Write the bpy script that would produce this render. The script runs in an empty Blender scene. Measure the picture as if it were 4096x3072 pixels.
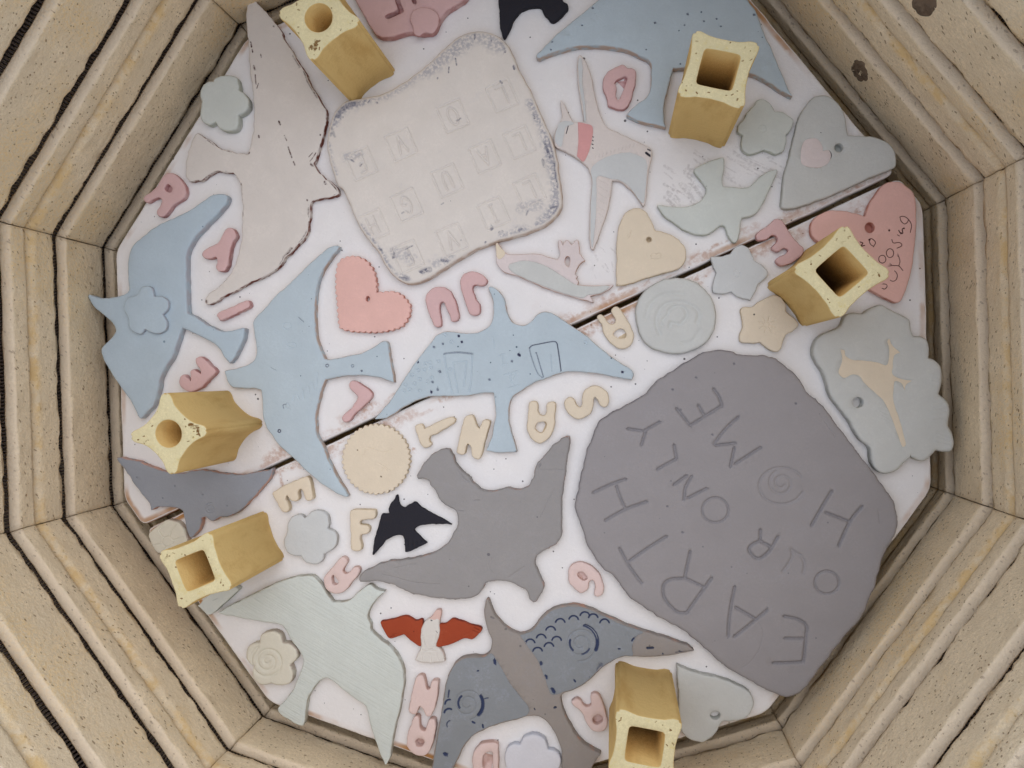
import bpy, bmesh, math, random, json
import numpy as np
from mathutils import Vector
from mathutils.geometry import delaunay_2d_cdt

random.seed(7); np.random.seed(7)
sc = bpy.context.scene
COL = sc.collection
# ------------------------------------------------------------------ camera
LENS = 27.6684
CAM_ROT = (-0.010299, 0.128002, 0.281754)
CAM_LOC = (0.078618, 0.013267, 0.545995)
cam = bpy.data.cameras.new('camera'); cam.sensor_width = 36; cam.lens = LENS
cam.clip_start = 0.01; cam.clip_end = 50
co = bpy.data.objects.new('camera', cam); COL.objects.link(co)
co.location = CAM_LOC; co.rotation_euler = CAM_ROT
sc.camera = co
# ------------------------------------------------------------------ overcast sky, soft sun, exposure
SUN_EL, SUN_AZ = 72.0, 80.0          # degrees; azimuth the light comes from, counter-clockwise from +x
w = bpy.data.worlds.new('World'); sc.world = w; w.use_nodes = True
nt = w.node_tree; bg = nt.nodes['Background']
sky = nt.nodes.new('ShaderNodeTexSky'); sky.sky_type = 'NISHITA'; sky.sun_disc = False
sky.sun_elevation = math.radians(SUN_EL); sky.sun_rotation = math.radians(90 - SUN_AZ)
sky.air_density = 1.0; sky.dust_density = 1.0; sky.ozone_density = 1.0
hs = nt.nodes.new('ShaderNodeHueSaturation'); hs.inputs['Saturation'].default_value = 0.55   # overcast: cloud greys the blue
nt.links.new(sky.outputs[0], hs.inputs['Color']); nt.links.new(hs.outputs[0], bg.inputs[0])
bg.inputs[1].default_value = 0.15
sun = bpy.data.lights.new('sun', 'SUN'); sun.energy = 0.5; sun.angle = math.radians(90); sun.color = (1.0, 0.985, 0.97)
so = bpy.data.objects.new('sun', sun); COL.objects.link(so)
d = Vector((math.cos(math.radians(SUN_AZ)) * math.cos(math.radians(SUN_EL)), math.sin(math.radians(SUN_AZ)) * math.cos(math.radians(SUN_EL)), math.sin(math.radians(SUN_EL))))
so.rotation_euler = d.to_track_quat('Z', 'Y').to_euler(); so.location = (0, 0, 3)
vs = sc.view_settings; vs.view_transform = 'Standard'; vs.look = 'None'; vs.gamma = 1.0; vs.use_curve_mapping = False
vs.exposure = 0.78

# ------------------------------------------------------------------ materials
K = 1.0
def lin(c):
    out = []
    for v in c:
        v /= 255.0
        out.append((v / 12.92 if v <= .04045 else ((v + .055) / 1.055) ** 2.4) * K)
    return (*[min(x, .92) for x in out], 1)
def clay(name, base, edge=None, stain_shade=(40, 38, 46), speck=.25, speck_col=(58, 54, 56), speck_mm=2.2, var=.035, bump=.4, brush=None, edge_soft=True, edge_scale=160, edge_lo=.36, mark=None, mottle=None, grain=.03, stain_break=0.0, flecks=False, mottle_scale=90, edge_dirt=None, bump_mm=.6, stain_scale=220, coarse=.035, edge_amt=1.0):
    m = bpy.data.materials.new(name); m.use_nodes = True
    t = m.node_tree; N = t.nodes; Lk = t.links
    bs = N['Principled BSDF']; bs.inputs['Roughness'].default_value = .88; bs.inputs['Specular IOR Level'].default_value = .18
    geo = N.new('ShaderNodeNewGeometry'); pos = geo.outputs['Position']
    def noise(scale, detail=3, rough=.55, vec=None):
        n = N.new('ShaderNodeTexNoise'); n.inputs['Scale'].default_value = scale; n.inputs['Detail'].default_value = detail; n.inputs['Roughness'].default_value = rough
        Lk.new(vec or pos, n.inputs['Vector']); return n.outputs['Fac']
    def math_(op, a, b=None, c=None):
        n = N.new('ShaderNodeMath'); n.operation = op
        for i, v in enumerate((a, b, c)):
            if v is None: continue
            if isinstance(v, (int, float)): n.inputs[i].default_value = v
            else: Lk.new(v, n.inputs[i])
        return n.outputs[0]
    def rng(v, a, b, c=0, d_=1):
        n = N.new('ShaderNodeMapRange'); n.interpolation_type = 'SMOOTHSTEP'
        n.inputs[1].default_value = a; n.inputs[2].default_value = b; n.inputs[3].default_value = c; n.inputs[4].default_value = d_
        Lk.new(v, n.inputs[0]); return n.outputs[0]
    def mix(f, a, b):
        n = N.new('ShaderNodeMix'); n.data_type = 'RGBA'
        if isinstance(f, (int, float)): n.inputs[0].default_value = f
        else: Lk.new(f, n.inputs[0])
        for i, v in ((6, a), (7, b)):
            if isinstance(v, tuple): n.inputs[i].default_value = v
            else: Lk.new(v, n.inputs[i])
        return n.outputs[2]
    def attr(nm):
        n = N.new('ShaderNodeAttribute'); n.attribute_name = nm; return n.outputs['Fac']
    b = lin(base)
    dark = tuple(x * (1 - var * 1.6) for x in b[:3]) + (1,); lite = tuple(min(.94, x * (1 + var)) for x in b[:3]) + (1,)
    c = mix(rng(noise(55, 4), .35, .65), dark, lite)
    g = noise(1400, 2)
    c = mix(rng(g, .3, .7, 0, 1), mix(grain, c, (0, 0, 0, 1)), c)
    if mottle: c = mix(rng(noise(mottle_scale, 5, .62), mottle[1], mottle[1] + .12, 0, mottle[2]), c, lin(mottle[0]))
    if coarse:
        cn = noise(620, 3, .7); c = mix(rng(cn, .36, .66), tuple(x * (1 - coarse) for x in b[:3]) + (1,), c)
        c = mix(math_('MULTIPLY', rng(noise(900, 2, .6), .62, .72), min(.5, coarse * 3)), c, tuple(min(.95, x * 1.18) for x in b[:3]) + (1,))
    height = math_('MULTIPLY', g, .45)
    height = math_('ADD', height, math_('MULTIPLY', noise(330, 3), 1.2))
    if brush:
        mp = N.new('ShaderNodeMapping'); mp.vector_type = 'TEXTURE'; mp.inputs['Rotation'].default_value = (0, 0, math.radians(brush)); mp.inputs['Scale'].default_value = (1 / 35, 1 / 800, 1 / 40)
        Lk.new(pos, mp.inputs['Vector']); bn = noise(1, 3, .5, mp.outputs[0])
        height = math_('ADD', height, math_('MULTIPLY', bn, 2.2)); c = mix(rng(bn, .42, .75, 0, .11), c, tuple(x * .8 for x in b[:3]) + (1,))
    if speck > 0:
        for sz, dn in ((speck_mm, speck), (speck_mm * 1.8, speck * .4)):
            v = N.new('ShaderNodeTexVoronoi'); v.inputs['Scale'].default_value = 1000 / sz / 1.6; Lk.new(pos, v.inputs['Vector'])
            s = N.new('ShaderNodeSeparateColor'); Lk.new(v.outputs['Color'], s.inputs[0])
            size = math_('MULTIPLY', s.outputs[1], .20)
            msk = math_('MULTIPLY', math_('LESS_THAN', s.outputs[0], dn * .14), math_('LESS_THAN', v.outputs['Distance'], size))
            c = mix(math_('MULTIPLY', msk, .85), c, lin(speck_col)); height = math_('SUBTRACT', height, math_('MULTIPLY', msk, 1.5))
    if flecks:
        for rot, dn in (((.5, .2, .6), .16), ((1.2, .9, 2.2), .16), ((.1, 1.4, 1.3), .16)):
            mp = N.new('ShaderNodeMapping'); mp.vector_type = 'TEXTURE'; mp.inputs['Rotation'].default_value = rot; mp.inputs['Scale'].default_value = (1 / 900, 1 / 330, 1 / 900); Lk.new(pos, mp.inputs['Vector'])
            v = N.new('ShaderNodeTexVoronoi'); v.inputs['Scale'].default_value = .62; Lk.new(mp.outputs[0], v.inputs['Vector'])
            s = N.new('ShaderNodeSeparateColor'); Lk.new(v.outputs['Color'], s.inputs[0])
            msk = math_('MULTIPLY', math_('LESS_THAN', s.outputs[0], dn), math_('LESS_THAN', v.outputs['Distance'], math_('MULTIPLY', s.outputs[1], .34)))
            c = mix(math_('MULTIPLY', msk, .65), c, lin((128, 100, 70))); height = math_('SUBTRACT', height, math_('MULTIPLY', msk, 2.0))
            lite_m = math_('MULTIPLY', math_('GREATER_THAN', s.outputs[0], .88), math_('LESS_THAN', v.outputs['Distance'], .25))
            height = math_('ADD', height, math_('MULTIPLY', lite_m, 1.8)); c = mix(math_('MULTIPLY', lite_m, .35), c, lin((240, 226, 200)))
    if mark: c = mix(math_('MULTIPLY', attr('mark'), rng(noise(500, 3), .35, .6)), c, lin(mark))
    if edge:
        e = attr('edge')
        f = math_('MULTIPLY', rng(e, .25, .8), rng(noise(edge_scale, 4), edge_lo, edge_lo + .22)) if edge_soft else rng(e, .3, .7, 0, edge_amt)
        ec = lin(edge)
        if edge_dirt:
            mp = N.new('ShaderNodeMapping'); mp.inputs['Scale'].default_value = (70, 70, 22); Lk.new(pos, mp.inputs['Vector'])
            ec = mix(rng(noise(1, 5, .65, mp.outputs[0]), .46, .78, 0, .5), ec, lin(edge_dirt))
        c = mix(f, c, ec)
    if stain_shade:
        s0 = attr('stain_shade')
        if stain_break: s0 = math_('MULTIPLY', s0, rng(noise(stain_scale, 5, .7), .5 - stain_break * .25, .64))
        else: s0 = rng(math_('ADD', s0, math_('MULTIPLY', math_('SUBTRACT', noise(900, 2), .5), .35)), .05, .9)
        c = mix(s0, c, lin(stain_shade))
    Lk.new(c, bs.inputs['Base Color'])
    bp = N.new('ShaderNodeBump'); bp.inputs['Strength'].default_value = bump; bp.inputs['Distance'].default_value = bump_mm * .001
    Lk.new(height, bp.inputs['Height']); Lk.new(bp.outputs[0], bs.inputs['Normal'])
    return m

M = dict(
 white_red=clay('white_slip_red_clay', (216, 208, 199), edge=(112, 60, 48), stain_shade=(66, 28, 24), speck=.05, stain_break=1.1, stain_scale=420),
 white_slate=clay('white_slip_dark_clay', (220, 212, 202), edge=(196, 176, 160), stain_shade=(88, 90, 108), speck=.05, mottle=((200, 194, 193), .58, .4), mark=(142, 142, 152), stain_break=.95, stain_scale=420),
 blue=clay('blue_clay', (179, 193, 201), edge=(176, 178, 184), stain_shade=(90, 110, 128), speck=.10, speck_col=(110, 130, 145)),
 blue2=clay('speckled_blue_clay', (183, 195, 200), edge=(186, 166, 152), stain_shade=(62, 62, 84), speck=.42, speck_col=(70, 88, 104)),
 black=clay('black_clay', (44, 43, 49), stain_shade=(20, 20, 22), speck=.3, speck_col=(30, 30, 34), bump=.4),
 palegreen=clay('pale_green_clay', (203, 206, 198), edge=(184, 188, 176), stain_shade=(120, 124, 120), speck=.06),
 palegreen_brushed=clay('pale_green_brushed_slip', (205, 209, 201), edge=(176, 172, 158), speck=.05, brush=-12, bump=.4),
 creamwhite=clay('cream_white_slip', (216, 206, 198), edge=(206, 192, 182), speck=.05),
 pinkwhite=clay('pinkish_white_slip', (217, 204, 199), edge=(196, 160, 140), speck=.04),
 bonewhite=clay('bone_white_clay', (214, 208, 199), edge=(206, 190, 178), speck=.08),
 beakpink=clay('pinkish_beak_clay', (214, 182, 170), speck=0),
 bluegrey=clay('blue_grey_slip', (202, 203, 200), edge=(180, 178, 174), speck=.04),
 greygreen=clay('grey_green_clay', (199, 199, 193), edge=(176, 176, 168), stain_shade=(70, 66, 70), speck=.05),
 bluewhite=clay('bluish_white_clay', (214, 213, 217), edge=(196, 198, 206), speck=.03),
 grey=clay('grey_clay', (151, 147, 144), edge=(176, 142, 128), stain_shade=(58, 62, 78), speck=.2, speck_col=(104, 100, 104), mottle=((152, 148, 149), .5, .35), mottle_scale=160, edge_lo=.5),
 warmgrey=clay('warm_grey_clay', (150, 142, 135), edge=(178, 140, 122), edge_lo=.5, stain_shade=(58, 62, 78), speck=.2, speck_col=(112, 106, 102), mottle=((144, 140, 139), .5, .4)),
 grey_slab=clay('grey_slab_clay', (151, 146, 145), edge=(126, 122, 126), stain_shade=(84, 84, 94), speck=.35, speck_col=(120, 117, 121), var=.025, mottle=((154, 150, 152), .54, .4), mottle_scale=30, bump=.35),  # dark tone paints shade into the scratched letters; small pits share it
 slateblue=clay('slate_blue_clay', (149, 152, 158), edge=(198, 156, 140), stain_shade=(86, 90, 102), speck=.2, speck_col=(110, 114, 124)),
 navygrey=clay('navy_grey_slip', (137, 140, 142), stain_shade=(54, 62, 88), speck=.15, speck_col=(96, 104, 122), mottle=((147, 151, 158), .5, .6)),
 salmon=clay('salmon_clay', (226, 182, 170), edge=(196, 136, 120), stain_shade=(72, 40, 38), speck=.05),
 salmonpink=clay('collar_pink_slip', (214, 158, 154), speck=.03),
 pink=clay('dusky_pink_clay', (211, 176, 172), edge=(186, 138, 134), stain_shade=(120, 80, 84), speck=.04),
 palepink=clay('pale_pink_clay', (220, 196, 188), edge=(200, 168, 156), speck=.03),
 cream=clay('cream_clay', (221, 206, 182), edge=(206, 188, 158), stain_shade=(120, 104, 84), speck=.03),
 creampale=clay('pale_cream_clay', (214, 208, 190), edge=(190, 176, 160), stain_shade=(150, 140, 124), speck=.03),
 rustred=clay('rust_red_clay', (158, 70, 44), edge=(128, 54, 38), stain_shade=(92, 36, 26), speck=.12, speck_col=(110, 44, 30), bump=.4, mottle=((170, 88, 62), .55, .4)),
 shelf=clay('kiln_wash', (231, 227, 223), var=.02, edge=(176, 128, 78), stain_shade=(186, 152, 132), edge_scale=14, edge_lo=.42, speck=.55, speck_mm=1.9, mottle=((220, 211, 206), .60, .5), mottle_scale=24, mark=(150, 140, 136), stain_break=.6),
 post=clay('kiln_post_fireclay', (224, 211, 166), edge=(224, 192, 126), edge_soft=False, edge_dirt=(186, 140, 70), stain_shade=(120, 88, 48), speck=.9, speck_col=(142, 118, 72), speck_mm=1.8, mottle=((206, 188, 126), .54, .7), bump=.9, grain=.08, coarse=.12),
 brick=clay('soft_firebrick', (240, 219, 184), edge=(236, 216, 190), edge_soft=False, edge_amt=.45, stain_shade=(224, 192, 138), speck=1.2, speck_col=(150, 118, 82), speck_mm=1.5, var=.05, bump=.8, mottle=((232, 200, 144), .50, .7), mottle_scale=9, grain=.08, stain_break=.35, stain_scale=60, flecks=True, coarse=.15, bump_mm=.8),
 coil=clay('oxidised_coil_wire', (86, 74, 66), speck=0, stain_shade=None, bump=.1),
 plug=clay('peephole_clay', (122, 104, 86), speck=.8, bump=1.0, mottle=((70, 60, 52), .5, .8)),
)

# ------------------------------------------------------------------ helpers
ZS = 12.0                                   # shelf surface, mm
def sstep(a, b, x):
    t = np.clip((x - a) / (b - a), 0, 1); return t * t * (3 - 2 * t)
def und_fn(seed):
    r = random.Random(seed); W = []
    for wl, am in ((70, .5), (38, .4), (22, .28), (13, .14)):
        for _ in range(3):
            a = r.uniform(0, 6.283); W.append((math.cos(a) * 6.283 / wl, math.sin(a) * 6.283 / wl, r.uniform(0, 6.283), am / 2))
    return lambda x, y: sum(am * np.sin(kx * x + ky * y + p) for kx, ky, p, am in W)
def smooth_loop(pts, step, smooth=True):
    P = [np.array(p, float) for p in pts]
    if not smooth:
        out = [p for i, p in enumerate(P) if np.hypot(*(p - P[i - 1])) > 1e-6]
    else:
        out = []; n = len(P)
        for i in range(n):
            p0, p1, p2, p3 = P[i - 1], P[i], P[(i + 1) % n], P[(i + 2) % n]
            L = np.hypot(*(p2 - p1))
            if L < 1e-6: continue
            k = max(2, int(L / step))
            for t in np.arange(k) / k:
                out.append(.5 * (2 * p1 + (p2 - p0) * t + (2 * p0 - 5 * p1 + 4 * p2 - p3) * t * t + (3 * p1 - p0 - 3 * p2 + p3) * t ** 3))
    Q = np.array(out)
    keep = [0]
    for i in range(1, len(Q)):
        if np.hypot(*(Q[i] - Q[keep[-1]])) > .15: keep.append(i)
    if np.hypot(*(Q[keep[-1]] - Q[0])) < .15: keep.pop()
    Q = Q[keep]
    A = np.sum(Q[:, 0] * np.roll(Q[:, 1], -1) - Q[:, 1] * np.roll(Q[:, 0], -1))
    return Q if A > 0 else Q[::-1].copy()
def normals(Q):
    T = np.roll(Q, -1, 0) - np.roll(Q, 1, 0); T /= np.maximum(np.hypot(T[:, 0], T[:, 1]), 1e-9)[:, None]
    return np.c_[-T[:, 1], T[:, 0]]                    # inward for a counter-clockwise loop
def room(Q, Nn, d):
    D = np.hypot(Q[:, None, 0] - Q[None, :, 0], Q[:, None, 1] - Q[None, :, 1])
    opp = (Nn @ Nn.T) < -.1
    D[~opp] = 1e9
    return np.minimum(d, .42 * D.min(1))
def inside(P, Q):
    x, y = P[:, 0][:, None], P[:, 1][:, None]; x1, y1 = Q[:, 0][None], Q[:, 1][None]; x2, y2 = np.roll(Q[:, 0], -1)[None], np.roll(Q[:, 1], -1)[None]
    c = ((y1 > y) != (y2 > y)) & (x < (x2 - x1) * (y - y1) / np.where(y2 == y1, 1e-12, y2 - y1) + x1)
    return (c.sum(1) % 2) == 1
def resample(pts, step):
    P = np.array(pts, float); d_ = np.r_[0, np.cumsum(np.hypot(*np.diff(P, axis=0).T))]
    n = max(1, int(d_[-1] / step)); s = np.linspace(0, d_[-1], n + 1)
    return np.c_[np.interp(s, d_, P[:, 0]), np.interp(s, d_, P[:, 1])]
def curve(pts):                                        # open smooth curve
    P = [np.array(p, float) for p in pts]
    if len(P) < 3: return P
    P = [2 * P[0] - P[1]] + P + [2 * P[-1] - P[-2]]; out = []
    for i in range(1, len(P) - 2):
        p0, p1, p2, p3 = P[i - 1:i + 3]
        for t in np.arange(4) / 4:
            out.append(.5 * (2 * p1 + (p2 - p0) * t + (2 * p0 - 5 * p1 + 4 * p2 - p3) * t * t + (3 * p1 - p0 - 3 * p2 + p3) * t ** 3))
    return out + [P[-2]]
def relief(P, strokes):
    z = np.zeros(len(P)); st = np.zeros(len(P)); mk = np.zeros(len(P))
    for pts, hw, dep, s in strokes:
        S = np.array(curve(pts)); lo, hi = S.min(0) - 2.2 * hw, S.max(0) + 2.2 * hw
        ix = np.where((P[:, 0] > lo[0]) & (P[:, 0] < hi[0]) & (P[:, 1] > lo[1]) & (P[:, 1] < hi[1]))[0]
        if not len(ix): continue
        p = P[ix][:, None]; a = S[None, :-1]; b = S[None, 1:]; ab = b - a
        t = np.clip(((p - a) * ab).sum(2) / np.maximum((ab * ab).sum(2), 1e-9), 0, 1)
        dd = np.sqrt((((a + ab * t[..., None]) - p) ** 2).sum(2)).min(1) / hw
        if dep > 0:
            z[ix] = np.minimum(z[ix], -dep * np.clip(1 - dd ** 2, 0, 1) ** 1.5) + np.where(dd > .95, .22 * dep * np.exp(-((dd - 1.35) / .3) ** 2), 0)
        elif dep < 0: z[ix] = np.maximum(z[ix], -dep * np.clip(1 - dd ** 2, 0, 1) ** .8)
        v = abs(s) * (1 - sstep(.75, 1.15, dd))
        if s >= 0: st[ix] = np.maximum(st[ix], v)
        else: mk[ix] = np.maximum(mk[ix], v)
    return z, st, mk
def slab_mesh(name, out, th, bev, holes=(), strokes=(), und=.2, seed=1, jit=.1, lo=0.0, smooth=True, grid=5.0, org=(0, 0), rim=0.0, rims=(), step=1.3, hole_bev=.35, sink=(), hole_shade=0.0):
    """a solid slab: vertical sides, rounded upper edge, undulating top with pressed-in marks"""
    f = und_fn(seed); rs = np.random.RandomState(seed)
    O = smooth_loop(out, step, smooth); Nn = normals(O)
    if jit:
        k = rs.randn(len(O)); k = (k + np.roll(k, 1) + np.roll(k, 2)) / 1.7; O = O + Nn * (k * jit)[:, None]; Nn = normals(O)
    bv = room(O, Nn, bev)
    V, F, E, ST, MK = [], [], [], [], []
    def ring(Q, z, e):
        i0 = len(V)
        for q, zz in zip(Q, z): V.append((q[0], q[1], zz)); E.append(e); ST.append(0); MK.append(0)
        return list(range(i0, i0 + len(Q)))
    def bridge(a, b):
        n = len(a)
        for i in range(n): j = (i + 1) % n; F.append((a[i], a[j], b[j], b[i]))
    u = und * f(O[:, 0], O[:, 1]); one = np.ones(len(O))
    rings = [ring(O + Nn * .25, one * lo, 1.0), ring(O, one * (lo + .4), 1.0), ring(O, th - bv + u * .6, .9)]
    for an, e in ((32, .62), (60, .25)):
        s, c = math.sin(math.radians(an)), math.cos(math.radians(an)); Q = O + Nn * (bv * (1 - c))[:, None]
        rings.append(ring(Q, th - bv * (1 - s) + u * .9, e))
    for a, b in zip(rings, rings[1:]): bridge(a, b)
    F.append(tuple(reversed(rings[0])))
    inner = O + Nn * bv[:, None]
    loops = [(inner, rings[-1])]
    for h in holes:
        H = smooth_loop(h, min(step, 1.0), True)[::-1]; Hn = normals(H)      # clockwise: 'inward' points away from the hole
        uh = und * f(H[:, 0], H[:, 1]); o1 = np.ones(len(H))
        i1 = len(V); r0 = ring(H, o1 * lo, 1.0); ST[i1:] = [hole_shade] * len(H); r1 = ring(H, th - hole_bev + uh, .9); bridge(r0, r1)  # foot of the hole wall coloured darker: painted shade of the recess
        loops.append((H + Hn * hole_bev, r1))
    # top
    pts = []; edges = []
    for Q, _ in loops:
        i0 = len(pts); n = len(Q); pts += [tuple(q) for q in Q]; edges += [(i0 + i, i0 + (i + 1) % n) for i in range(n)]
    nb = len(pts); B = np.array(pts)
    cand = []
    for p_, hw, dep, s in strokes:
        C = resample(curve(p_), max(.45, hw * .8)); T = np.gradient(C, axis=0) if len(C) > 1 else np.array([[1., 0]] * len(C))
        T = T / np.maximum(np.hypot(T[:, 0], T[:, 1]), 1e-9)[:, None]; n2 = np.c_[-T[:, 1], T[:, 0]]
        for k in (0, .55, -.55, 1.0, -1.0, 1.6, -1.6): cand.append(C + n2 * hw * k)
        for e_, s_ in ((C[0], -1), (C[-1], 1)):
            tt = T[0] if s_ < 0 else T[-1]
            cand.append(np.array([e_ + tt * s_ * hw * .7, e_ + tt * s_ * hw * 1.2]))
    pits = []
    for so_ in sink:                       # seat for an inlaid or applied part
        Q = smooth_loop(so_, 1.3); q2 = normals(Q); ro = room(Q, q2, 1.4)[:, None]
        cand += [Q + q2 * ro * .35, Q + q2 * ro]; pits.append(Q + q2 * ro * .7)
    sp = np.concatenate(cand) if cand else np.zeros((0, 2))
    lo2, hi2 = O.min(0), O.max(0)
    gx, gy = np.meshgrid(np.arange(lo2[0], hi2[0], grid), np.arange(lo2[1], hi2[1], grid)); G = np.c_[gx.ravel(), gy.ravel()]
    G = G + rs.uniform(-.25, .25, G.shape) * grid
    R = [O + Nn * (bv + r)[:, None] for r in rims]
    allp = np.concatenate([sp, G] + R)
    tag = np.r_[np.zeros(len(sp)), np.ones(len(G)), np.zeros(sum(len(r) for r in R))]
    ok = inside(allp, inner)
    for Q, _ in loops[1:]: ok &= ~inside(allp, Q)
    allp, tag = allp[ok], tag[ok]
    if len(allp):
        dmin = np.concatenate([np.sqrt(((c[:, None] - B[None]) ** 2).sum(2)).min(1) for c in np.array_split(allp, max(1, len(allp) // 2000))])
        ok = dmin > np.where(tag == 1, .55 * min(grid, 3), .2); allp, tag = allp[ok], tag[ok]
    seen = set(); ip = []
    for p_ in allp:
        k = (round(p_[0] / .16), round(p_[1] / .16))
        if k not in seen: seen.add(k); ip.append((float(p_[0]), float(p_[1])))
    vo, _, fo, ov, _, _ = delaunay_2d_cdt([Vector(p_) for p_ in pts + ip], edges, [], 0, 1e-5)
    P = np.array([(v.x, v.y) for v in vo])
    cen = np.array([P[list(t)].mean(0) for t in fo])
    ok = inside(cen, inner)
    for Q, _ in loops[1:]: ok &= ~inside(cen, Q)
    zr, st, mk = relief(P, strokes)
    for pq in pits: zr = np.where(inside(P, pq), -1.6, zr)
    zt = th + und * f(P[:, 0], P[:, 1]) + zr
    base = len(V)
    if rim:
        de = np.concatenate([np.sqrt(((c[:, None] - inner[None]) ** 2).sum(2)).min(1) for c in np.array_split(P, max(1, len(P) // 2000))]); ee = .9 * (1 - sstep(0, rim, de))
    else: ee = np.zeros(len(P))
    for (x, y), z, e, s, m_ in zip(P, zt, ee, st, mk): V.append((x, y, z)); E.append(e); ST.append(s); MK.append(m_)
    for t, o in zip(fo, ok):
        if o: F.append(tuple(base + i for i in t))
    back = {}
    for i, ol in enumerate(ov):
        for j in ol: back[j] = i
    i0 = 0
    for Q, r in loops:
        n = len(Q); top = [base + back.get(i0 + i, 0) for i in range(n)]
        for i in range(n):
            j = (i + 1) % n
            if top[i] == top[j]: F.append((r[i], r[j], top[j]))
            else: F.append((r[i], r[j], top[j], top[i]))
        i0 += n
    return make_mesh(name, V, F, dict(edge=E, stain_shade=ST, mark=MK), org)
def make_mesh(name, V, F, attrs=None, org=(0, 0), oz=0, smooth=True):
    me = bpy.data.meshes.new(name)
    A = np.array(V, float); A[:, 0] -= org[0]; A[:, 1] -= org[1]; A[:, 2] -= oz
    me.from_pydata((A * .001).tolist(), [], F)
    for k, v in (attrs or {}).items():
        a = me.attributes.new(k, 'FLOAT', 'POINT'); a.data.foreach_set('value', np.array(v, np.float32))
    me.validate()
    if smooth: me.polygons.foreach_set('use_smooth', [True] * len(me.polygons))
    me.update(); return me
def obj(name, me, mat=None, parent=None, loc=(0, 0, 0)):
    o = bpy.data.objects.new(name, me)
    if me is not None and mat is not None and not me.materials: me.materials.append(mat)
    COL.objects.link(o); o.parent = parent; o.location = loc; return o
def tag(o, label, cat, group=None):
    o['label'] = label; o['category'] = cat
    if group: o['group'] = group
    return o

# ------------------------------------------------------------------ kiln: ten-sided chamber of grooved firebricks
AP = 297.0; HALF = math.tan(math.radians(18)); ROW = 104.0; Z0 = -26.0
kiln = obj('kiln', None); tag(kiln, 'ten-sided kiln chamber of tan grooved firebricks seen from above', 'kiln')
kiln.location = (0, 0, Z0 * .001 - .104)
def brick_mesh(seed):
    rs = np.random.RandomState(seed)
    # profile: depth into the wall, height, lip tint, yellow stain, edge roughness
    pr = [(6, .2, 0, .1, 0), (1.2, .25, 0, .2, .1), (.2, .7, 0, .2, .25), (0, 2.5, 0, .1, .1), (0, 6, 0, 0, 0)]
    for E in (26.0, 78.9):
        pr += [(0, E - 15.5, 0, 0, 0), (.05, E - 13.9, .3, 0, .1), (.35, E - 12.9, .6, 0, .15), (1.2, E - 12.2, .8, 0, .15), (3.2, E - 11.5, .8, 0, .12), (5.2, E - 10.7, .7, 0, .12), (6.1, E - 10.7, .6, 0, .1), (7.0, E - 13, .3, 0, 0), (7.6, E - 15.6, 0, 0, 0), (10, E - 17, 0, 0, 0), (13, E - 15.5, 0, 0, 0), (14.5, E - 9, 0, 0, 0), (14.5, E - 2, 0, 0, 0), (11, E + 3, 0, 0, 0), (6, E + 3.6, 0, 0, 0), (2.2, E + 1.6, 0, 0, .3), (.5, E + .2, 0, 0, 1.0), (0, E + .9, 0, 0, .8), (0, E + 3.5, 0, 0, .3), (0, E + 8, 0, 0, 0)]
        if E < 50: pr += [(0, E + 16, 0, 0, 0), (0, E + 26, 0, 0, 0)]
    pr += [(0, 93.5, 0, .15, 0), (0, 95.8, 0, .7, 0), (.4, 97.4, .2, 1, .2), (1.4, 99.4, .2, 1, .2), (2.8, 101.5, .1, 1, .2), (4.4, 103.0, 0, .9, .2), (7, 103.6, 0, .3, 0), (63, 103.6, 0, 0, 0), (63, .2, 0, 0, 0)]
    NU = 64; n = len(pr); V = []; E_ = []; S_ = []
    k = rs.randn(NU + 1, n); ks = (k + np.roll(k, 1, 0) + np.roll(k, -1, 0)) / 1.7
    chip = np.zeros((NU + 1, n))
    for j, p in enumerate(pr):
        if p[4] >= .8 and rs.rand() < .8:
            for _ in range(rs.randint(1, 4)): c0 = rs.uniform(3, NU - 3); chip[:, j] += rs.uniform(.3, 1.5) * np.exp(-((np.arange(NU + 1) - c0) / rs.uniform(.5, 1.6)) ** 2)
    slow = np.sin(np.linspace(0, rs.uniform(3, 6), NU + 1) + rs.uniform(0, 6)) * .2
    for i in range(NU + 1):
        t = -1 + 2 * i / NU
        for j, (dr, z, lip, st, rough) in enumerate(pr):
            r = dr + (ks[i, j] * .16 + slow[i] * .5 * (dr < 20)) + ks[i, j] * rough * .2
            zz = z + ks[i, j] * rough * .42 + chip[i, j] * (1 if rough > .9 else .7 if rough > .7 else .0)
            half = (AP + max(dr, -2)) * HALF - .35 + (rs.uniform(-.18, .18) if abs(t) == 1 else 0)
            V.append((r, t * half, zz)); E_.append(lip); S_.append(st)
    F = []
    for i in range(NU):
        for j in range(n):
            j2 = (j + 1) % n; F.append((i * n + j, (i + 1) * n + j, (i + 1) * n + j2, i * n + j2))
    F.append(tuple(range(n))); F.append(tuple(NU * n + j for j in reversed(range(n))))
    return make_mesh('brick', V, F, dict(edge=E_, stain_shade=S_))
BR = [brick_mesh(s) for s in range(5)]
for row in range(4):
    for s in range(10):
        a = math.radians(36 * s + 18)
        o = obj('brick', BR[(s * 3 + row * 2) % 5], M['brick'], kiln, (AP * .001 * math.cos(a), AP * .001 * math.sin(a), row * ROW * .001)); o.rotation_euler.z = a
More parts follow.
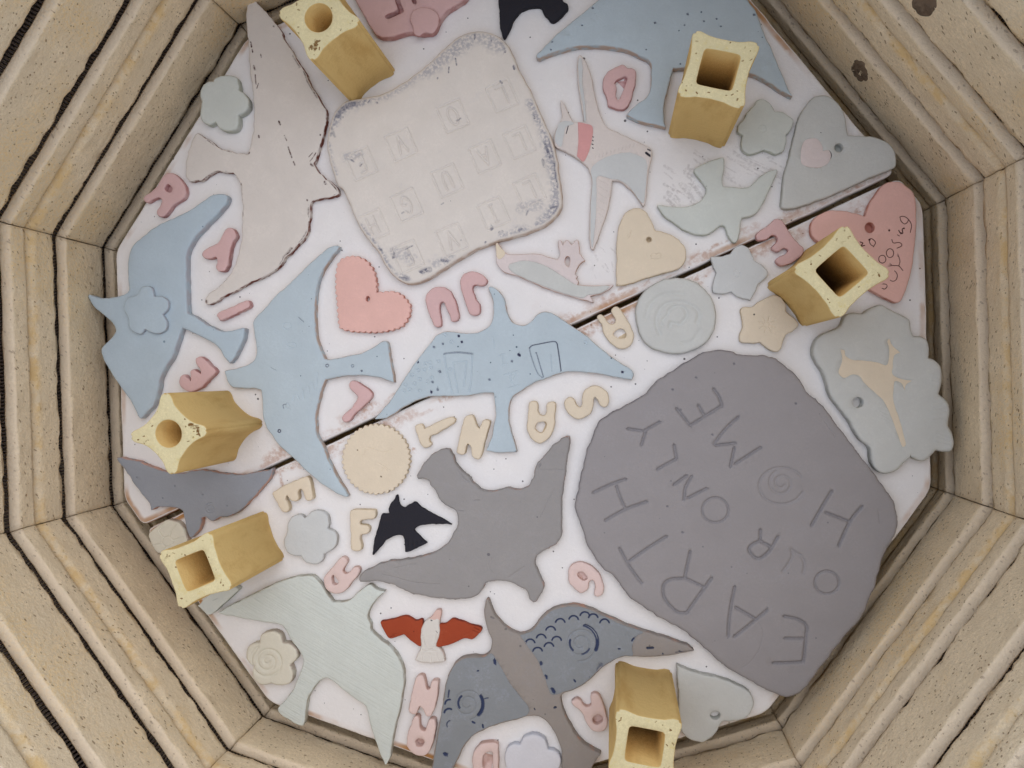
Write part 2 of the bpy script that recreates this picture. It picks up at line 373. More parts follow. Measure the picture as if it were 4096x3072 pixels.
def coil_mesh():
    R = AP + 10.2; r = 3.2; pitch = 2.3; side = 2 * R * HALF; C = []; tpr = 9
    for s in range(10):
        a = math.radians(36 * s + 18); n = int(side / pitch * tpr)
        for i in range(n):
            y = -side / 2 + side * i / n; ph = 2 * math.pi * (s * side + y) / pitch
            x = R + r * math.cos(ph); C.append((x * math.cos(a) - y * math.sin(a), x * math.sin(a) + y * math.cos(a), r * math.sin(ph)))
    P = np.array(C); T = np.roll(P, -1, 0) - np.roll(P, 1, 0); T /= np.linalg.norm(T, axis=1)[:, None]
    up = np.cross(T, P / np.linalg.norm(P, axis=1)[:, None]); up /= np.linalg.norm(up, axis=1)[:, None]; sd = np.cross(T, up)
    wr = .62; V = np.concatenate([P + wr * (up * math.cos(q) + sd * math.sin(q)) for q in (0, 1.5708, 3.1416, 4.7124)]); n = len(P); F = []
    for k in range(4):
        k2 = (k + 1) % 4
        for i in range(n): j = (i + 1) % n; F.append((k * n + i, k * n + j, k2 * n + j, k2 * n + i))
    return make_mesh('heating_coil', V, F)
CM = coil_mesh()
for row in range(4):
    for E in (26.0, 78.9): obj('heating_coil', CM, M['coil'], kiln, (0, 0, (row * ROW + E - 12.6) * .001))
# floor of the chamber
dec = lambda ap, n=10: [(ap / math.cos(math.radians(18)) * math.cos(math.radians(36 * i)), ap / math.cos(math.radians(18)) * math.sin(math.radians(36 * i))) for i in range(n)]
obj('floor_slab', slab_mesh('floor_slab', dec(AP + 60), 20, 1, und=.2, smooth=False, jit=0, grid=40), M['brick'], kiln, (0, 0, -.0205))
# plugs in the wall of the upper right side
def plug_mesh(seed, rx, ry):
    rs = np.random.RandomState(seed); V = [(-.2, 0, 0)]; F = []; n = 22
    for k, (q, h) in enumerate(((.35, -.5), (.65, -.6), (.88, -.2), (1.0, .8))):
        for i in range(n):
            a = 2 * math.pi * i / n; j = 1 + rs.uniform(-.05, .05); V.append((h + rs.uniform(-.5, .5) * (k < 3), rx * q * j * math.cos(a), ry * q * j * math.sin(a)))
    for i in range(n): F.append((0, 1 + i, 1 + (i + 1) % n))
    for k in range(3):
        for i in range(n): a = 1 + k * n; F.append((a + i, a + n + i, a + n + (i + 1) % n, a + (i + 1) % n))
    return make_mesh('peephole_plug', V, F)
for sd, side, (px, py, pz), rx, ry in ((3, 1, (173.4, 241.1, 23.7), 8, 12), (5, 1, (176.1, 239.1, 120.6), 8, 12)):
    a = math.radians(36 * side + 18); o = obj('peephole_plug', plug_mesh(sd, rx, ry), M['plug'], kiln, (px * .001, py * .001, pz * .001 - kiln.location.z)); o.rotation_euler.z = a

# ------------------------------------------------------------------ two half shelves with a gap between them
SHELF_MARKS = [[[[37.0,26.3],[43.5,31.9]],3.368252478707751,0.5529953070109281],[[[27.8,30.3],[41.3,41.9]],3.4503440457816064,0.7869153412238639],[[[-66.9,-72.1],[-57.7,-64.1]],1.5894979151565036,0.3808004145813622],[[[-93.7,-69.5],[-84.8,-61.8]],3.6113332592355,0.41100166254768705],[[[-34.3,-18.8],[-25.3,-11.0]],1.3069933407308967,0.5100401427360443],[[[-53.6,-53.2],[-48.2,-48.5]],3.4808025367736746,0.35316296314912965],[[[22.2,6.7],[28.3,12.0]],1.828566595811685,0.7917401592720029],[[[162.4,144.1],[171.7,152.2]],4.133562072982545,0.47183191625870774],[[[-140.4,-117.5],[-125.7,-104.8]],2.7528118625054354,0.6937868855747951],[[[55.8,55.4],[64.1,62.6]],3.235511382498905,0.40605067924043975],[[[66.0,70.2],[77.3,79.9]],1.1442002779961093,0.5119967053311797],[[[102.5,99.4],[113.6,109.0]],3.0134859047299245,0.3705428963363272],[[[177.8,140.9],[184.2,146.4]],3.138946065807266,0.37581844658849706],[[[-6.3,7.0],[-0.5,12.0]],4.085979853156875,0.5693410372047125],[[[-66.7,-43.6],[-56.0,-34.4]],1.0642831536107125,0.8296219122756128],[[[-12.1,-14.5],[-5.1,-8.5]],1.9437306160962837,0.8388193521893764],[[[-22.8,-23.6],[-10.3,-12.8]],1.0888688142212952,0.8184327999968883],[[[152.2,125.4],[163.4,135.0]],2.981092617524107,0.3897680823132709],[[[90.7,91.8],[98.9,98.8]],2.3053930427539657,0.8659408996721968],[[[-0.1,-4.7],[12.8,6.4]],1.9061921991617237,0.38030225160481534],[[[203.5,181.3],[209.2,186.2]],1.4209179961901288,0.4389915869170788],[[[-117.2,-106.8],[-108.1,-98.9]],3.140420370189687,0.929859975570527],[[[-9.0,0.2],[-1.5,6.6]],4.366200732462547,0.7984993378339398],[[[-28.7,-21.8],[-19.5,-13.8]],3.4634536092485426,0.8085021501551134],[[[0.2,10.3],[7.6,16.7]],3.090509396649115,0.7150882251311949],[[[-9.2,-2.3],[-3.1,2.9]],3.7944393135897294,0.8422283995938552],[[[-82.0,-58.4],[-75.0,-52.3]],2.6577254690113756,0.7049139226641296],[[[59.6,55.9],[68.7,63.7]],4.312530293453751,0.6712578836079681],[[[189.2,172.4],[198.4,180.4]],2.525122746119186,0.5352567994154784],[[[48.7,54.6],[58.7,63.1]],4.344025586181235,0.3885916399579966],[[[-56.7,-45.5],[-44.8,-35.2]],2.5873610728350576,0.6441294262806916],[[[90.3,88.1],[95.1,92.3]],1.8527449710337005,0.6251851688225802],[[[8.6,-5.5],[13.7,-1.0]],3.0893572665468696,0.7179643737386642],[[[113.5,89.0],[118.7,93.5]],1.1193882832557398,0.8015910335539861],[[[-110.0,-88.5],[-100.1,-80.0]],2.874492024341127,0.3655829937914513],[[[142.2,119.6],[149.5,125.9]],2.6234726744826005,0.6194942649762865],[[[-76.6,-80.9],[-63.3,-69.3]],1.3718235576481403,0.5592580780591228],[[[-52.2,-40.6],[-45.1,-34.4]],1.3871222263914162,0.4220546442626425],[[[188.6,169.6],[199.2,178.8]],2.6362824864159573,0.663208105567156],[[[-2.1,3.3],[5.2,9.6]],2.8123949236403267,0.46841455257899056],[[[17.5,28.6],[27.1,36.9]],2.4600365996532996,0.8893435295726486],[[[43.3,27.8],[50.0,33.6]],1.205132539452424,0.5151101624916344],[[[-34.3,-15.8],[-21.7,-5.0]],4.156124300593507,0.9084085136976243],[[[181.1,143.5],[186.2,148.0]],2.1118743832232125,0.4983098838474346],[[[84.6,64.2],[97.2,75.1]],4.123630180186192,0.6080504039329248],[[[-105.3,-99.5],[-94.0,-89.7]],2.9895342148518846,0.6139599504397344],[[[-64.3,-59.1],[-58.4,-54.0]],2.111300221857321,0.36611787761105047],[[[-51.7,-55.3],[-45.4,-49.9]],3.1887991599790952,0.5527079014848664],[[[29.4,20.3],[39.2,28.8]],2.173794990521097,0.36147300900417473],[[[65.6,51.5],[76.9,61.3]],3.6738212325982444,0.829506773564863],[[[53.0,35.0],[60.3,41.3]],2.8672545195960266,0.3928550134170353],[[[-131.7,-117.3],[-125.0,-111.5]],1.5715454289888187,0.4076295830739184],[[[161.0,129.6],[168.8,136.3]],4.109529212511525,0.6537244075613498],[[[-82.8,-78.7],[-75.0,-72.0]],2.1215583361879418,0.5810253883927182],[[[-71.7,-52.9],[-66.6,-48.5]],3.3947289556739397,0.3620719579391985],[[[43.6,24.6],[55.4,34.8]],1.9548270962933354,0.4362267681223301],[[[28.1,28.7],[34.2,34.0]],3.3750175216553937,0.7961714622418312],[[[-110.1,-109.4],[-104.7,-104.7]],1.6524280859690486,0.8171256048260551],[[[101.1,94.9],[108.7,101.5]],3.6174159266127077,0.43061679558015953],[[[12.1,22.5],[22.2,31.3]],1.0350500826789162,0.682942068572248],[[[-113.5,-107.1],[-107.8,-102.1]],3.8284692451009414,0.5891286651194785],[[[26.6,31.8],[39.9,43.3]],4.374459863126394,0.4009321088684102],[[[-14.0,-0.8],[0.2,11.4]],1.6521659393850625,0.6686980456652306],[[[193.8,157.9],[206.4,168.8]],1.6065662920352242,0.3838953243929899],[[[161.5,149.4],[168.8,155.6]],3.4750591811104736,0.5481499536230372],[[[3.8,10.4],[16.1,20.9]],2.589109678753128,0.9287610964237893],[[[-131.5,-101.2],[-117.2,-89.0]],3.4884213931771053,0.7322463214423424],[[[150.9,118.6],[162.2,128.4]],4.228152142883943,0.44125122650475934],[[[5.4,0.3],[14.1,7.9]],3.6190143870792104,0.8516316422000322],[[[98.9,93.7],[107.9,101.5]],1.9135018057226265,0.5742871922820667],[[[140.6,113.1],[153.8,124.5]],3.5841600835717533,0.7380325475124119],[[[32.8,33.1],[37.7,37.3]],2.626299288291161,0.42401447708035594],[[[-24.2,-18.5],[-12.8,-8.7]],2.451268768137256,0.5131127627347953],[[[195.5,163.2],[207.6,173.6]],2.935098807373889,0.3675663864602345],[[[128.2,114.2],[134.5,119.7]],1.9042454655535763,0.8797847019576078],[[[27.7,14.8],[39.0,24.7]],1.2641965063563383,0.7734919715294468],[[[115.7,103.1],[125.3,111.3]],2.7787939608516066,0.8576780546687259],[[[-8.3,5.6],[-0.2,12.7]],2.8038974836827224,0.8861366945895593],[[[-121.9,-111.7],[-113.8,-104.7]],2.526627397477106,0.9370252990692366],[[[18.0,18.5],[26.1,25.6]],3.547470810868648,0.7451689387386262],[[[20.9,10.1],[26.2,14.8]],4.337501308497807,0.5946941934903803],[[[197.8,174.2],[203.1,178.7]],3.508491905449288,0.5435172159513169],[[[48.1,34.0],[56.4,41.2]],4.307493434719867,0.934145143260821],[[[202.9,171.3],[207.4,175.1]],2.022268831625773,0.35474761956371476],[[[-96.6,-78.8],[-85.3,-69.1]],2.332230443296567,0.5144454107770329],[[[198.2,184.5],[203.1,188.7]],2.835475365224324,0.5348127669573125],[[[174.9,139.0],[180.9,144.2]],2.654737740715762,0.7419756996466804],[[[43.8,23.9],[53.2,32.1]],4.012476702197693,0.3850664880440758],[[[64.7,43.9],[70.1,48.6]],3.638867577336721,0.8548222767886503],[[[-12.3,-15.2],[1.7,-3.1]],3.1338743345754185,0.9453479840459392],[[[44.1,29.4],[57.6,41.0]],3.0216792433179616,0.35738421396930553],[[[-38.1,-20.5],[-27.6,-11.5]],1.9262892132808094,0.6840797774639154],[[[-30.3,-35.0],[-21.1,-27.0]],2.8141202392856988,0.8109188795042319],[[[-4.0,0.7],[10.2,13.0]],3.4355790389899905,0.5411448597800701],[[[45.4,25.9],[52.7,32.2]],1.3286938955057428,0.6875644546258535],[[[-32.1,-18.3],[-19.3,-7.3]],1.243293162953001,0.5977992783457018],[[[34.7,22.2],[39.8,26.6]],1.7321716925139672,0.8489262715856172],[[[172.2,152.2],[183.2,161.7]],4.0317094908405045,0.5222955003777843],[[[45.4,27.7],[54.2,35.3]],1.5981108438701075,0.8505927164274194],[[[-42.0,-32.6],[-28.7,-21.1]],1.5557691259511601,0.7276141049214275],[[[-48.4,-31.1],[-33.9,-18.6]],3.6039315885739467,0.6458154524713465],[[[64.9,42.4],[75.6,51.7]],2.6326378200866314,0.5920143858923983],[[[-99.0,-100.4],[-86.6,-89.6]],1.643730384342406,0.36280468079048156],[[[77.8,74.9],[83.5,79.8]],1.369684612972501,0.7194373997512973],[[[11.2,5.4],[19.1,12.3]],3.8304139511799304,0.5648619765629717],[[[190.7,168.5],[195.0,172.2]],2.9745815927104835,0.9178456397395837],[[[99.7,77.5],[110.1,86.6]],1.0229749246793378,0.6217721876052031],[[[113.5,93.9],[118.6,98.3]],3.7824330979807095,0.5102123570972132],[[[-79.4,-66.1],[-68.7,-56.8]],3.817679484362464,0.3604162947011462],[[[107.6,102.5],[115.7,109.5]],2.4664442129520063,0.7810092882368699],[[[-29.5,-29.1],[-23.1,-23.6]],1.376363327822793,0.6535722918094165],[[[-85.5,-76.8],[-71.0,-64.3]],1.3423526956561285,0.6970746486426388],[[[-35.1,-28.0],[-22.5,-17.2]],4.062411274448019,0.7977030418741329],[[[61.3,39.6],[68.5,45.8]],1.574357914676304,0.5525273740238623],[[[-137.2,-106.1],[-130.0,-99.9]],3.6648006804239013,0.775462973145401],[[[116.3,112.5],[127.1,121.9]],1.1826251938963366,0.7867716707542245],[[[-61.7,-62.6],[-52.4,-54.6]],4.431707976800256,0.4759778172024791],[[[180.2,159.3],[185.2,163.6]],2.1166887144023505,0.6257159002008921],[[[108.8,84.8],[114.2,89.5]],4.167351170798886,0.8834470462820899],[[[141.2,118.1],[146.0,122.2]],3.4319793490683446,0.8614118493102905],[[[128.1,123.7],[140.8,134.5]],2.985129850592352,0.4563558594542235],[[[74.0,61.4],[84.5,70.5]],3.452206859395334,0.42867609348945845],[[[215.3,178.0],[222.2,184.0]],3.551112075131229,0.6185142707430303],[[[41.0,43.2],[48.2,49.4]],1.2150107484249124,0.6944407666078389],[[[-88.6,-68.7],[-79.3,-60.6]],3.6041737918149503,0.5509791931429228],[[[84.9,77.4],[97.0,87.8]],1.2452815799672052,0.5045762934386365],[[[154.5,141.6],[162.7,148.6]],1.7454512589430358,0.8211749000943929],[[[12.8,0.9],[25.4,11.9]],2.7990122485795967,0.5387323559187776],[[[-89.2,-64.3],[-75.5,-52.5]],2.162779364991057,0.8854860987861685],[[[195.2,155.6],[203.0,162.3]],2.26777352762324,0.8753034812376163],[[[104.0,85.4],[115.1,95.0]],2.548480979296137,0.383249963650696],[[[-114.1,-107.1],[-108.7,-102.4]],4.454285108972655,0.9097322258234612],[[[-115.2,-103.8],[-109.5,-98.9]],2.420036546055223,0.602284514622855],[[[-102.8,-95.9],[-97.5,-91.3]],2.6586133504927307,0.4445174220774199],[[[-65.6,-64.7],[-57.1,-57.3]],2.9411229635384952,0.7903124244242965],[[[90.9,72.2],[104.1,83.6]],1.0548958376014994,0.4628237481495337],[[[-86.2,-89.4],[-73.9,-78.7]],3.0843054034917223,0.3877854601196487],[[[11.9,23.8],[20.2,30.9]],2.3476530712727826,0.9447686801829244],[[[156.5,148.2],[161.5,152.5]],3.077514779430797,0.535490629659239],[[[66.5,64.3],[75.8,72.3]],2.1328237839473703,0.7032708989243365],[[[58.0,61.4],[63.3,66.0]],1.2030667730207636,0.6178791538105549],[[[160.6,150.0],[166.9,155.4]],1.4832308461814354,0.5568377867843631],[[[-41.2,-49.4],[-34.7,-43.6]],1.4278254862880704,0.426919231838115],[[[-140.2,-112.9],[-127.1,-101.6]],3.3180764597823407,0.7436452457595055],[[[6.6,11.6],[12.3,16.6]],1.184941694386562,0.822787946181839],[[[144.4,119.9],[152.0,126.5]],1.9817735227939126,0.8687787147477022],[[[-138.7,-123.8],[-124.5,-111.5]],3.1016824432477,0.9259507601527668],[[[-97.9,-90.2],[-87.6,-81.3]],1.107500472754438,0.8465177118584417],[[[35.3,22.7],[49.2,34.7]],3.9796703721084477,0.5799403440059506],[[[-77.1,-77.6],[-66.7,-68.5]],3.5190980586095923,0.380582867386252],[[[86.3,148.7],[92.7,146.5]],1.066048218850544,-0.2204088507799349],[[[72.6,156.4],[80.2,154.3]],1.047374585559588,-0.21399838252644332],[[[86.0,155.7],[92.8,151.7]],1.04136499125655,-0.33516770672996654],[[[87.0,161.3],[91.6,158.2]],0.861592132365814,-0.3909134305124429],[[[73.2,152.7],[79.4,149.8]],0.5658901037230016,-0.2708264319066073],[[[71.9,157.1],[79.2,154.5]],1.072661813416366,-0.2615082297165129],[[[93.4,141.0],[98.2,136.9]],1.2266082368876972,-0.39231656409647786],[[[78.8,141.0],[85.7,138.8]],1.026286913415899,-0.35586721488619233],[[[81.1,139.4],[88.3,137.5]],0.8772656974639581,-0.3471075115908757],[[[74.9,145.3],[82.5,142.8]],0.8959173406250895,-0.4343487883672232],[[[96.8,140.1],[102.1,135.0]],0.7652168255134035,-0.289953748221324],[[[80.7,139.6],[87.3,136.4]],0.8962769237434103,-0.3282586238244895],[[[85.0,157.1],[91.8,154.5]],0.5164544710958336,-0.4393595046133608],[[[78.8,139.3],[85.9,136.3]],0.9874445304323928,-0.2603759099149258],[[[81.9,138.0],[89.3,134.1]],0.8663674677245146,-0.20878404828705943],[[[94.7,139.4],[100.4,135.5]],0.6180728083197092,-0.44040654668793244],[[[87.2,159.8],[94.3,156.1]],0.8487733873128303,-0.3462535809179921],[[[96.2,146.7],[102.8,142.0]],1.0106161254812254,-0.3940148672638465],[[[88.5,142.9],[95.7,139.7]],0.8718704454933053,-0.24954100054874612],[[[90.4,144.1],[96.1,141.8]],1.0644589239538256,-0.36191394283873574],[[[86.5,157.4],[94.2,153.7]],1.1402454091634455,-0.2369441661020159],[[[80.8,146.5],[85.8,141.3]],0.6395079476716401,-0.2378127449027666],[[[90.2,156.3],[96.9,152.5]],0.6624455543595069,-0.21246224904034214],[[[92.6,141.0],[99.5,138.9]],0.7675241623223462,-0.31314638337919265],[[[77.9,137.0],[85.7,132.5]],1.232116387027994,-0.40935368929648214],[[[82.2,143.9],[89.3,142.1]],0.5587462267894356,-0.4467281236853833],[[[79.4,136.7],[85.1,133.9]],0.800977463660169,-0.4205641722721312],[[[86.3,158.0],[93.5,155.3]],1.1603285928961826,-0.3254810106184357],[[[93.8,149.4],[100.0,144.5]],1.2848978386671788,-0.3367702627340093],[[[86.8,146.3],[93.4,143.6]],1.2443819515699075,-0.3051959970304583],[[[96.9,149.6],[104.9,145.4]],0.7201035743582278,-0.20862599796757503],[[[87.8,147.3],[93.5,144.1]],0.7190716360366326,-0.22322413986606385],[[[84.8,147.8],[91.2,143.3]],0.8488553180941865,-0.38841550680811876],[[[91.2,149.8],[97.1,147.1]],1.0488889649306097,-0.41676469717277886],[[[140.6,169.2],[159.5,166.0]],0.5808223913756314,-0.34639225074799296],[[[120.3,182.1],[138.4,178.5]],0.7422986043216243,-0.23121656608743305],[[[121.8,169.5],[138.3,163.9]],0.5578448338771027,-0.28468690311921707],[[[134.3,185.1],[152.4,181.0]],0.5760924821595925,-0.15767690698287817],[[[111.8,177.6],[124.2,173.1]],0.65073226901685,-0.33639643169846845],[[[122.9,165.6],[137.5,164.4]],0.5318258738145806,-0.17364158390867457],[[[118.5,175.9],[134.1,173.2]],0.4180089255189266,-0.1954542381331148],[[[136.3,176.8],[152.6,173.1]],0.5846732568707137,-0.2865884861819522],[[[136.1,172.3],[153.2,169.9]],0.5106222112320618,-0.15209478980503902],[[[113.2,180.5],[126.1,176.3]],0.5492500938660301,-0.191594083936529],[[[113.0,159.3],[128.8,154.8]],0.7995982384562327,-0.27808038033933213],[[[138.9,171.4],[156.5,167.7]],0.799681241773062,-0.2598848919358645],[[[106.9,164.3],[118.3,160.0]],0.7768121863458605,-0.17904952173768562],[[[108.3,173.3],[124.9,167.8]],0.5283954374193902,-0.2637424162316797],[[[88.1,169.9],[102.8,165.1]],0.7515127879348421,-0.3274873372582114],[[[113.2,175.6],[131.5,170.6]],0.7169915713141707,-0.2834964449324664],[[[120.4,174.2],[135.7,171.2]],0.6817455276878339,-0.3256750415347767],[[[105.7,162.0],[116.6,159.6]],0.47558705480844443,-0.2080100027593865],[[[110.2,171.7],[128.0,171.2]],0.7464364192612191,-0.1980457277653684],[[[103.8,168.1],[118.5,163.8]],0.4130085495940527,-0.26891657650933043],[[[88.2,171.8],[101.5,167.4]],0.691593307520173,-0.1566968820029499],[[[89.3,165.9],[102.4,160.2]],0.7252850891617469,-0.33095990826276944],[[[142.5,165.8],[155.2,161.1]],0.45203587049775323,-0.25888375166228944],[[[125.6,169.6],[144.4,167.5]],0.5696911788639809,-0.3302625173588747],[[[127.7,181.1],[142.1,175.5]],0.4238399543863527,-0.31313896304594435],[[[135.7,171.8],[147.4,166.8]],0.4616001687712244,-0.3277454723474023],[[[43.4,96.4],[47.1,93.5]],0.6450976042547973,-0.1521449979749192],[[[42.9,89.6],[47.0,85.0]],0.6847572312150308,-0.1916634321829987],[[[55.1,97.8],[59.9,91.4]],0.6342116693314837,-0.2355209454610246],[[[45.8,77.5],[49.8,72.2]],0.33976418744502335,-0.13773442949344156],[[[50.5,83.1],[55.4,79.7]],0.4022465502411165,-0.2236176554945437],[[[48.0,93.5],[50.3,91.4]],0.3352582115010245,-0.2598881936075511],[[[60.2,85.5],[65.0,81.7]],0.410378047170747,-0.2061266951185377],[[[50.5,82.3],[56.1,78.9]],0.4104110735179806,-0.25135177173790857],[[[60.6,82.1],[66.9,76.7]],0.6318020395672023,-0.20493458431783654],[[[52.3,95.4],[57.8,93.0]],0.606288661823684,-0.2615848766571176],[[[56.4,93.3],[59.9,91.7]],0.6508015220646521,-0.22414941293536828],[[[43.1,90.3],[46.9,86.1]],0.42201647708205303,-0.16781983302872977],[[[52.2,84.3],[56.3,80.3]],0.4531745205718786,-0.28885544195841995],[[[56.1,86.7],[59.3,80.5]],0.47339208949301226,-0.244941102453183],[[[-129.5,-117.8],[-127.2,-120.9],[-123.9,-126.8]],1.2,0.95],[[[-39.8,-73.8],[-37.9,-75.8]],1.4,0.95]]
def clip(poly, nx, ny, c):
    out = []
    for i, p in enumerate(poly):
        q = poly[(i + 1) % len(poly)]; dp = p[0] * nx + p[1] * ny - c; dq = q[0] * nx + q[1] * ny - c
        if dp >= 0: out.append(p)
        if (dp >= 0) != (dq >= 0): t = dp / (dp - dq); out.append((p[0] + (q[0] - p[0]) * t, p[1] + (q[1] - p[1]) * t))
    return out
def round_corners(poly, r):
    out = []
    for i, p in enumerate(poly):
        a = np.array(poly[i - 1]) - p; b = np.array(poly[(i + 1) % len(poly)]) - p; a /= np.hypot(*a); b /= np.hypot(*b)
        for t in (0, .25, .5, .75, 1): q = np.array(p) + a * r * (1 - t) ** 2 + b * r * t ** 2; out.append(tuple(q))
    return out
def dense(poly, step):
    out = []
    for i, p in enumerate(poly):
        q = poly[(i + 1) % len(poly)]; L = math.hypot(q[0] - p[0], q[1] - p[1]); k = max(1, int(L / step))
        out += [(p[0] + (q[0] - p[0]) * j / k, p[1] + (q[1] - p[1]) * j / k) for j in range(k)]
    return out
GA, GB = (-134.1, -116.3), (216.7, 187.5)
gl = math.hypot(GB[0] - GA[0], GB[1] - GA[1]); gn = (-(GB[1] - GA[1]) / gl, (GB[0] - GA[0]) / gl); gc = gn[0] * GA[0] + gn[1] * GA[1]
marks = [[p, hw, .0, s] for p, hw, s in SHELF_MARKS]
for sgn, lab in ((1, 'upper-left half of the white kiln shelf, holding the off-white bird and the white stamped slab'), (-1, 'lower-right half of the white kiln shelf, holding the big lettered grey slab')):
    poly = clip(dec(279.0), sgn * gn[0], sgn * gn[1], sgn * gc + 1.7)
    poly = dense(round_corners(poly, 6), 4.0); cx = sum(p[0] for p in poly) / len(poly); cy = sum(p[1] for p in poly) / len(poly)
    o = obj('kiln_shelf', slab_mesh('kiln_shelf', poly, 16, 1.6, strokes=marks, und=.12, seed=31 + sgn, jit=.12, smooth=False, grid=9, org=(cx, cy), rim=6, rims=(1.5, 3.5, 6.0)), M['shelf'], None, (cx * .001, cy * .001, (ZS - 16) * .001))
    tag(o, lab, 'kiln shelf', 'half shelves of the kiln')

# ------------------------------------------------------------------ kiln posts
POSTS = [(-150.1, 171.0, -128.7, 'round', 'round-holed kiln post near the top left, stained brown along one edge'), (86.8, 195.2, 1.6, 'square', 'square-holed kiln post at the top right, beside the biggest blue bird'), (182.9, 103.5, -32.8, 'square', 'square-holed kiln post set cornerwise on the right by the salmon heart'), (-173.9, -97.1, -24.1, 'round', 'round-holed kiln post at the left with a brown-smudged corner'), (-134.0, -173.6, -51.3, 'square', 'square-holed kiln post at the lower left beside the small cream flower tile'), (155.4, -186.3, 8.5, 'square', 'square-holed kiln post at the bottom between a pale pink letter and a grey-green heart')]
def post_outline(k):
    P = []; h = 19.0
    for s in range(4):
        a = math.radians(90 * s); ca, sa = math.cos(a), math.sin(a)
        # right side, going up: concave middle, rounded lobe at the upper right corner
        for x, y in ((h - 2.0 * k, -5), (h - 2.2 * k, 0), (h - 2.0 * k, 5), (h - 1.4 * k, 9), (h - .5 * k, 12.2), (h, 14.6), (h - .3, 17), (h - 1.6, h - 1.6), (17, h - .3), (14.6, h), (12.2, h - .5 * k), (9, h - 1.4 * k)): P.append((x * ca - y * sa, x * sa + y * ca))
    return P
SQ = []
for s in range(4):
    a = math.radians(90 * s); ca, sa = math.cos(a), math.sin(a)
    for x, y in ((10.2, -8.6), (10.4, -4), (10.4, 4), (10.2, 8.6), (9.6, 9.6)): SQ.append((x * ca - y * sa, x * sa + y * ca))
RO = [(8.6 * math.cos(math.radians(15 * i)), 8.6 * math.sin(math.radians(15 * i))) for i in range(24)]
for k, (px, py, yaw, kind, lab) in enumerate(POSTS):
    rr = random.Random(k); mk = []
    for _ in range(14):
        x, y = rr.uniform(-16, 16), rr.choice((-1, 1)) * rr.uniform(11, 16)
        if rr.random() < .5: x, y = y, x
        mk.append([[(x, y), (x + rr.uniform(-1.2, 1.2), y + rr.uniform(-1.2, 1.2))], rr.uniform(.25, .6), .15, rr.uniform(.3, .9)])
    if k in (0, 3):
        for _ in range(16): x, y = rr.gauss(12, 2.2), rr.gauss(12, 2.2); mk.append([[(x, y), (x + rr.uniform(-1.5, 1.5), y + rr.uniform(-1.5, 1.5))], rr.uniform(.3, 1.0), .2, rr.uniform(.4, 1)])
    o = obj('kiln_post', slab_mesh('kiln_post', post_outline(.9 if kind == 'square' else 1.75 if k == 3 else 1.2), 78, .9, holes=[SQ if kind == 'square' else RO], strokes=mk, und=.35, seed=60 + k, jit=.08, grid=3, hole_shade=.9), M['post'], None, (px * .001, py * .001, ZS * .001)); o.rotation_euler.z = math.radians(yaw)
    tag(o, lab, 'kiln post', 'kiln posts standing on the shelf')

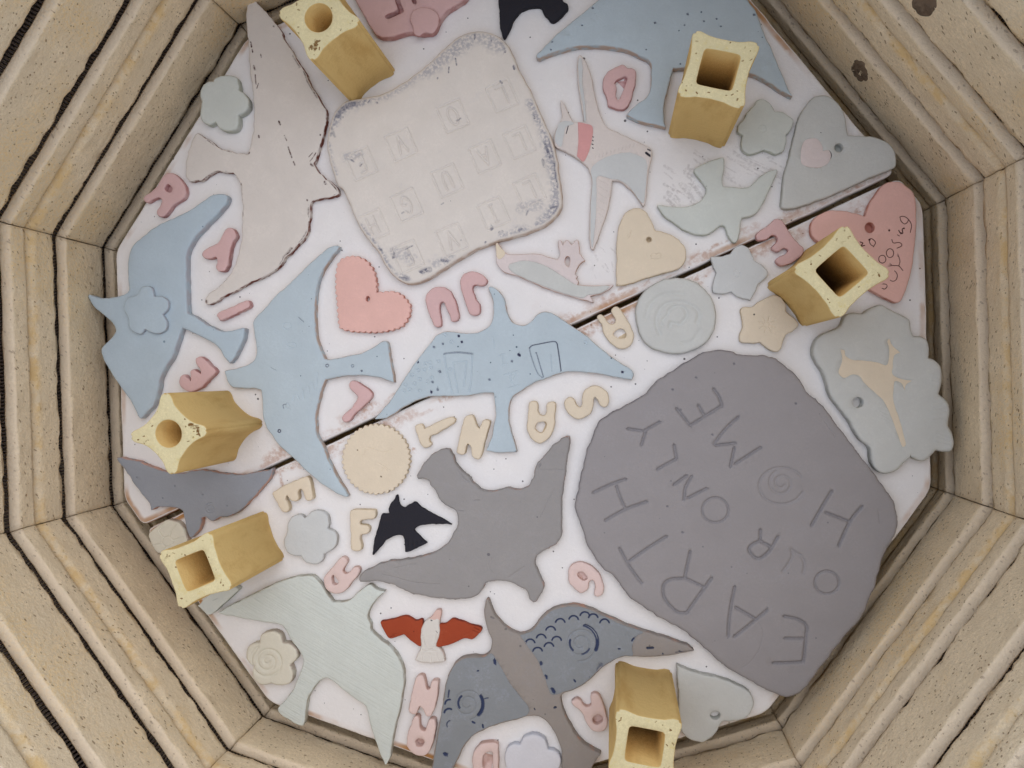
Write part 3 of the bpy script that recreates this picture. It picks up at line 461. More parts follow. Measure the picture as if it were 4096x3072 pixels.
# ------------------------------------------------------------------ clay pieces lying on the shelf (outlines in mm on the shelf plane)
SHAPES = json.loads(r'''[
{"name":"clay_bird","label":"large off-white clay bird with red-brown clay showing through its torn edges","cat":"clay bird","mat":"white_red","th":5.0,"bev":1.0,"out":[[-240.4,198.9],[-240.8,194.1],[-238.7,184.5],[-235.4,175.3],[-231.4,165.0],[-225.8,150.1],[-220.6,138.8],[-216.4,127.3],[-213.1,116.8],[-211.5,108.4],[-211.1,101.0],[-211.1,94.7],[-211.1,92.4],[-211.1,92.4],[-214.1,92.4],[-219.8,91.5],[-226.6,91.4],[-233.5,92.0],[-240.1,93.7],[-245.4,95.6],[-249.3,97.2],[-251.7,97.5],[-253.4,94.9],[-254.7,87.6],[-254.6,79.9],[-253.9,72.5],[-252.2,66.6],[-248.8,63.0],[-248.8,63.0],[-243.6,65.2],[-240.9,65.4],[-236.6,69.5],[-233.0,73.4],[-230.1,75.1],[-224.8,75.8],[-218.4,76.8],[-215.5,75.3],[-212.0,72.4],[-208.6,66.3],[-204.4,54.7],[-201.3,42.9],[-199.2,30.8],[-198.7,22.0],[-199.2,14.2],[-200.6,7.5],[-203.2,2.3],[-206.6,-2.4],[-213.3,-12.3],[-213.0,-16.8],[-210.5,-17.3],[-207.0,-15.5],[-201.8,-9.8],[-193.0,-2.7],[-183.4,6.3],[-172.6,15.3],[-168.5,19.6],[-164.2,27.7],[-160.0,36.4],[-154.8,46.0],[-153.6,53.2],[-153.7,60.7],[-156.0,66.3],[-155.7,72.0],[-147.8,76.6],[-140.9,80.0],[-138.7,82.7],[-138.7,82.7],[-141.4,86.1],[-149.0,89.7],[-156.6,93.4],[-162.5,98.1],[-162.5,98.1],[-161.3,105.3],[-161.0,113.4],[-161.0,123.4],[-162.9,132.8],[-165.3,137.8],[-170.3,141.5],[-176.8,148.0],[-181.2,152.0],[-185.3,157.2],[-191.3,162.0],[-196.7,166.9],[-201.3,171.4],[-206.7,176.4],[-210.7,181.0],[-215.1,185.0],[-220.8,188.6],[-227.3,192.7],[-232.9,195.8],[-236.8,198.1],[-238.9,199.2]],"jit":0.3,"und":0.25,"sm":1,"group":"flat clay birds laid on the shelf","st":[[[[-197.0,167.1],[-194.8,164.9],[-190.7,161.3]],1.2000000000000002,0,1],[[[-186.2,158.0],[-182.6,153.1]],0.9750000000000001,0,1],[[[-181.5,151.9],[-178.4,148.9],[-172.1,143.0]],1.0499999999999998,0,1],[[[-169.9,141.0],[-165.2,137.2]],0.5249999999999999,0,1],[[[-161.8,128.1],[-160.5,117.3],[-161.0,105.3]],0.44999999999999996,0,1],[[[-162.0,97.6],[-156.4,92.8]],0.8999999999999999,0,1],[[[-149.0,89.7],[-139.3,83.5]],0.44999999999999996,0,1],[[[-138.9,82.0],[-146.6,77.0],[-153.4,73.3]],0.5249999999999999,0,1],[[[-154.7,72.3],[-155.9,67.3],[-153.8,61.7]],1.7999999999999998,0,1],[[[-154.0,61.6],[-152.5,54.5],[-154.3,46.5]],1.35,0,1],[[[-155.8,44.8],[-160.6,36.0]],0.5249999999999999,0,1],[[[-160.9,35.9],[-164.5,28.1]],1.6500000000000001,0,1],[[[-165.3,27.2],[-169.5,18.5],[-181.3,8.3]],0.6000000000000001,0,1],[[[-183.4,6.3],[-193.0,-2.7],[-207.0,-15.5]],0.675,0,1],[[[-212.4,-15.6],[-212.7,-16.9]],1.2000000000000002,0,1],[[[-213.6,-11.4],[-206.6,-2.4],[-200.9,6.1],[-198.3,20.8]],0.375,0,1],[[[-210.0,71.0],[-207.9,65.2],[-203.9,53.6],[-201.3,44.1]],0.5249999999999999,0,1],[[[-248.7,62.9],[-242.1,64.9],[-237.6,68.2]],0.5249999999999999,0,1],[[[-232.9,73.1],[-228.8,75.3],[-217.1,77.1]],0.675,0,1],[[[-248.2,96.8],[-233.4,91.6],[-221.1,91.2],[-213.6,92.4]],0.5249999999999999,0,1],[[[-210.9,103.5],[-211.1,98.5]],0.44999999999999996,0,1],[[[-210.9,94.7],[-210.2,93.4]],0.6000000000000001,0,1],[[[-230.6,168.7],[-228.8,165.4]],0.6000000000000001,0,1],[[[-228.0,163.9],[-227.0,162.1]],0.5249999999999999,0,1],[[[-221.0,162.2],[-219.8,160.0]],0.44999999999999996,0,1],[[[-223.8,153.3],[-222.2,150.7]],0.675,0,1],[[[-221.0,147.5],[-218.5,141.2]],0.44999999999999996,0,1],[[[-216.9,142.2],[-217.1,138.4]],0.375,0,1],[[[-195.1,120.2],[-193.3,118.1]],0.675,0,1],[[[-188.4,111.6],[-185.7,108.5]],0.44999999999999996,0,1],[[[-183.5,104.7],[-180.9,101.0],[-178.7,98.0]],0.5249999999999999,0,1],[[[-177.0,95.7],[-175.1,93.4]],0.5249999999999999,0,1],[[[-206.8,107.0],[-206.1,105.7]],0.675,0,1],[[[-151.0,87.6],[-149.8,86.4]],0.8250000000000001,0,1],[[[-160.0,72.5],[-159.5,72.0]],0.6000000000000001,0,1],[[[-165.3,98.7],[-163.7,102.2],[-162.7,105.6]],0.375,0,1],[[[-164.2,97.1],[-162.6,96.2]],0.75,0,1],[[[-167.0,101.4],[-165.1,104.9]],0.30000000000000004,0,1],[[[-217.3,183.2],[-216.5,182.8]],0.6000000000000001,0,1],[[[-163.1,118.5],[-162.7,118.0]],0.6000000000000001,0,1]]},
{"name":"clay_bird","label":"bright blue clay bird with a raised flower on its body, overhanging the left shelf edge","cat":"clay bird","mat":"blue","th":7.0,"bev":1.6,"out":[[-300.1,-34.9],[-296.6,-34.9],[-291.7,-34.8],[-286.3,-33.7],[-278.8,-30.6],[-272.9,-26.7],[-271.2,-22.7],[-273.8,-16.3],[-277.2,-4.3],[-277.9,4.6],[-275.7,10.3],[-270.1,17.5],[-263.9,25.0],[-255.1,32.7],[-246.1,39.6],[-237.5,47.8],[-231.4,55.1],[-225.8,59.3],[-220.8,60.8],[-217.3,60.3],[-216.2,56.5],[-217.3,53.1],[-220.6,45.9],[-226.2,36.8],[-231.6,27.1],[-234.6,18.7],[-235.1,12.2],[-232.1,0.2],[-228.4,-11.6],[-225.4,-21.0],[-222.9,-27.4],[-222.9,-27.4],[-215.7,-28.6],[-206.8,-31.2],[-198.3,-32.6],[-191.7,-32.1],[-184.6,-28.5],[-179.8,-26.4],[-178.2,-28.3],[-177.8,-35.8],[-179.8,-45.3],[-182.5,-52.4],[-183.7,-52.8],[-187.8,-50.1],[-193.3,-45.3],[-199.5,-42.6],[-209.5,-40.9],[-218.1,-39.5],[-223.7,-39.1],[-223.7,-39.1],[-224.4,-43.9],[-225.2,-53.1],[-225.7,-61.0],[-228.8,-69.6],[-230.6,-77.9],[-229.8,-85.4],[-230.2,-98.5],[-234.0,-104.8],[-236.7,-110.2],[-239.9,-108.6],[-246.0,-101.9],[-258.5,-92.5],[-271.3,-81.9],[-278.3,-74.7],[-280.1,-70.7],[-278.5,-66.3],[-274.7,-60.0],[-272.6,-54.9],[-272.6,-54.9],[-275.0,-51.6],[-282.5,-47.2],[-292.1,-43.4],[-297.2,-40.2],[-300.4,-36.6]],"jit":0.12,"und":0.25,"sm":1,"group":"flat clay birds laid on the shelf","parts":[{"name":"flower","mat":"blue","lo":5.5,"hi":10.2,"out":[[-261.5,-24.9],[-259.7,-19.3],[-255.5,-16.8],[-251.8,-17.7],[-249.0,-22.7],[-249.0,-22.7],[-243.3,-21.2],[-238.0,-22.9],[-236.5,-28.2],[-239.1,-33.4],[-239.1,-33.4],[-234.4,-37.9],[-234.2,-43.6],[-239.8,-47.7],[-246.1,-47.6],[-249.1,-46.9],[-249.1,-46.9],[-251.3,-51.0],[-256.8,-51.2],[-260.9,-49.2],[-263.2,-43.4],[-263.2,-43.4],[-266.1,-40.3],[-269.2,-36.0],[-268.9,-30.8],[-265.7,-27.3]],"bev":0.9}]},
{"name":"clay_bird","label":"long-winged blue clay bird gliding left, between two pink letters and the scalloped salmon heart","cat":"clay bird","mat":"blue2","th":6.0,"bev":1.4,"out":[[-131.1,47.1],[-128.2,47.0],[-128.9,43.9],[-131.6,37.6],[-134.5,29.3],[-135.8,20.2],[-135.3,11.5],[-133.3,2.1],[-130.3,-8.4],[-126.0,-18.6],[-120.9,-25.9],[-116.6,-31.0],[-116.6,-31.0],[-111.7,-29.8],[-102.6,-25.1],[-91.4,-18.8],[-84.2,-12.3],[-80.4,-7.9],[-77.4,-7.0],[-75.0,-9.7],[-71.3,-18.0],[-67.2,-25.5],[-64.2,-32.8],[-64.2,-32.8],[-69.3,-33.0],[-77.1,-32.8],[-86.9,-34.4],[-98.8,-38.4],[-106.9,-42.0],[-112.0,-44.8],[-112.0,-44.8],[-112.7,-51.3],[-112.8,-60.2],[-112.2,-70.1],[-109.6,-78.2],[-107.3,-83.9],[-101.1,-89.6],[-94.8,-97.8],[-87.3,-105.7],[-80.1,-112.4],[-74.9,-117.1],[-73.9,-118.3],[-75.5,-119.4],[-80.1,-119.3],[-88.5,-117.5],[-100.2,-113.5],[-109.1,-109.8],[-120.0,-104.2],[-129.0,-100.6],[-135.6,-96.2],[-141.6,-91.6],[-146.0,-87.8],[-149.9,-81.3],[-152.8,-71.9],[-155.8,-65.1],[-155.8,-65.1],[-161.1,-65.4],[-169.8,-67.9],[-176.2,-69.2],[-180.2,-67.1],[-183.6,-63.0],[-185.4,-59.7],[-182.2,-57.7],[-176.3,-54.5],[-169.5,-50.0],[-166.2,-45.2],[-166.3,-40.1],[-168.7,-33.2],[-172.0,-26.5],[-174.5,-20.8],[-173.2,-16.0],[-169.1,-9.2],[-163.2,2.6],[-155.7,13.5],[-146.7,28.5],[-139.3,39.3],[-135.6,44.6]],"jit":0.12,"und":0.25,"sm":1,"group":"flat clay birds laid on the shelf","st":[[[[-146.2,-15.4],[-146.2,-16.3],[-146.6,-17.1],[-147.4,-17.9],[-148.5,-18.3],[-149.7,-18.5],[-150.8,-18.3],[-151.6,-17.8],[-152.1,-17.1],[-152.1,-16.2],[-151.6,-15.3],[-150.8,-14.6],[-149.7,-14.1],[-148.6,-14.0],[-147.5,-14.2],[-146.6,-14.7],[-146.2,-15.4]],0.5,0.3,0],[[[-139.2,-27.3],[-139.3,-28.0],[-139.8,-28.8],[-140.7,-29.4],[-141.9,-29.9],[-143.2,-30.1],[-144.3,-30.0],[-145.1,-29.7],[-145.6,-29.1],[-145.5,-28.4],[-145.0,-27.7],[-144.0,-27.1],[-142.9,-26.6],[-141.6,-26.4],[-140.5,-26.4],[-139.6,-26.8],[-139.2,-27.3]],0.5,0.3,0],[[[-142.8,-8.2],[-138.3,-10.1],[-141.3,-9.0]],0.5,0.35,0.4],[[[-112.5,-34.6],[-112.5,-35.0],[-112.6,-35.3],[-112.9,-35.6],[-113.2,-35.8],[-113.6,-35.8],[-114.0,-35.7],[-114.3,-35.5],[-114.5,-35.2],[-114.5,-34.8],[-114.4,-34.4],[-114.1,-34.1],[-113.8,-33.9],[-113.4,-33.9],[-113.0,-34.0],[-112.7,-34.3],[-112.5,-34.6]],0.5,0.4,0.5],[[[-95.1,-29.8],[-95.1,-30.2],[-95.2,-30.5],[-95.4,-30.7],[-95.7,-30.9],[-96.1,-30.9],[-96.4,-30.8],[-96.6,-30.6],[-96.8,-30.3],[-96.8,-30.0],[-96.7,-29.7],[-96.5,-29.4],[-96.2,-29.3],[-95.8,-29.2],[-95.5,-29.3],[-95.3,-29.5],[-95.1,-29.8]],0.5,0.4,0.4],[[[-88.2,-31.4],[-88.2,-31.5],[-88.2,-31.7],[-88.4,-31.9],[-88.5,-32.0],[-88.7,-32.0],[-88.9,-31.9],[-89.1,-31.8],[-89.2,-31.6],[-89.2,-31.4],[-89.1,-31.3],[-89.0,-31.1],[-88.8,-31.0],[-88.6,-31.0],[-88.4,-31.1],[-88.3,-31.2],[-88.2,-31.4]],0.4,0.4,0.6],[[[-131.9,-69.6],[-134.4,-67.8],[-134.8,-71.1],[-130.6,-71.7]],0.45,0.3,0.2],[[[-131.4,-61.8],[-130.4,-65.3]],0.45,0.3,0],[[[-129.3,-60.2],[-126.3,-63.5]],0.45,0.3,0],[[[-125.7,-56.4],[-123.5,-62.0]],0.45,0.3,0],[[[-122.9,-52.4],[-120.5,-57.6]],0.45,0.3,0],[[[-120.6,-49.2],[-118.1,-54.1]],0.45,0.3,0],[[[-118.7,-41.7],[-116.6,-53.7]],0.5,0.3,0],[[[-133.6,-88.6],[-133.6,-88.9],[-133.7,-89.3],[-134.0,-89.6],[-134.3,-89.8],[-134.7,-89.8],[-135.1,-89.7],[-135.4,-89.5],[-135.6,-89.2],[-135.6,-88.8],[-135.5,-88.4],[-135.2,-88.1],[-134.9,-87.9],[-134.5,-87.9],[-134.1,-88.0],[-133.8,-88.2],[-133.6,-88.6]],0.5,0.4,0.7],[[[-135.7,-72.6],[-136.9,-70.4],[-134.7,-69.1]],0.4,0.3,0.5],[[[-152.8,-47.7],[-148.6,-48.4]],0.4,0.3,0.3]]},
{"name":"clay_bird","label":"blue clay bird stamped with two tall cups and rows of small dots","cat":"clay bird","mat":"blue2","th":5.0,"bev":1.2,"out":[[-19.2,47.6],[-17.1,49.0],[-11.6,47.2],[-6.9,43.7],[-3.1,36.8],[1.0,31.2],[6.0,29.0],[11.9,30.0],[15.8,33.5],[18.4,39.1],[21.9,41.9],[27.9,42.4],[34.5,40.6],[42.5,38.0],[53.2,34.4],[67.1,28.0],[80.5,22.9],[88.2,20.9],[91.2,18.1],[91.4,14.0],[91.4,14.0],[85.6,13.5],[74.0,12.3],[62.5,10.8],[52.3,8.5],[45.7,6.0],[36.6,-0.3],[28.5,-6.3],[22.1,-13.7],[18.0,-18.9],[17.2,-25.9],[19.4,-35.1],[23.4,-42.5],[27.6,-48.6],[30.7,-53.9],[30.7,-53.9],[29.1,-55.0],[18.9,-58.4],[9.9,-59.3],[9.9,-59.3],[11.0,-52.4],[10.6,-42.6],[9.8,-34.3],[7.3,-27.6],[4.2,-20.5],[4.2,-20.5],[-3.8,-23.0],[-14.8,-28.2],[-26.4,-31.6],[-37.9,-35.5],[-45.5,-40.2],[-53.0,-47.3],[-59.7,-55.1],[-64.9,-59.5],[-70.8,-61.3],[-70.8,-61.3],[-67.3,-53.3],[-63.3,-44.7],[-60.1,-33.7],[-56.8,-22.8],[-52.4,-11.6],[-47.8,-1.0],[-45.0,6.6],[-40.9,10.0],[-36.3,11.6],[-27.9,12.9],[-19.8,15.2],[-14.6,18.9],[-11.0,23.6],[-10.6,28.6],[-12.0,35.5],[-15.1,42.0],[-18.0,45.5]],"jit":0.12,"und":0.25,"sm":1,"group":"flat clay birds laid on the shelf","st":[[[[-36.1,-4.4],[-34.5,-3.4],[-26.5,-0.5],[-17.2,1.2]],0.8,0.6,0.45],[[[-35.9,-4.4],[-31.4,-14.2],[-25.9,-23.8],[-22.8,-28.8]],0.7,0.6,0.15],[[[-17.2,1.0],[-14.9,-8.2],[-12.8,-17.5],[-12.2,-24.1]],0.7,0.6,0.15],[[[-28.6,-8.5],[-19.7,-4.7]],0.7,0.5,0.1],[[[-28.1,-8.9],[-23.7,-18.2],[-19.4,-27.4]],0.6,0.5,0.1],[[[-19.6,-4.9],[-17.9,-14.0],[-16.6,-21.7]],0.6,0.5,0.1],[[[19.4,15.7],[20.9,17.9],[26.7,21.0],[34.2,24.5],[36.7,23.6]],0.5,0.6,0.6],[[[36.7,23.6],[40.6,15.1],[45.1,4.8]],0.5,0.6,0.65],[[[19.3,15.7],[22.6,9.9],[29.5,0.9],[35.0,-1.4]],0.5,0.6,0.4],[[[24.7,14.1],[29.9,5.9],[33.9,-0.3]],0.5,0.4,0.5],[[[34.5,15.1],[38.5,4.7]],0.5,0.4,0.2],[[[2.4,6.5],[5.5,0.7]],0.6,0.5,0.1],[[[1.1,5.2],[3.9,7.3]],0.5,0.4,0],[[[5.0,-1.0],[7.8,1.4]],0.5,0.4,0],[[[7.5,-6.9],[15.8,-1.6]],0.6,0.5,0],[[[12.0,-4.4],[14.1,-9.7],[17.2,-11.8]],0.5,0.4,0],[[[13.0,-14.3],[19.2,-10.4]],0.5,0.4,0],[[[-7.0,16.1],[-3.5,9.8]],0.5,0.3,0],[[[9.7,-4.2],[13.9,-9.1],[15.2,-2.6]],0.4,0.3,0],[[[-45.5,-13.9],[-45.6,-14.8],[-46.3,-15.3],[-47.1,-15.2],[-47.6,-14.6],[-47.5,-13.7],[-46.9,-13.2],[-46.0,-13.3],[-45.5,-13.9]],0.55,0.45,0.12],[[[-42.7,-12.5],[-42.8,-13.3],[-43.5,-13.9],[-44.3,-13.8],[-44.9,-13.1],[-44.8,-12.3],[-44.1,-11.8],[-43.3,-11.9],[-42.7,-12.5]],0.55,0.45,0.12],[[[-37.5,-10.0],[-37.6,-10.9],[-38.3,-11.4],[-39.1,-11.3],[-39.6,-10.6],[-39.5,-9.8],[-38.9,-9.3],[-38.0,-9.4],[-37.5,-10.0]],0.55,0.45,0.12],[[[-45.5,-18.3],[-45.6,-19.1],[-46.3,-19.6],[-47.1,-19.5],[-47.6,-18.9],[-47.5,-18.1],[-46.9,-17.6],[-46.0,-17.7],[-45.5,-18.3]],0.55,0.45,0.12],[[[-41.2,-15.8],[-41.3,-16.6],[-41.9,-17.1],[-42.8,-17.0],[-43.3,-16.4],[-43.2,-15.6],[-42.5,-15.1],[-41.7,-15.2],[-41.2,-15.8]],0.55,0.45,0.12],[[[-35.4,-16.0],[-35.5,-16.8],[-36.2,-17.3],[-37.0,-17.2],[-37.5,-16.6],[-37.4,-15.8],[-36.8,-15.3],[-35.9,-15.4],[-35.4,-16.0]],0.55,0.45,0.12],[[[-49.5,-20.1],[-49.6,-20.9],[-50.2,-21.4],[-51.1,-21.3],[-51.6,-20.7],[-51.5,-19.8],[-50.8,-19.3],[-50.0,-19.4],[-49.5,-20.1]],0.55,0.45,0.12],[[[-52.8,-24.1],[-52.9,-24.9],[-53.5,-25.5],[-54.4,-25.4],[-54.9,-24.7],[-54.8,-23.9],[-54.1,-23.4],[-53.3,-23.5],[-52.8,-24.1]],0.55,0.45,0.12],[[[-46.6,-25.4],[-46.7,-26.3],[-47.4,-26.8],[-48.2,-26.7],[-48.8,-26.1],[-48.7,-25.2],[-48.0,-24.7],[-47.2,-24.8],[-46.6,-25.4]],0.55,0.45,0.12],[[[-38.8,-21.9],[-38.9,-22.7],[-39.5,-23.3],[-40.4,-23.2],[-40.9,-22.5],[-40.8,-21.7],[-40.1,-21.2],[-39.3,-21.3],[-38.8,-21.9]],0.55,0.45,0.12],[[[-49.3,-29.3],[-49.4,-30.2],[-50.1,-30.7],[-50.9,-30.6],[-51.5,-30.0],[-51.4,-29.1],[-50.7,-28.6],[-49.9,-28.7],[-49.3,-29.3]],0.55,0.45,0.12],[[[-55.3,-32.1],[-55.4,-32.9],[-56.1,-33.4],[-56.9,-33.3],[-57.4,-32.7],[-57.3,-31.9],[-56.7,-31.4],[-55.8,-31.4],[-55.3,-32.1]],0.55,0.45,0.12],[[[-55.0,-36.2],[-55.1,-37.1],[-55.8,-37.6],[-56.6,-37.5],[-57.1,-36.9],[-57.0,-36.0],[-56.4,-35.5],[-55.5,-35.6],[-55.0,-36.2]],0.55,0.45,0.12],[[[-51.4,-34.3],[-51.5,-35.1],[-52.1,-35.6],[-53.0,-35.6],[-53.5,-34.9],[-53.4,-34.1],[-52.7,-33.6],[-51.9,-33.6],[-51.4,-34.3]],0.55,0.45,0.12],[[[-44.4,-33.1],[-44.5,-34.0],[-45.2,-34.5],[-46.0,-34.4],[-46.5,-33.8],[-46.4,-32.9],[-45.8,-32.4],[-44.9,-32.5],[-44.4,-33.1]],0.55,0.45,0.12],[[[-32.3,5.3],[-32.4,4.5],[-33.1,4.0],[-33.9,4.0],[-34.4,4.7],[-34.3,5.5],[-33.7,6.0],[-32.9,5.9],[-32.3,5.3]],0.55,0.45,0.12],[[[-38.1,8.6],[-38.2,7.8],[-38.8,7.3],[-39.7,7.4],[-40.2,8.0],[-40.1,8.8],[-39.4,9.3],[-38.6,9.2],[-38.1,8.6]],0.55,0.45,0.12],[[[55.7,29.6],[55.6,28.8],[54.9,28.3],[54.2,28.4],[53.7,29.1],[53.7,29.8],[54.4,30.3],[55.2,30.2],[55.7,29.6]],0.55,0.45,0.12],[[[-28.0,-13.2],[-28.1,-14.1],[-28.8,-14.6],[-29.6,-14.5],[-30.1,-13.8],[-30.0,-13.0],[-29.4,-12.5],[-28.5,-12.6],[-28.0,-13.2]],0.55,0.45,0.12],[[[-40.9,-25.6],[-41.0,-26.5],[-41.6,-27.0],[-42.5,-26.9],[-43.0,-26.3],[-42.9,-25.4],[-42.2,-24.9],[-41.4,-25.0],[-40.9,-25.6]],0.55,0.45,0.12],[[[-52.4,-14.7],[-52.1,-14.8]],1.0,0.8,1],[[[-37.5,-31.7],[-37.2,-31.9]],1.0,0.8,1],[[[-29.7,10.3],[-29.4,10.2]],1.0,0.8,1],[[[13.3,9.6],[13.6,9.4]],1.0,0.8,1],[[[14.2,9.2],[14.5,9.0]],1.0,0.8,1],[[[83.5,17.5],[83.8,17.3]],1.0,0.8,1],[[[-26.6,7.1],[-26.3,7.0]],1.0,0.8,1],[[[-44.4,-1.6],[-44.1,-1.8]],1.1,0.8,0.55],[[[-39.0,2.2],[-38.7,2.0]],1.1,0.8,0.55],[[[-33.7,-29.0],[-33.4,-29.2]],1.1,0.8,0.55],[[[-38.6,-25.0],[-38.3,-25.2]],1.1,0.8,0.55],[[[-35.7,-16.7],[-35.4,-16.9]],1.1,0.8,0.55],[[[-1.1,-12.3],[-0.8,-12.4]],1.1,0.8,0.55],[[[10.2,3.9],[10.5,3.7]],1.1,0.8,0.55]]},
{"name":"clay_bird","label":"biggest blue clay bird, at the top edge beside the square-holed post","cat":"clay bird","mat":"blue2","th":7.0,"bev":1.4,"out":[[-30.7,204.7],[-29.7,207.6],[-25.6,214.4],[-20.7,222.7],[-14.7,231.1],[-8.6,239.0],[-4.3,244.7],[-0.5,250.2],[6.1,258.1],[18.9,266.8],[40.6,272.7],[63.3,274.3],[80.4,274.7],[91.4,272.0],[95.7,269.0],[100.2,265.4],[105.5,258.6],[111.2,250.8],[118.0,243.2],[125.3,233.5],[132.4,224.9],[138.2,217.7],[138.2,217.7],[130.5,219.8],[120.5,223.2],[110.7,225.7],[101.4,226.1],[84.0,223.1],[65.5,219.3],[60.1,217.8],[60.1,217.8],[60.0,212.2],[60.2,205.3],[60.5,198.4],[61.3,191.6],[64.2,182.9],[65.7,179.6],[65.7,179.6],[57.3,179.5],[47.8,179.5],[38.8,181.2],[38.8,181.2],[39.9,184.6],[43.6,190.2],[47.9,195.4],[48.8,202.6],[46.8,211.4],[44.7,217.7],[44.7,217.7],[42.1,219.4],[33.3,221.3],[25.9,222.5],[14.3,221.6],[3.0,219.7],[-5.9,217.1],[-15.3,212.4],[-23.5,207.2],[-28.5,203.7]],"jit":0.12,"und":0.25,"sm":1,"group":"flat clay birds laid on the shelf","st":[[[[-14.7,221.6],[-14.3,221.2]],2.6,-1.3,0],[[[117.0,233.3],[117.5,232.9]],3.2,-1.2,0],[[[-2.6,243.9],[-2.3,243.8]],0.9,0.6,0.6],[[[58.7,253.7],[59.0,253.6]],1.0,0.6,0.6],[[[39.7,243.6],[40.1,243.5]],0.9,0.6,0.6],[[[70.2,251.5],[70.5,251.4]],0.8,0.6,0.6],[[[58.8,246.2],[59.1,246.2]],0.7,0.6,0.6],[[[77.6,254.8],[78.0,254.7]],0.7,0.6,0.6],[[[81.6,250.8],[82.0,250.8]],0.7,0.6,0.6],[[[99.9,262.5],[100.2,262.4]],1,0.6,0.6],[[[68.5,238.6],[68.9,238.6]],0.5,0.6,0.6],[[[-6.4,231.3],[-6.0,231.2]],0.7,0.6,0.6],[[[-3.7,217.8],[-3.3,217.7]],0.5,0.6,0.6],[[[-22.7,216.3],[-22.4,216.3]],0.7,0.6,0.6],[[[-22.2,211.1],[-21.8,211.1]],0.7,0.6,0.6],[[[39.2,225.4],[39.5,225.4]],0.6,0.6,0.6]]},
{"name":"clay_bird","label":"black clay bird cut off by the top edge of the picture","cat":"clay bird","mat":"black","th":4.5,"bev":1.0,"out":[[-67.1,240.6],[-65.4,232.6],[-62.9,226.0],[-60.6,219.4],[-57.4,213.5],[-55.6,212.4],[-54.7,214.7],[-53.4,221.0],[-52.6,226.6],[-49.4,232.7],[-44.4,236.4],[-38.2,238.2],[-34.2,234.9],[-29.5,231.3],[-26.1,230.1],[-23.8,232.6],[-20.5,238.0],[-19.1,241.3],[-20.4,244.0],[-23.2,245.1],[-26.8,247.3],[-42.5,250.9],[-59.4,245.9]],"jit":0.12,"und":0.25,"sm":1,"group":"flat clay birds laid on the shelf"},
{"name":"clay_bird","label":"small plain pale green clay bird between the cream heart and the big grey-green heart","cat":"clay bird","mat":"palegreen","th":5.0,"bev":1.4,"out":[[75.4,128.8],[75.8,130.3],[82.0,131.1],[89.8,132.5],[97.1,135.6],[101.5,140.2],[102.6,146.4],[99.7,150.3],[93.8,154.7],[91.3,158.1],[94.1,161.7],[100.7,166.9],[106.1,170.0],[108.3,169.4],[110.1,162.3],[110.9,155.5],[112.5,152.2],[112.5,152.2],[118.5,153.4],[125.0,154.5],[128.9,156.6],[132.7,163.4],[137.0,168.0],[142.4,171.3],[142.4,171.3],[142.7,166.0],[141.5,156.4],[140.3,149.1],[138.7,142.9],[136.5,138.8],[130.0,135.4],[130.0,135.4],[130.1,131.3],[131.1,125.7],[131.3,121.1],[129.8,118.6],[126.5,119.8],[123.1,123.6],[120.9,127.1],[118.1,127.0],[114.8,122.6],[111.2,119.0],[104.7,117.6],[96.3,118.3],[88.5,121.0],[80.5,124.2]],"jit":0.12,"und":0.25,"sm":1,"group":"flat clay birds laid on the shelf"},
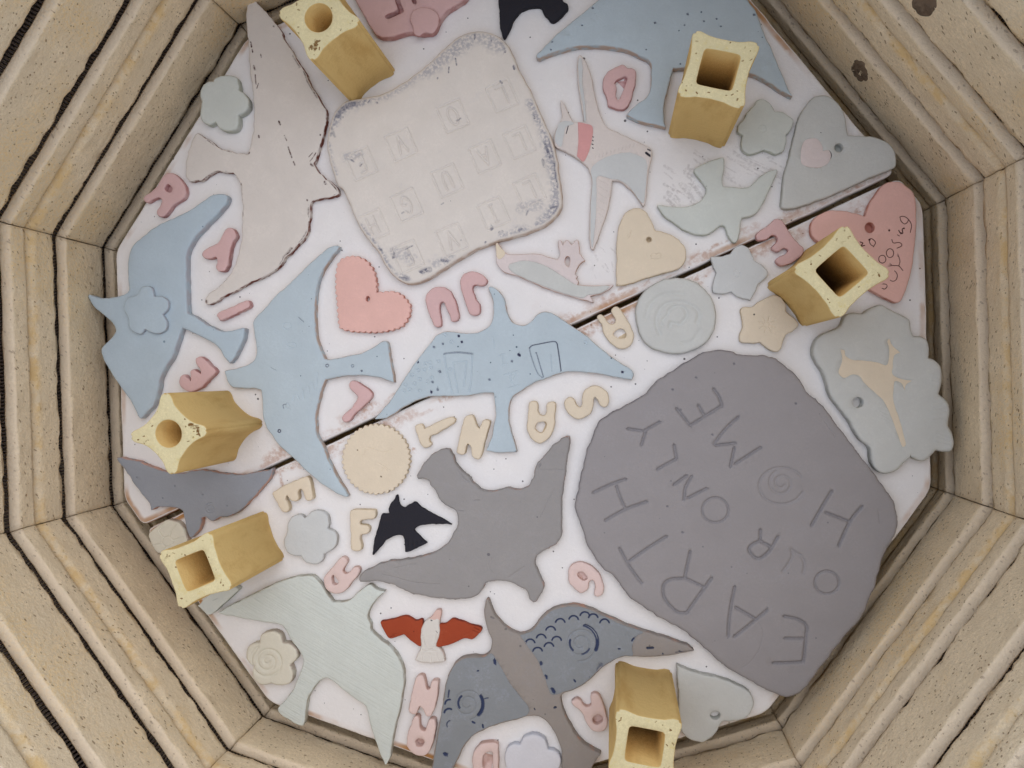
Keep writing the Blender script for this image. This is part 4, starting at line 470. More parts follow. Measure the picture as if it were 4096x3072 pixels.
{"name":"clay_bird","label":"swallow-tailed cream clay bird with a pink collar and blue-grey patches","cat":"clay bird","mat":"creamwhite","th":4.5,"bev":1.1,"out":[[-3.3,210.0],[-2.8,213.3],[0.5,211.5],[5.8,205.6],[10.1,199.0],[14.4,190.5],[19.2,182.2],[24.2,175.1],[29.0,171.0],[36.5,169.9],[45.4,167.9],[54.2,166.0],[60.5,164.6],[62.2,160.9],[62.8,152.8],[64.3,143.7],[66.0,135.9],[66.8,129.0],[66.0,126.7],[66.0,126.7],[60.9,131.0],[53.4,136.2],[46.8,138.7],[41.6,137.9],[41.6,137.9],[43.0,131.1],[43.8,124.2],[44.2,114.8],[43.7,103.9],[43.2,95.4],[42.2,90.6],[39.9,92.1],[36.5,100.8],[33.6,112.0],[30.9,123.3],[28.6,133.4],[25.5,139.8],[21.4,143.5],[14.5,146.5],[6.6,148.7],[-1.1,150.4],[-3.1,152.9],[-4.4,156.2],[-4.5,162.1],[-3.3,166.0],[-2.8,170.9],[-5.0,176.3],[-6.7,181.3],[-6.7,181.3],[-3.4,179.1],[1.0,174.2],[5.3,169.9],[8.3,170.0],[12.2,171.0],[12.2,171.0],[8.5,179.6],[4.2,188.1],[-0.1,198.9]],"jit":0.12,"und":0.25,"sm":1,"group":"flat clay birds laid on the shelf","st":[[[[26.6,148.8],[26.4,151.3]],0.35,0.3,0.15],[[[28.7,150.8],[28.6,152.7]],0.35,0.3,0.15],[[[31.1,151.5],[30.8,154.1]],0.35,0.3,0.15],[[[33.1,153.6],[33.0,155.5]],0.35,0.3,0.15],[[[35.5,154.3],[35.3,156.9]],0.35,0.3,0.15],[[[37.6,156.4],[37.5,158.3]],0.35,0.3,0.15],[[[40.0,157.1],[39.7,159.6]],0.35,0.3,0.15],[[[42.0,159.2],[41.9,161.0]],0.35,0.3,0.15],[[[44.4,159.9],[44.1,162.4]],0.35,0.3,0.15],[[[46.4,161.9],[46.3,163.8]],0.35,0.3,0.15],[[[48.8,162.6],[48.6,165.2]],0.35,0.3,0.15],[[[50.8,164.7],[50.8,166.5]],0.35,0.3,0.15],[[[53.2,165.4],[53.0,167.9]],0.35,0.3,0.15],[[[55.2,167.4],[55.2,169.3]],0.35,0.3,0.15],[[[20.2,162.9],[21.4,162.6]],0.35,0.2,1],[[[21.4,160.5],[22.1,160.1]],0.35,0.2,1],[[[21.7,158.0],[22.8,157.7]],0.35,0.2,1],[[[22.8,155.7],[23.5,155.2]],0.35,0.2,1],[[[3.1,165.8],[3.2,160.4]],0.35,0.2,0.8],[[[58.0,161.0],[60.7,159.9]],0.9,0.4,0.9],[[[58.5,163.5],[61.0,163.0]],0.6,0.3,0.7],[[[32.4,136.8],[39.6,134.5]],0.35,0.25,0.15],[[[33.7,132.3],[40.9,130.0]],0.35,0.25,0.15],[[[35.0,127.9],[42.2,125.6]],0.35,0.25,0.15],[[[36.3,123.4],[43.5,121.2]],0.35,0.25,0.15],[[[37.5,119.0],[44.8,116.7]],0.35,0.25,0.15],[[[38.8,114.6],[46.1,112.3]],0.35,0.25,0.15],[[[40.1,110.1],[47.4,107.9]],0.35,0.25,0.15]],"parts":[{"name":"collar","mat":"salmonpink","lo":3.9,"hi":5.0,"out":[[8.7,169.6],[8.7,169.6],[13.8,169.8],[18.8,169.1],[20.7,163.4],[21.3,156.4],[21.2,150.5],[19.7,145.3],[17.0,146.4],[14.4,147.8],[14.4,147.8],[12.8,156.7],[10.8,163.4]],"bev":0.3},{"name":"wing_patch","mat":"bluegrey","lo":3.9,"hi":4.8,"out":[[25.9,142.4],[32.4,151.0],[42.6,157.1],[51.7,158.4],[59.9,155.5],[63.1,144.5],[64.9,135.5],[65.1,128.5],[54.6,136.2],[46.6,139.4],[40.8,138.8],[31.5,137.9],[33.9,127.5],[37.8,111.9],[41.3,92.4],[37.4,101.0],[31.9,121.1],[29.2,134.1]],"bev":0.2},{"name":"wing_edge","mat":"bluegrey","lo":3.9,"hi":4.9,"out":[[-2.1,207.8],[-1.9,211.4],[0.4,208.4],[4.6,195.1],[9.9,182.2],[13.6,172.4],[12.3,171.5],[8.5,181.8],[4.2,190.3],[0.4,200.1]],"bev":0.2},{"name":"face_patch","mat":"bluegrey","lo":3.9,"hi":4.75,"out":[[-2.8,154.1],[-3.8,161.6],[-2.4,167.3],[4.4,169.0],[6.0,167.6],[2.0,164.8],[1.9,158.8],[2.3,151.2]],"bev":0.2}]},
{"name":"clay_bird","label":"slender pale clay bird with a spiky comb, cream beak and grey-green wing","cat":"clay bird","mat":"pinkwhite","th":4.5,"bev":1.0,"out":[[-22.7,77.6],[-21.4,78.4],[-18.2,76.0],[-14.3,73.4],[-10.6,73.2],[-0.4,76.3],[7.6,78.4],[13.7,78.5],[20.5,78.2],[20.5,78.2],[21.7,81.2],[19.2,86.6],[17.9,89.9],[19.1,91.4],[21.8,88.2],[21.8,88.2],[22.6,91.7],[24.1,92.7],[27.4,90.0],[27.4,90.0],[29.2,94.1],[30.8,93.9],[32.7,90.2],[34.6,85.9],[39.2,82.3],[39.2,82.3],[36.5,79.2],[35.3,75.2],[35.1,71.6],[35.1,71.6],[37.5,71.0],[36.7,69.0],[38.9,67.8],[38.7,65.3],[38.7,65.3],[43.9,66.4],[50.6,68.2],[57.2,70.0],[61.6,71.6],[61.6,71.6],[60.2,68.2],[55.5,63.7],[49.2,60.4],[49.2,60.4],[52.3,56.8],[52.3,56.8],[44.3,56.6],[34.7,56.4],[23.6,57.0],[12.3,58.1],[0.7,59.8],[-6.8,60.2],[-13.2,60.9],[-17.9,64.5],[-20.5,71.1]],"jit":0.12,"und":0.25,"sm":1,"group":"flat clay birds laid on the shelf","holes":[[[25.8,78.7],[26.2,81.5],[28.3,81.8],[29.5,79.1],[29.5,75.1],[27.0,76.6]]],"st":[[[[32.5,63.9],[34.4,62.4]],0.4,0.2,1],[[[35.7,63.3],[37.5,61.4]],0.4,0.2,1]],"parts":[{"name":"wing","mat":"greygreen","lo":3.9,"hi":5.1,"out":[[-9.6,66.0],[-1.3,71.1],[8.2,72.4],[18.4,70.9],[27.7,68.0],[37.0,65.2],[44.1,65.8],[50.8,67.5],[59.6,70.1],[55.4,64.1],[47.9,60.8],[44.0,57.6],[34.5,57.2],[22.1,57.9],[9.6,59.1],[-2.0,61.0],[-7.4,62.4]],"bev":0.4},{"name":"beak","mat":"cream","lo":3.9,"hi":4.8,"out":[[-22.3,77.2],[-21.3,77.9],[-18.0,75.6],[-14.4,72.9],[-16.0,68.6],[-19.2,69.0]],"bev":0.2}]},
{"name":"clay_bird","label":"black clay bird with spread wings beside the cream letter F","cat":"clay bird","mat":"black","th":3.5,"bev":0.8,"out":[[-42.5,-110.6],[-41.5,-107.4],[-39.8,-109.1],[-38.0,-113.0],[-34.4,-114.4],[-30.9,-110.8],[-27.8,-108.3],[-21.3,-110.9],[-11.8,-112.9],[-3.8,-114.2],[1.3,-115.7],[1.3,-115.7],[-6.6,-117.8],[-15.8,-121.1],[-21.3,-124.1],[-23.2,-127.3],[-23.2,-127.3],[-18.3,-130.1],[-11.7,-133.1],[-11.7,-133.1],[-16.1,-137.6],[-23.5,-143.4],[-25.2,-143.1],[-27.0,-137.9],[-29.5,-133.7],[-29.5,-133.7],[-33.8,-134.4],[-39.9,-140.1],[-42.2,-145.3],[-45.9,-152.9],[-45.9,-152.9],[-46.8,-151.9],[-48.3,-142.2],[-48.3,-133.3],[-48.3,-124.4],[-46.1,-122.8],[-42.7,-121.4],[-42.7,-121.4],[-44.5,-118.8],[-44.1,-114.2]],"jit":0.12,"und":0.25,"sm":1,"group":"flat clay birds laid on the shelf","st":[[[[-24.9,-136.3],[-23.6,-139.4]],0.45,0.4,0],[[[-22.0,-135.1],[-20.9,-137.6]],0.45,0.4,0],[[[-19.1,-133.9],[-18.2,-135.9]],0.45,0.4,0],[[[-16.3,-132.8],[-15.5,-134.1]],0.45,0.4,0]]},
{"name":"clay_bird","label":"plain grey clay dove with raised wings beside the lettered grey slab","cat":"clay bird","mat":"grey","th":6.5,"bev":1.6,"out":[[-13.6,-65.9],[-16.1,-66.0],[-20.6,-68.0],[-24.4,-72.2],[-26.7,-77.3],[-29.2,-81.8],[-30.0,-85.8],[-31.0,-89.8],[-29.5,-91.9],[-25.4,-90.9],[-21.6,-90.7],[-21.6,-90.7],[-20.2,-93.4],[-17.3,-94.6],[-14.7,-97.3],[-11.0,-101.1],[-6.6,-103.5],[-2.5,-104.5],[1.2,-105.2],[4.9,-110.5],[5.6,-115.2],[4.1,-120.7],[2.0,-128.9],[-3.4,-136.2],[-11.9,-142.1],[-20.7,-146.8],[-29.7,-151.0],[-37.5,-155.4],[-43.7,-160.6],[-48.8,-165.4],[-50.4,-169.7],[-49.2,-172.9],[-44.4,-171.6],[-35.0,-168.5],[-27.6,-167.4],[-19.6,-168.5],[-11.7,-169.1],[0.6,-167.6],[12.5,-165.3],[21.8,-162.5],[28.5,-159.7],[33.2,-154.4],[35.2,-148.1],[36.8,-145.1],[43.3,-142.0],[50.4,-140.7],[56.7,-141.1],[62.0,-142.4],[65.0,-144.5],[66.6,-147.7],[69.9,-148.6],[72.7,-145.7],[73.4,-141.8],[74.4,-136.5],[71.4,-132.6],[67.0,-127.8],[63.6,-122.7],[63.5,-117.9],[66.9,-113.1],[72.7,-107.5],[75.0,-103.1],[75.4,-98.1],[71.8,-85.7],[69.2,-76.8],[67.7,-67.5],[66.1,-57.6],[64.6,-48.3],[64.1,-41.2],[62.4,-34.4],[61.0,-33.8],[57.1,-37.2],[52.0,-44.8],[48.4,-53.2],[45.8,-61.3],[46.1,-68.6],[43.6,-74.9],[38.6,-78.6],[31.3,-79.1],[26.2,-82.8],[20.7,-85.1],[13.5,-86.1],[13.5,-86.1],[8.7,-82.6],[4.1,-79.7],[0.0,-78.5],[-4.4,-76.1],[-8.8,-71.8],[-11.6,-68.4]],"jit":0.25,"und":0.5,"sm":1,"group":"flat clay birds laid on the shelf","st":[[[[45.4,-61.9],[55.0,-59.2],[66.1,-55.7]],0.35,0.3,0.1],[[[-3.9,-77.8],[-0.5,-81.1],[4.0,-83.4],[4.6,-81.4]],0.9,0.7,0.1],[[[0.8,-104.9],[7.3,-103.5]],0.4,0.3,0.2],[[[-35.3,-162.9],[-26.6,-162.0],[-11.6,-160.9],[5.0,-156.7]],0.5,0.3,0],[[[-28.2,-156.2],[-15.2,-148.2]],0.6,0.3,0],[[[58.3,-91.8],[61.9,-70.5]],0.3,0.2,0.1],[[[34.4,-128.4],[33.8,-134.9],[38.5,-138.3]],0.8,0.3,0],[[[49.4,-137.3],[57.6,-127.2]],0.9,0.4,0],[[[12.2,-94.5],[15.5,-92.9]],0.5,0.4,0.2],[[[47.0,-59.1],[48.8,-56.8],[48.3,-59.4]],0.5,0.4,0.3]]},
{"name":"clay_bird","label":"dark grey clay bird with blue-grey wings pressed with spirals and crescents","cat":"clay bird","mat":"warmgrey","th":6.5,"bev":1.4,"out":[[39.4,-156.4],[41.0,-157.4],[44.1,-162.0],[48.5,-166.2],[53.7,-169.4],[59.4,-171.8],[67.0,-172.4],[67.0,-172.4],[71.3,-170.3],[74.8,-165.5],[77.5,-157.7],[82.5,-149.9],[89.5,-144.7],[98.2,-141.2],[106.5,-140.7],[118.9,-142.1],[131.3,-143.5],[144.5,-144.0],[156.2,-143.7],[166.8,-143.7],[175.1,-144.0],[179.8,-146.0],[179.8,-146.0],[176.3,-148.1],[167.3,-153.3],[156.9,-158.1],[146.1,-161.7],[137.5,-164.7],[130.8,-170.6],[124.8,-178.8],[120.2,-187.8],[113.0,-196.4],[107.1,-200.9],[105.0,-204.2],[105.0,-204.2],[108.9,-211.5],[116.3,-220.1],[124.4,-227.1],[134.0,-231.1],[141.5,-232.2],[141.5,-232.2],[139.6,-237.8],[138.2,-245.7],[137.6,-255.9],[130.2,-259.8],[121.3,-254.3],[118.8,-247.8],[115.7,-238.9],[109.7,-231.1],[103.0,-224.7],[96.1,-222.2],[90.3,-223.2],[83.1,-228.0],[70.6,-236.2],[60.6,-244.7],[55.9,-250.1],[52.2,-259.0],[50.3,-269.9],[48.0,-279.6],[39.9,-286.3],[35.7,-282.7],[34.2,-275.6],[32.5,-261.0],[30.9,-246.3],[29.5,-232.9],[28.0,-223.3],[28.0,-214.4],[30.0,-206.2],[35.2,-200.0],[41.8,-196.9],[48.5,-194.3],[50.9,-189.7],[50.2,-183.0],[46.3,-178.1],[41.4,-169.7],[39.2,-164.2],[38.7,-158.2]],"jit":0.12,"und":0.35,"sm":1,"group":"flat clay birds laid on the shelf","st":[[[[150.4,-153.9],[154.1,-152.4]],0.9,0.7,1],[[[168.9,-150.9],[178.2,-146.6]],0.7,0.4,0.5],[[[170.7,-149.1],[173.1,-149.3]],0.6,0.4,0.7],[[[103.3,-212.2],[104.1,-211.8]],0.9,0.5,1],[[[90.4,-217.3],[91.3,-218.2]],0.5,0.4,0.8],[[[45.1,-167.3],[47.0,-167.5]],0.8,0.6,0.4],[[[161.0,-154.0],[161.4,-154.5]],0.6,0.4,0.8]],"parts":[{"name":"wing","mat":"navygrey","lo":5.9,"hi":6.85,"out":[[67.8,-173.0],[67.8,-173.0],[75.1,-166.5],[78.3,-158.4],[83.1,-150.6],[90.3,-145.3],[98.5,-142.0],[106.8,-141.5],[119.2,-142.9],[131.5,-144.3],[144.7,-144.5],[141.6,-148.5],[140.7,-156.1],[142.8,-161.7],[137.2,-163.8],[130.6,-169.7],[124.5,-177.8],[119.8,-186.5],[112.7,-195.4],[106.2,-200.1],[102.8,-202.9],[98.2,-203.9],[92.2,-196.0],[83.6,-185.3],[74.2,-178.0]],"bev":0.25,"st":[[[[109.5,-167.1],[109.1,-167.7],[108.5,-168.2],[107.7,-168.5],[106.9,-168.7],[106.0,-168.5],[105.2,-168.1],[104.4,-167.5],[103.9,-166.6],[103.5,-165.6],[103.5,-164.4],[103.8,-163.2],[104.4,-162.1],[105.2,-161.2],[106.4,-160.4],[107.7,-160.0],[109.1,-160.0],[110.5,-160.4],[111.8,-161.1],[112.8,-162.3],[113.6,-163.7],[113.9,-165.3],[113.9,-167.0],[113.3,-168.8],[112.4,-170.3],[111.0,-171.6],[109.3,-172.5],[107.4,-173.0],[105.5,-172.9],[103.6,-172.3],[101.9,-171.1],[100.5,-169.5],[99.6,-167.5],[99.2,-165.3],[99.4,-163.0],[100.3,-160.8],[101.6,-158.8],[103.5,-157.2],[105.7,-156.1],[108.2,-155.6],[110.7,-155.9],[113.1,-156.8],[115.2,-158.3],[116.8,-160.4],[117.8,-163.0],[118.2,-165.8],[117.8,-168.7],[116.7,-171.4],[114.9,-173.8],[112.6,-175.7],[109.8,-176.9]],0.8,0.55,0.12],[[[107.0,-152.5],[108.6,-152.5],[110.1,-152.8],[111.6,-153.2],[112.9,-153.8],[114.2,-154.7],[115.4,-155.6],[116.4,-156.8],[117.3,-158.1],[117.9,-159.5],[118.4,-161.0],[118.7,-162.5],[118.8,-164.1],[118.7,-165.7]],1.3,0.8,0.95],[[[104.4,-171.1],[103.5,-170.6],[102.6,-169.9],[101.9,-169.1],[101.3,-168.1],[100.9,-167.1],[100.7,-166.0],[100.6,-164.8]],0.8,0.5,0.8],[[[114.4,-166.8],[114.0,-168.0],[113.4,-169.1],[112.7,-170.1],[111.8,-171.0],[110.7,-171.6]],0.7,0.5,0.7],[[[72.5,-176.4],[72.7,-175.1],[73.3,-174.1],[74.2,-173.3],[75.4,-172.9],[76.6,-172.9],[77.7,-173.5],[78.5,-174.3]],0.62,0.6,0.95],[[[78.6,-170.8],[78.8,-169.6],[79.4,-168.5],[80.4,-167.7],[81.5,-167.3],[82.7,-167.4],[83.8,-167.9],[84.6,-168.8]],0.62,0.6,0.95],[[[83.2,-163.7],[83.4,-162.5],[84.1,-161.4],[85.0,-160.6],[86.2,-160.2],[87.4,-160.3],[88.5,-160.8],[89.3,-161.7]],0.62,0.6,0.95],[[[87.9,-156.7],[88.1,-155.5],[88.7,-154.4],[89.7,-153.6],[90.8,-153.2],[92.0,-153.3],[93.1,-153.8],[93.9,-154.7]],0.62,0.6,0.95],[[[95.9,-151.8],[96.1,-150.6],[96.7,-149.6],[97.6,-148.8],[98.8,-148.4],[100.0,-148.5],[101.0,-149.0],[101.8,-149.9]],0.62,0.6,0.95],[[[102.3,-147.0],[102.5,-145.8],[103.1,-144.7],[104.1,-143.9],[105.2,-143.6],[106.4,-143.6],[107.5,-144.1],[108.3,-145.0]],0.62,0.6,0.95],[[[108.0,-146.6],[108.2,-145.4],[108.8,-144.3],[109.7,-143.5],[110.9,-143.1],[112.1,-143.2],[113.1,-143.7],[113.9,-144.6]],0.62,0.6,0.95],[[[116.1,-147.6],[116.3,-146.4],[116.9,-145.3],[117.8,-144.5],[119.0,-144.1],[120.1,-144.2],[121.2,-144.7],[122.0,-145.6]],0.62,0.6,0.95],[[[78.8,-180.1],[79.0,-178.8],[79.6,-177.8],[80.6,-177.0],[81.7,-176.6],[83.0,-176.6],[84.0,-177.1],[84.8,-178.0]],0.62,0.6,0.95],[[[85.2,-174.6],[85.4,-173.3],[86.0,-172.3],[86.9,-171.5],[88.1,-171.1],[89.3,-171.1],[90.4,-171.7],[91.2,-172.5]],0.62,0.6,0.95],[[[89.0,-168.9],[89.2,-167.7],[89.8,-166.6],[90.8,-165.8],[92.0,-165.5],[93.1,-165.5],[94.2,-166.0],[95.0,-166.9]],0.62,0.6,0.95],[[[139.6,-152.5],[139.8,-151.3],[140.4,-150.2],[141.3,-149.5],[142.5,-149.1],[143.6,-149.2],[144.7,-149.7],[145.5,-150.5]],0.62,0.6,0.95],[[[86.2,-185.7],[86.5,-186.8]],1.2,0.6,0.8],[[[91.8,-193.7],[92.3,-194.5]],1.3,0.6,0.9],[[[98.5,-200.7],[100.1,-202.2]],1.3,0.6,0.95],[[[110.6,-189.9],[111.7,-190.8]],0.7,0.4,0.9],[[[124.7,-174.4],[124.1,-178.3]],1.8,0.6,0.5],[[[132.6,-160.3],[133.7,-160.0]],0.6,0.4,0.9],[[[135.0,-148.2],[136.6,-150.2]],0.9,0.3,0]]},{"name":"wing","mat":"navygrey","lo":5.9,"hi":6.85,"out":[[35.4,-200.7],[42.0,-197.6],[48.7,-194.9],[52.3,-190.9],[56.5,-193.9],[60.5,-196.9],[69.1,-205.2],[77.0,-211.2],[86.6,-217.9],[87.4,-222.3],[82.8,-226.9],[70.3,-235.1],[60.3,-243.6],[55.6,-249.1],[51.5,-258.5],[49.6,-269.3],[47.1,-278.4],[40.6,-284.3],[36.5,-282.3],[35.1,-275.1],[33.3,-260.5],[31.6,-245.9],[30.2,-232.5],[28.7,-222.9],[28.8,-214.3],[30.8,-206.4]],"bev":0.25,"st":[[[[48.2,-230.2],[48.0,-230.9],[47.6,-231.5],[47.0,-232.0],[46.2,-232.4],[45.4,-232.5],[44.5,-232.3],[43.6,-231.9],[42.9,-231.2],[42.4,-230.2],[42.2,-229.1],[42.4,-227.8],[42.9,-226.6],[43.7,-225.6],[44.9,-224.8],[46.2,-224.3],[47.7,-224.3],[49.2,-224.7],[50.5,-225.5],[51.5,-226.8],[52.1,-228.3],[52.3,-230.1],[51.9,-231.9],[51.1,-233.6],[49.7,-235.1],[48.0,-236.1],[46.1,-236.7],[44.0,-236.6],[42.0,-236.0],[40.3,-234.7],[39.0,-233.0],[38.2,-230.8],[38.1,-228.4],[38.6,-226.0],[39.9,-223.8],[41.7,-222.0],[44.0,-220.7],[46.5,-220.0],[49.2,-220.2],[51.7,-221.1],[53.8,-222.8],[55.4,-225.1],[56.3,-227.8],[56.4,-230.8],[55.6,-233.8],[54.0,-236.5],[51.7,-238.8]],0.8,0.5,0.12],[[[53.7,-221.3],[54.5,-222.2],[55.2,-223.2],[55.8,-224.2],[56.3,-225.4],[56.6,-226.6],[56.8,-227.8],[56.9,-229.1],[56.7,-230.4],[56.5,-231.6],[56.1,-232.8],[55.6,-234.0]],1.3,0.8,0.95],[[[41.8,-233.6],[41.0,-232.7],[40.4,-231.6],[40.0,-230.5],[39.9,-229.2],[40.0,-228.0],[40.3,-226.8],[40.9,-225.6]],0.9,0.5,0.8],[[[55.6,-194.2],[56.6,-196.4]],1.1,0.6,1],[[[40.7,-267.8],[41.7,-267.9]],1.5,0.6,0.95],[[[32.7,-240.5],[32.7,-239.5],[33.0,-238.6],[33.5,-237.8],[34.2,-237.2],[35.0,-236.7],[35.9,-236.5],[36.8,-236.6]],0.8,0.5,0.9],[[[31.6,-234.5],[31.5,-233.8],[31.5,-233.0],[31.8,-232.2],[32.2,-231.5],[32.8,-231.0],[33.5,-230.6],[34.2,-230.4]],0.7,0.5,0.9],[[[31.6,-224.4],[32.3,-229.2]],0.7,0.4,0.7],[[[53.0,-240.0],[54.6,-240.3]],0.8,0.4,0.9],[[[60.2,-239.6],[60.9,-241.3]],0.7,0.4,1],[[[37.4,-249.2],[36.9,-248.6],[36.6,-247.9],[36.5,-247.1],[36.6,-246.3],[36.9,-245.6],[37.4,-244.9],[38.1,-244.4]],0.6,0.5,0.6],[[[47.3,-204.9],[46.5,-205.4]],0.6,0.4,0.8],[[[56.6,-222.0],[58.7,-220.7]],0.6,0.4,0.6]]}]},
{"name":"clay_bird","label":"blue-grey clay bird with a pink clay edge, tucked under the round-holed post on the left","cat":"clay bird","mat":"slateblue","th":6.0,"bev":1.2,"out":[[-247.3,-144.2],[-245.1,-142.0],[-239.0,-141.1],[-229.3,-140.7],[-215.1,-141.6],[-199.0,-140.0],[-187.0,-133.9],[-176.9,-130.9],[-166.3,-129.9],[-153.7,-126.7],[-141.8,-121.1],[-132.6,-115.8],[-132.6,-115.8],[-132.2,-122.0],[-136.0,-132.2],[-141.3,-141.6],[-146.7,-151.0],[-153.0,-157.5],[-160.1,-161.0],[-162.3,-163.0],[-163.8,-164.8],[-167.3,-164.6],[-170.2,-163.8],[-173.1,-165.8],[-173.1,-165.8],[-172.7,-172.1],[-174.4,-178.2],[-177.6,-181.5],[-181.8,-176.3],[-186.1,-168.5],[-190.0,-164.5],[-197.4,-164.9],[-206.3,-167.7],[-211.6,-171.3],[-211.6,-171.3],[-213.9,-168.1],[-221.7,-162.7],[-230.5,-156.2],[-237.7,-150.5]],"jit":0.25,"und":0.25,"sm":1,"group":"flat clay birds laid on the shelf","st":[[[[-167.8,-156.6],[-167.7,-156.9],[-167.7,-157.4],[-167.9,-157.8],[-168.3,-158.2],[-168.9,-158.4],[-169.5,-158.4],[-170.1,-158.2],[-170.6,-157.7],[-170.8,-157.0],[-170.8,-156.3],[-170.5,-155.5],[-169.8,-154.9],[-169.0,-154.5],[-168.1,-154.5],[-167.1,-154.8],[-166.4,-155.4],[-166.0,-156.4],[-165.9,-157.4],[-166.3,-158.5],[-167.1,-159.4],[-168.2,-160.0],[-169.4,-160.2],[-170.7,-159.9],[-171.7,-159.1],[-172.4,-158.0],[-172.6,-156.7],[-172.3,-155.3],[-171.4,-154.0],[-170.2,-153.1],[-168.6,-152.7]],0.5,0.4,0.1],[[[-162.6,-161.8],[-164.3,-165.6],[-166.3,-165.6]],0.6,0.5,0.3],[[[-229.0,-151.8],[-228.4,-152.0]],0.7,0.5,0.4],[[[-222.2,-163.5],[-221.6,-163.7]],0.7,0.5,0.4],[[[-205.7,-160.3],[-205.1,-160.5]],0.7,0.5,0.4],[[[-157.5,-151.1],[-156.9,-151.3]],0.7,0.5,0.4],[[[-199.2,-149.1],[-198.6,-149.3]],0.7,0.5,0.4],[[[-177.2,-148.9],[-176.6,-149.1]],0.7,0.5,0.4]]},
{"name":"clay_bird","label":"large pale green brushed clay bird diving to the bottom edge","cat":"clay bird","mat":"palegreen_brushed","th":6.0,"bev":1.3,"out":[[-142.8,-226.7],[-142.8,-226.7],[-137.7,-220.8],[-127.0,-210.7],[-116.4,-200.8],[-105.6,-191.4],[-94.5,-183.9],[-85.0,-180.0],[-81.0,-180.2],[-75.4,-183.5],[-69.2,-189.2],[-64.2,-192.9],[-64.2,-192.9],[-55.9,-189.9],[-51.8,-186.0],[-48.4,-179.8],[-44.6,-174.7],[-41.4,-172.6],[-37.0,-174.2],[-30.7,-174.0],[-30.7,-174.0],[-34.0,-180.2],[-36.4,-185.4],[-37.6,-190.2],[-37.4,-195.3],[-33.7,-199.1],[-32.6,-203.2],[-25.2,-206.5],[-16.5,-209.9],[-8.6,-214.9],[-2.4,-222.9],[0.5,-232.1],[1.2,-239.1],[2.5,-250.2],[2.5,-259.1],[3.5,-271.5],[5.1,-283.8],[3.6,-290.1],[3.6,-290.1],[-0.8,-285.9],[-5.7,-279.9],[-10.1,-273.8],[-15.7,-265.5],[-21.1,-255.8],[-26.2,-253.8],[-34.7,-251.6],[-43.5,-248.2],[-52.2,-245.4],[-55.3,-246.8],[-59.3,-251.4],[-61.2,-258.6],[-62.6,-263.7],[-61.4,-273.6],[-60.4,-281.6],[-61.1,-283.9],[-66.3,-284.1],[-72.8,-282.9],[-78.6,-281.5],[-81.8,-278.2],[-78.8,-271.2],[-75.1,-262.8],[-74.0,-253.9],[-73.0,-244.9],[-73.6,-238.3],[-79.3,-232.4],[-85.7,-228.5],[-93.0,-221.5],[-97.0,-220.3],[-113.9,-223.3],[-129.5,-225.6],[-138.6,-227.0]],"jit":0.12,"und":0.25,"sm":1,"group":"flat clay birds laid on the shelf"},
{"name":"clay_bird","label":"small clay bird with rust-red wings and a white body","cat":"clay bird","mat":"bonewhite","th":5.0,"bev":1.3,"out":[[5.2,-181.6],[7.4,-181.6],[10.9,-180.4],[13.8,-188.3],[14.3,-194.4],[14.4,-199.4],[17.8,-200.2],[22.7,-206.1],[22.1,-208.2],[13.1,-212.3],[3.9,-213.8],[3.1,-210.9],[4.2,-203.5],[2.3,-197.2],[1.2,-191.2],[2.1,-185.2]],"jit":0.12,"und":0.4,"sm":1,"group":"flat clay birds laid on the shelf","st":[[[[2.8,-194.5],[7.5,-201.8],[10.4,-203.1],[13.3,-199.8],[12.1,-191.3]],0.5,0.5,0.1],[[[6.0,-205.4],[15.3,-202.3]],0.6,0.4,0],[[[11.4,-189.0],[13.8,-190.8]],0.3,0.2,0.6],[[[6.1,-182.7],[6.6,-182.8]],0.7,0.4,1],[[[7.2,-212.0],[6.7,-205.8]],0.4,0.3,0],[[[14.0,-211.0],[11.7,-205.4]],0.4,0.3,0],[[[19.0,-208.6],[15.8,-204.0]],0.4,0.3,0]],"parts":[{"name":"beak","mat":"beakpink","lo":0.1,"hi":4.7,"out":[[4.4,-182.6],[5.7,-180.3],[7.5,-175.6],[10.3,-174.4],[11.5,-178.4],[11.2,-181.9],[7.8,-183.4]],"bev":0.7},{"name":"wing","mat":"rustred","lo":0.1,"hi":4.0,"out":[[-28.1,-196.2],[-24.6,-194.0],[-19.1,-190.7],[-14.8,-187.7],[-11.3,-186.2],[-4.7,-187.2],[-0.1,-185.1],[2.3,-192.5],[4.0,-203.0],[-3.0,-201.8],[-9.6,-199.0],[-9.6,-199.0],[-14.4,-202.5],[-18.8,-204.9],[-23.8,-201.2]],"bev":0.7,"st":[[[[-18.5,-203.9],[-15.9,-201.7]],0.4,0.4,0.4],[[[-17.8,-201.7],[-15.0,-200.2]],0.4,0.3,0.3]]},{"name":"wing","mat":"rustred","lo":0.1,"hi":4.0,"out":[[11.5,-184.9],[15.8,-182.9],[18.1,-179.8],[20.6,-177.5],[28.1,-177.5],[34.5,-177.6],[40.6,-177.1],[41.1,-180.1],[37.1,-186.8],[31.3,-188.4],[23.2,-195.5],[14.6,-200.0],[13.6,-196.3],[13.1,-188.8]],"bev":0.7,"st":[[[[36.0,-178.6],[40.0,-179.2]],0.4,0.4,0.5],[[[35.4,-180.7],[39.9,-181.1]],0.4,0.4,0.4]]}]},
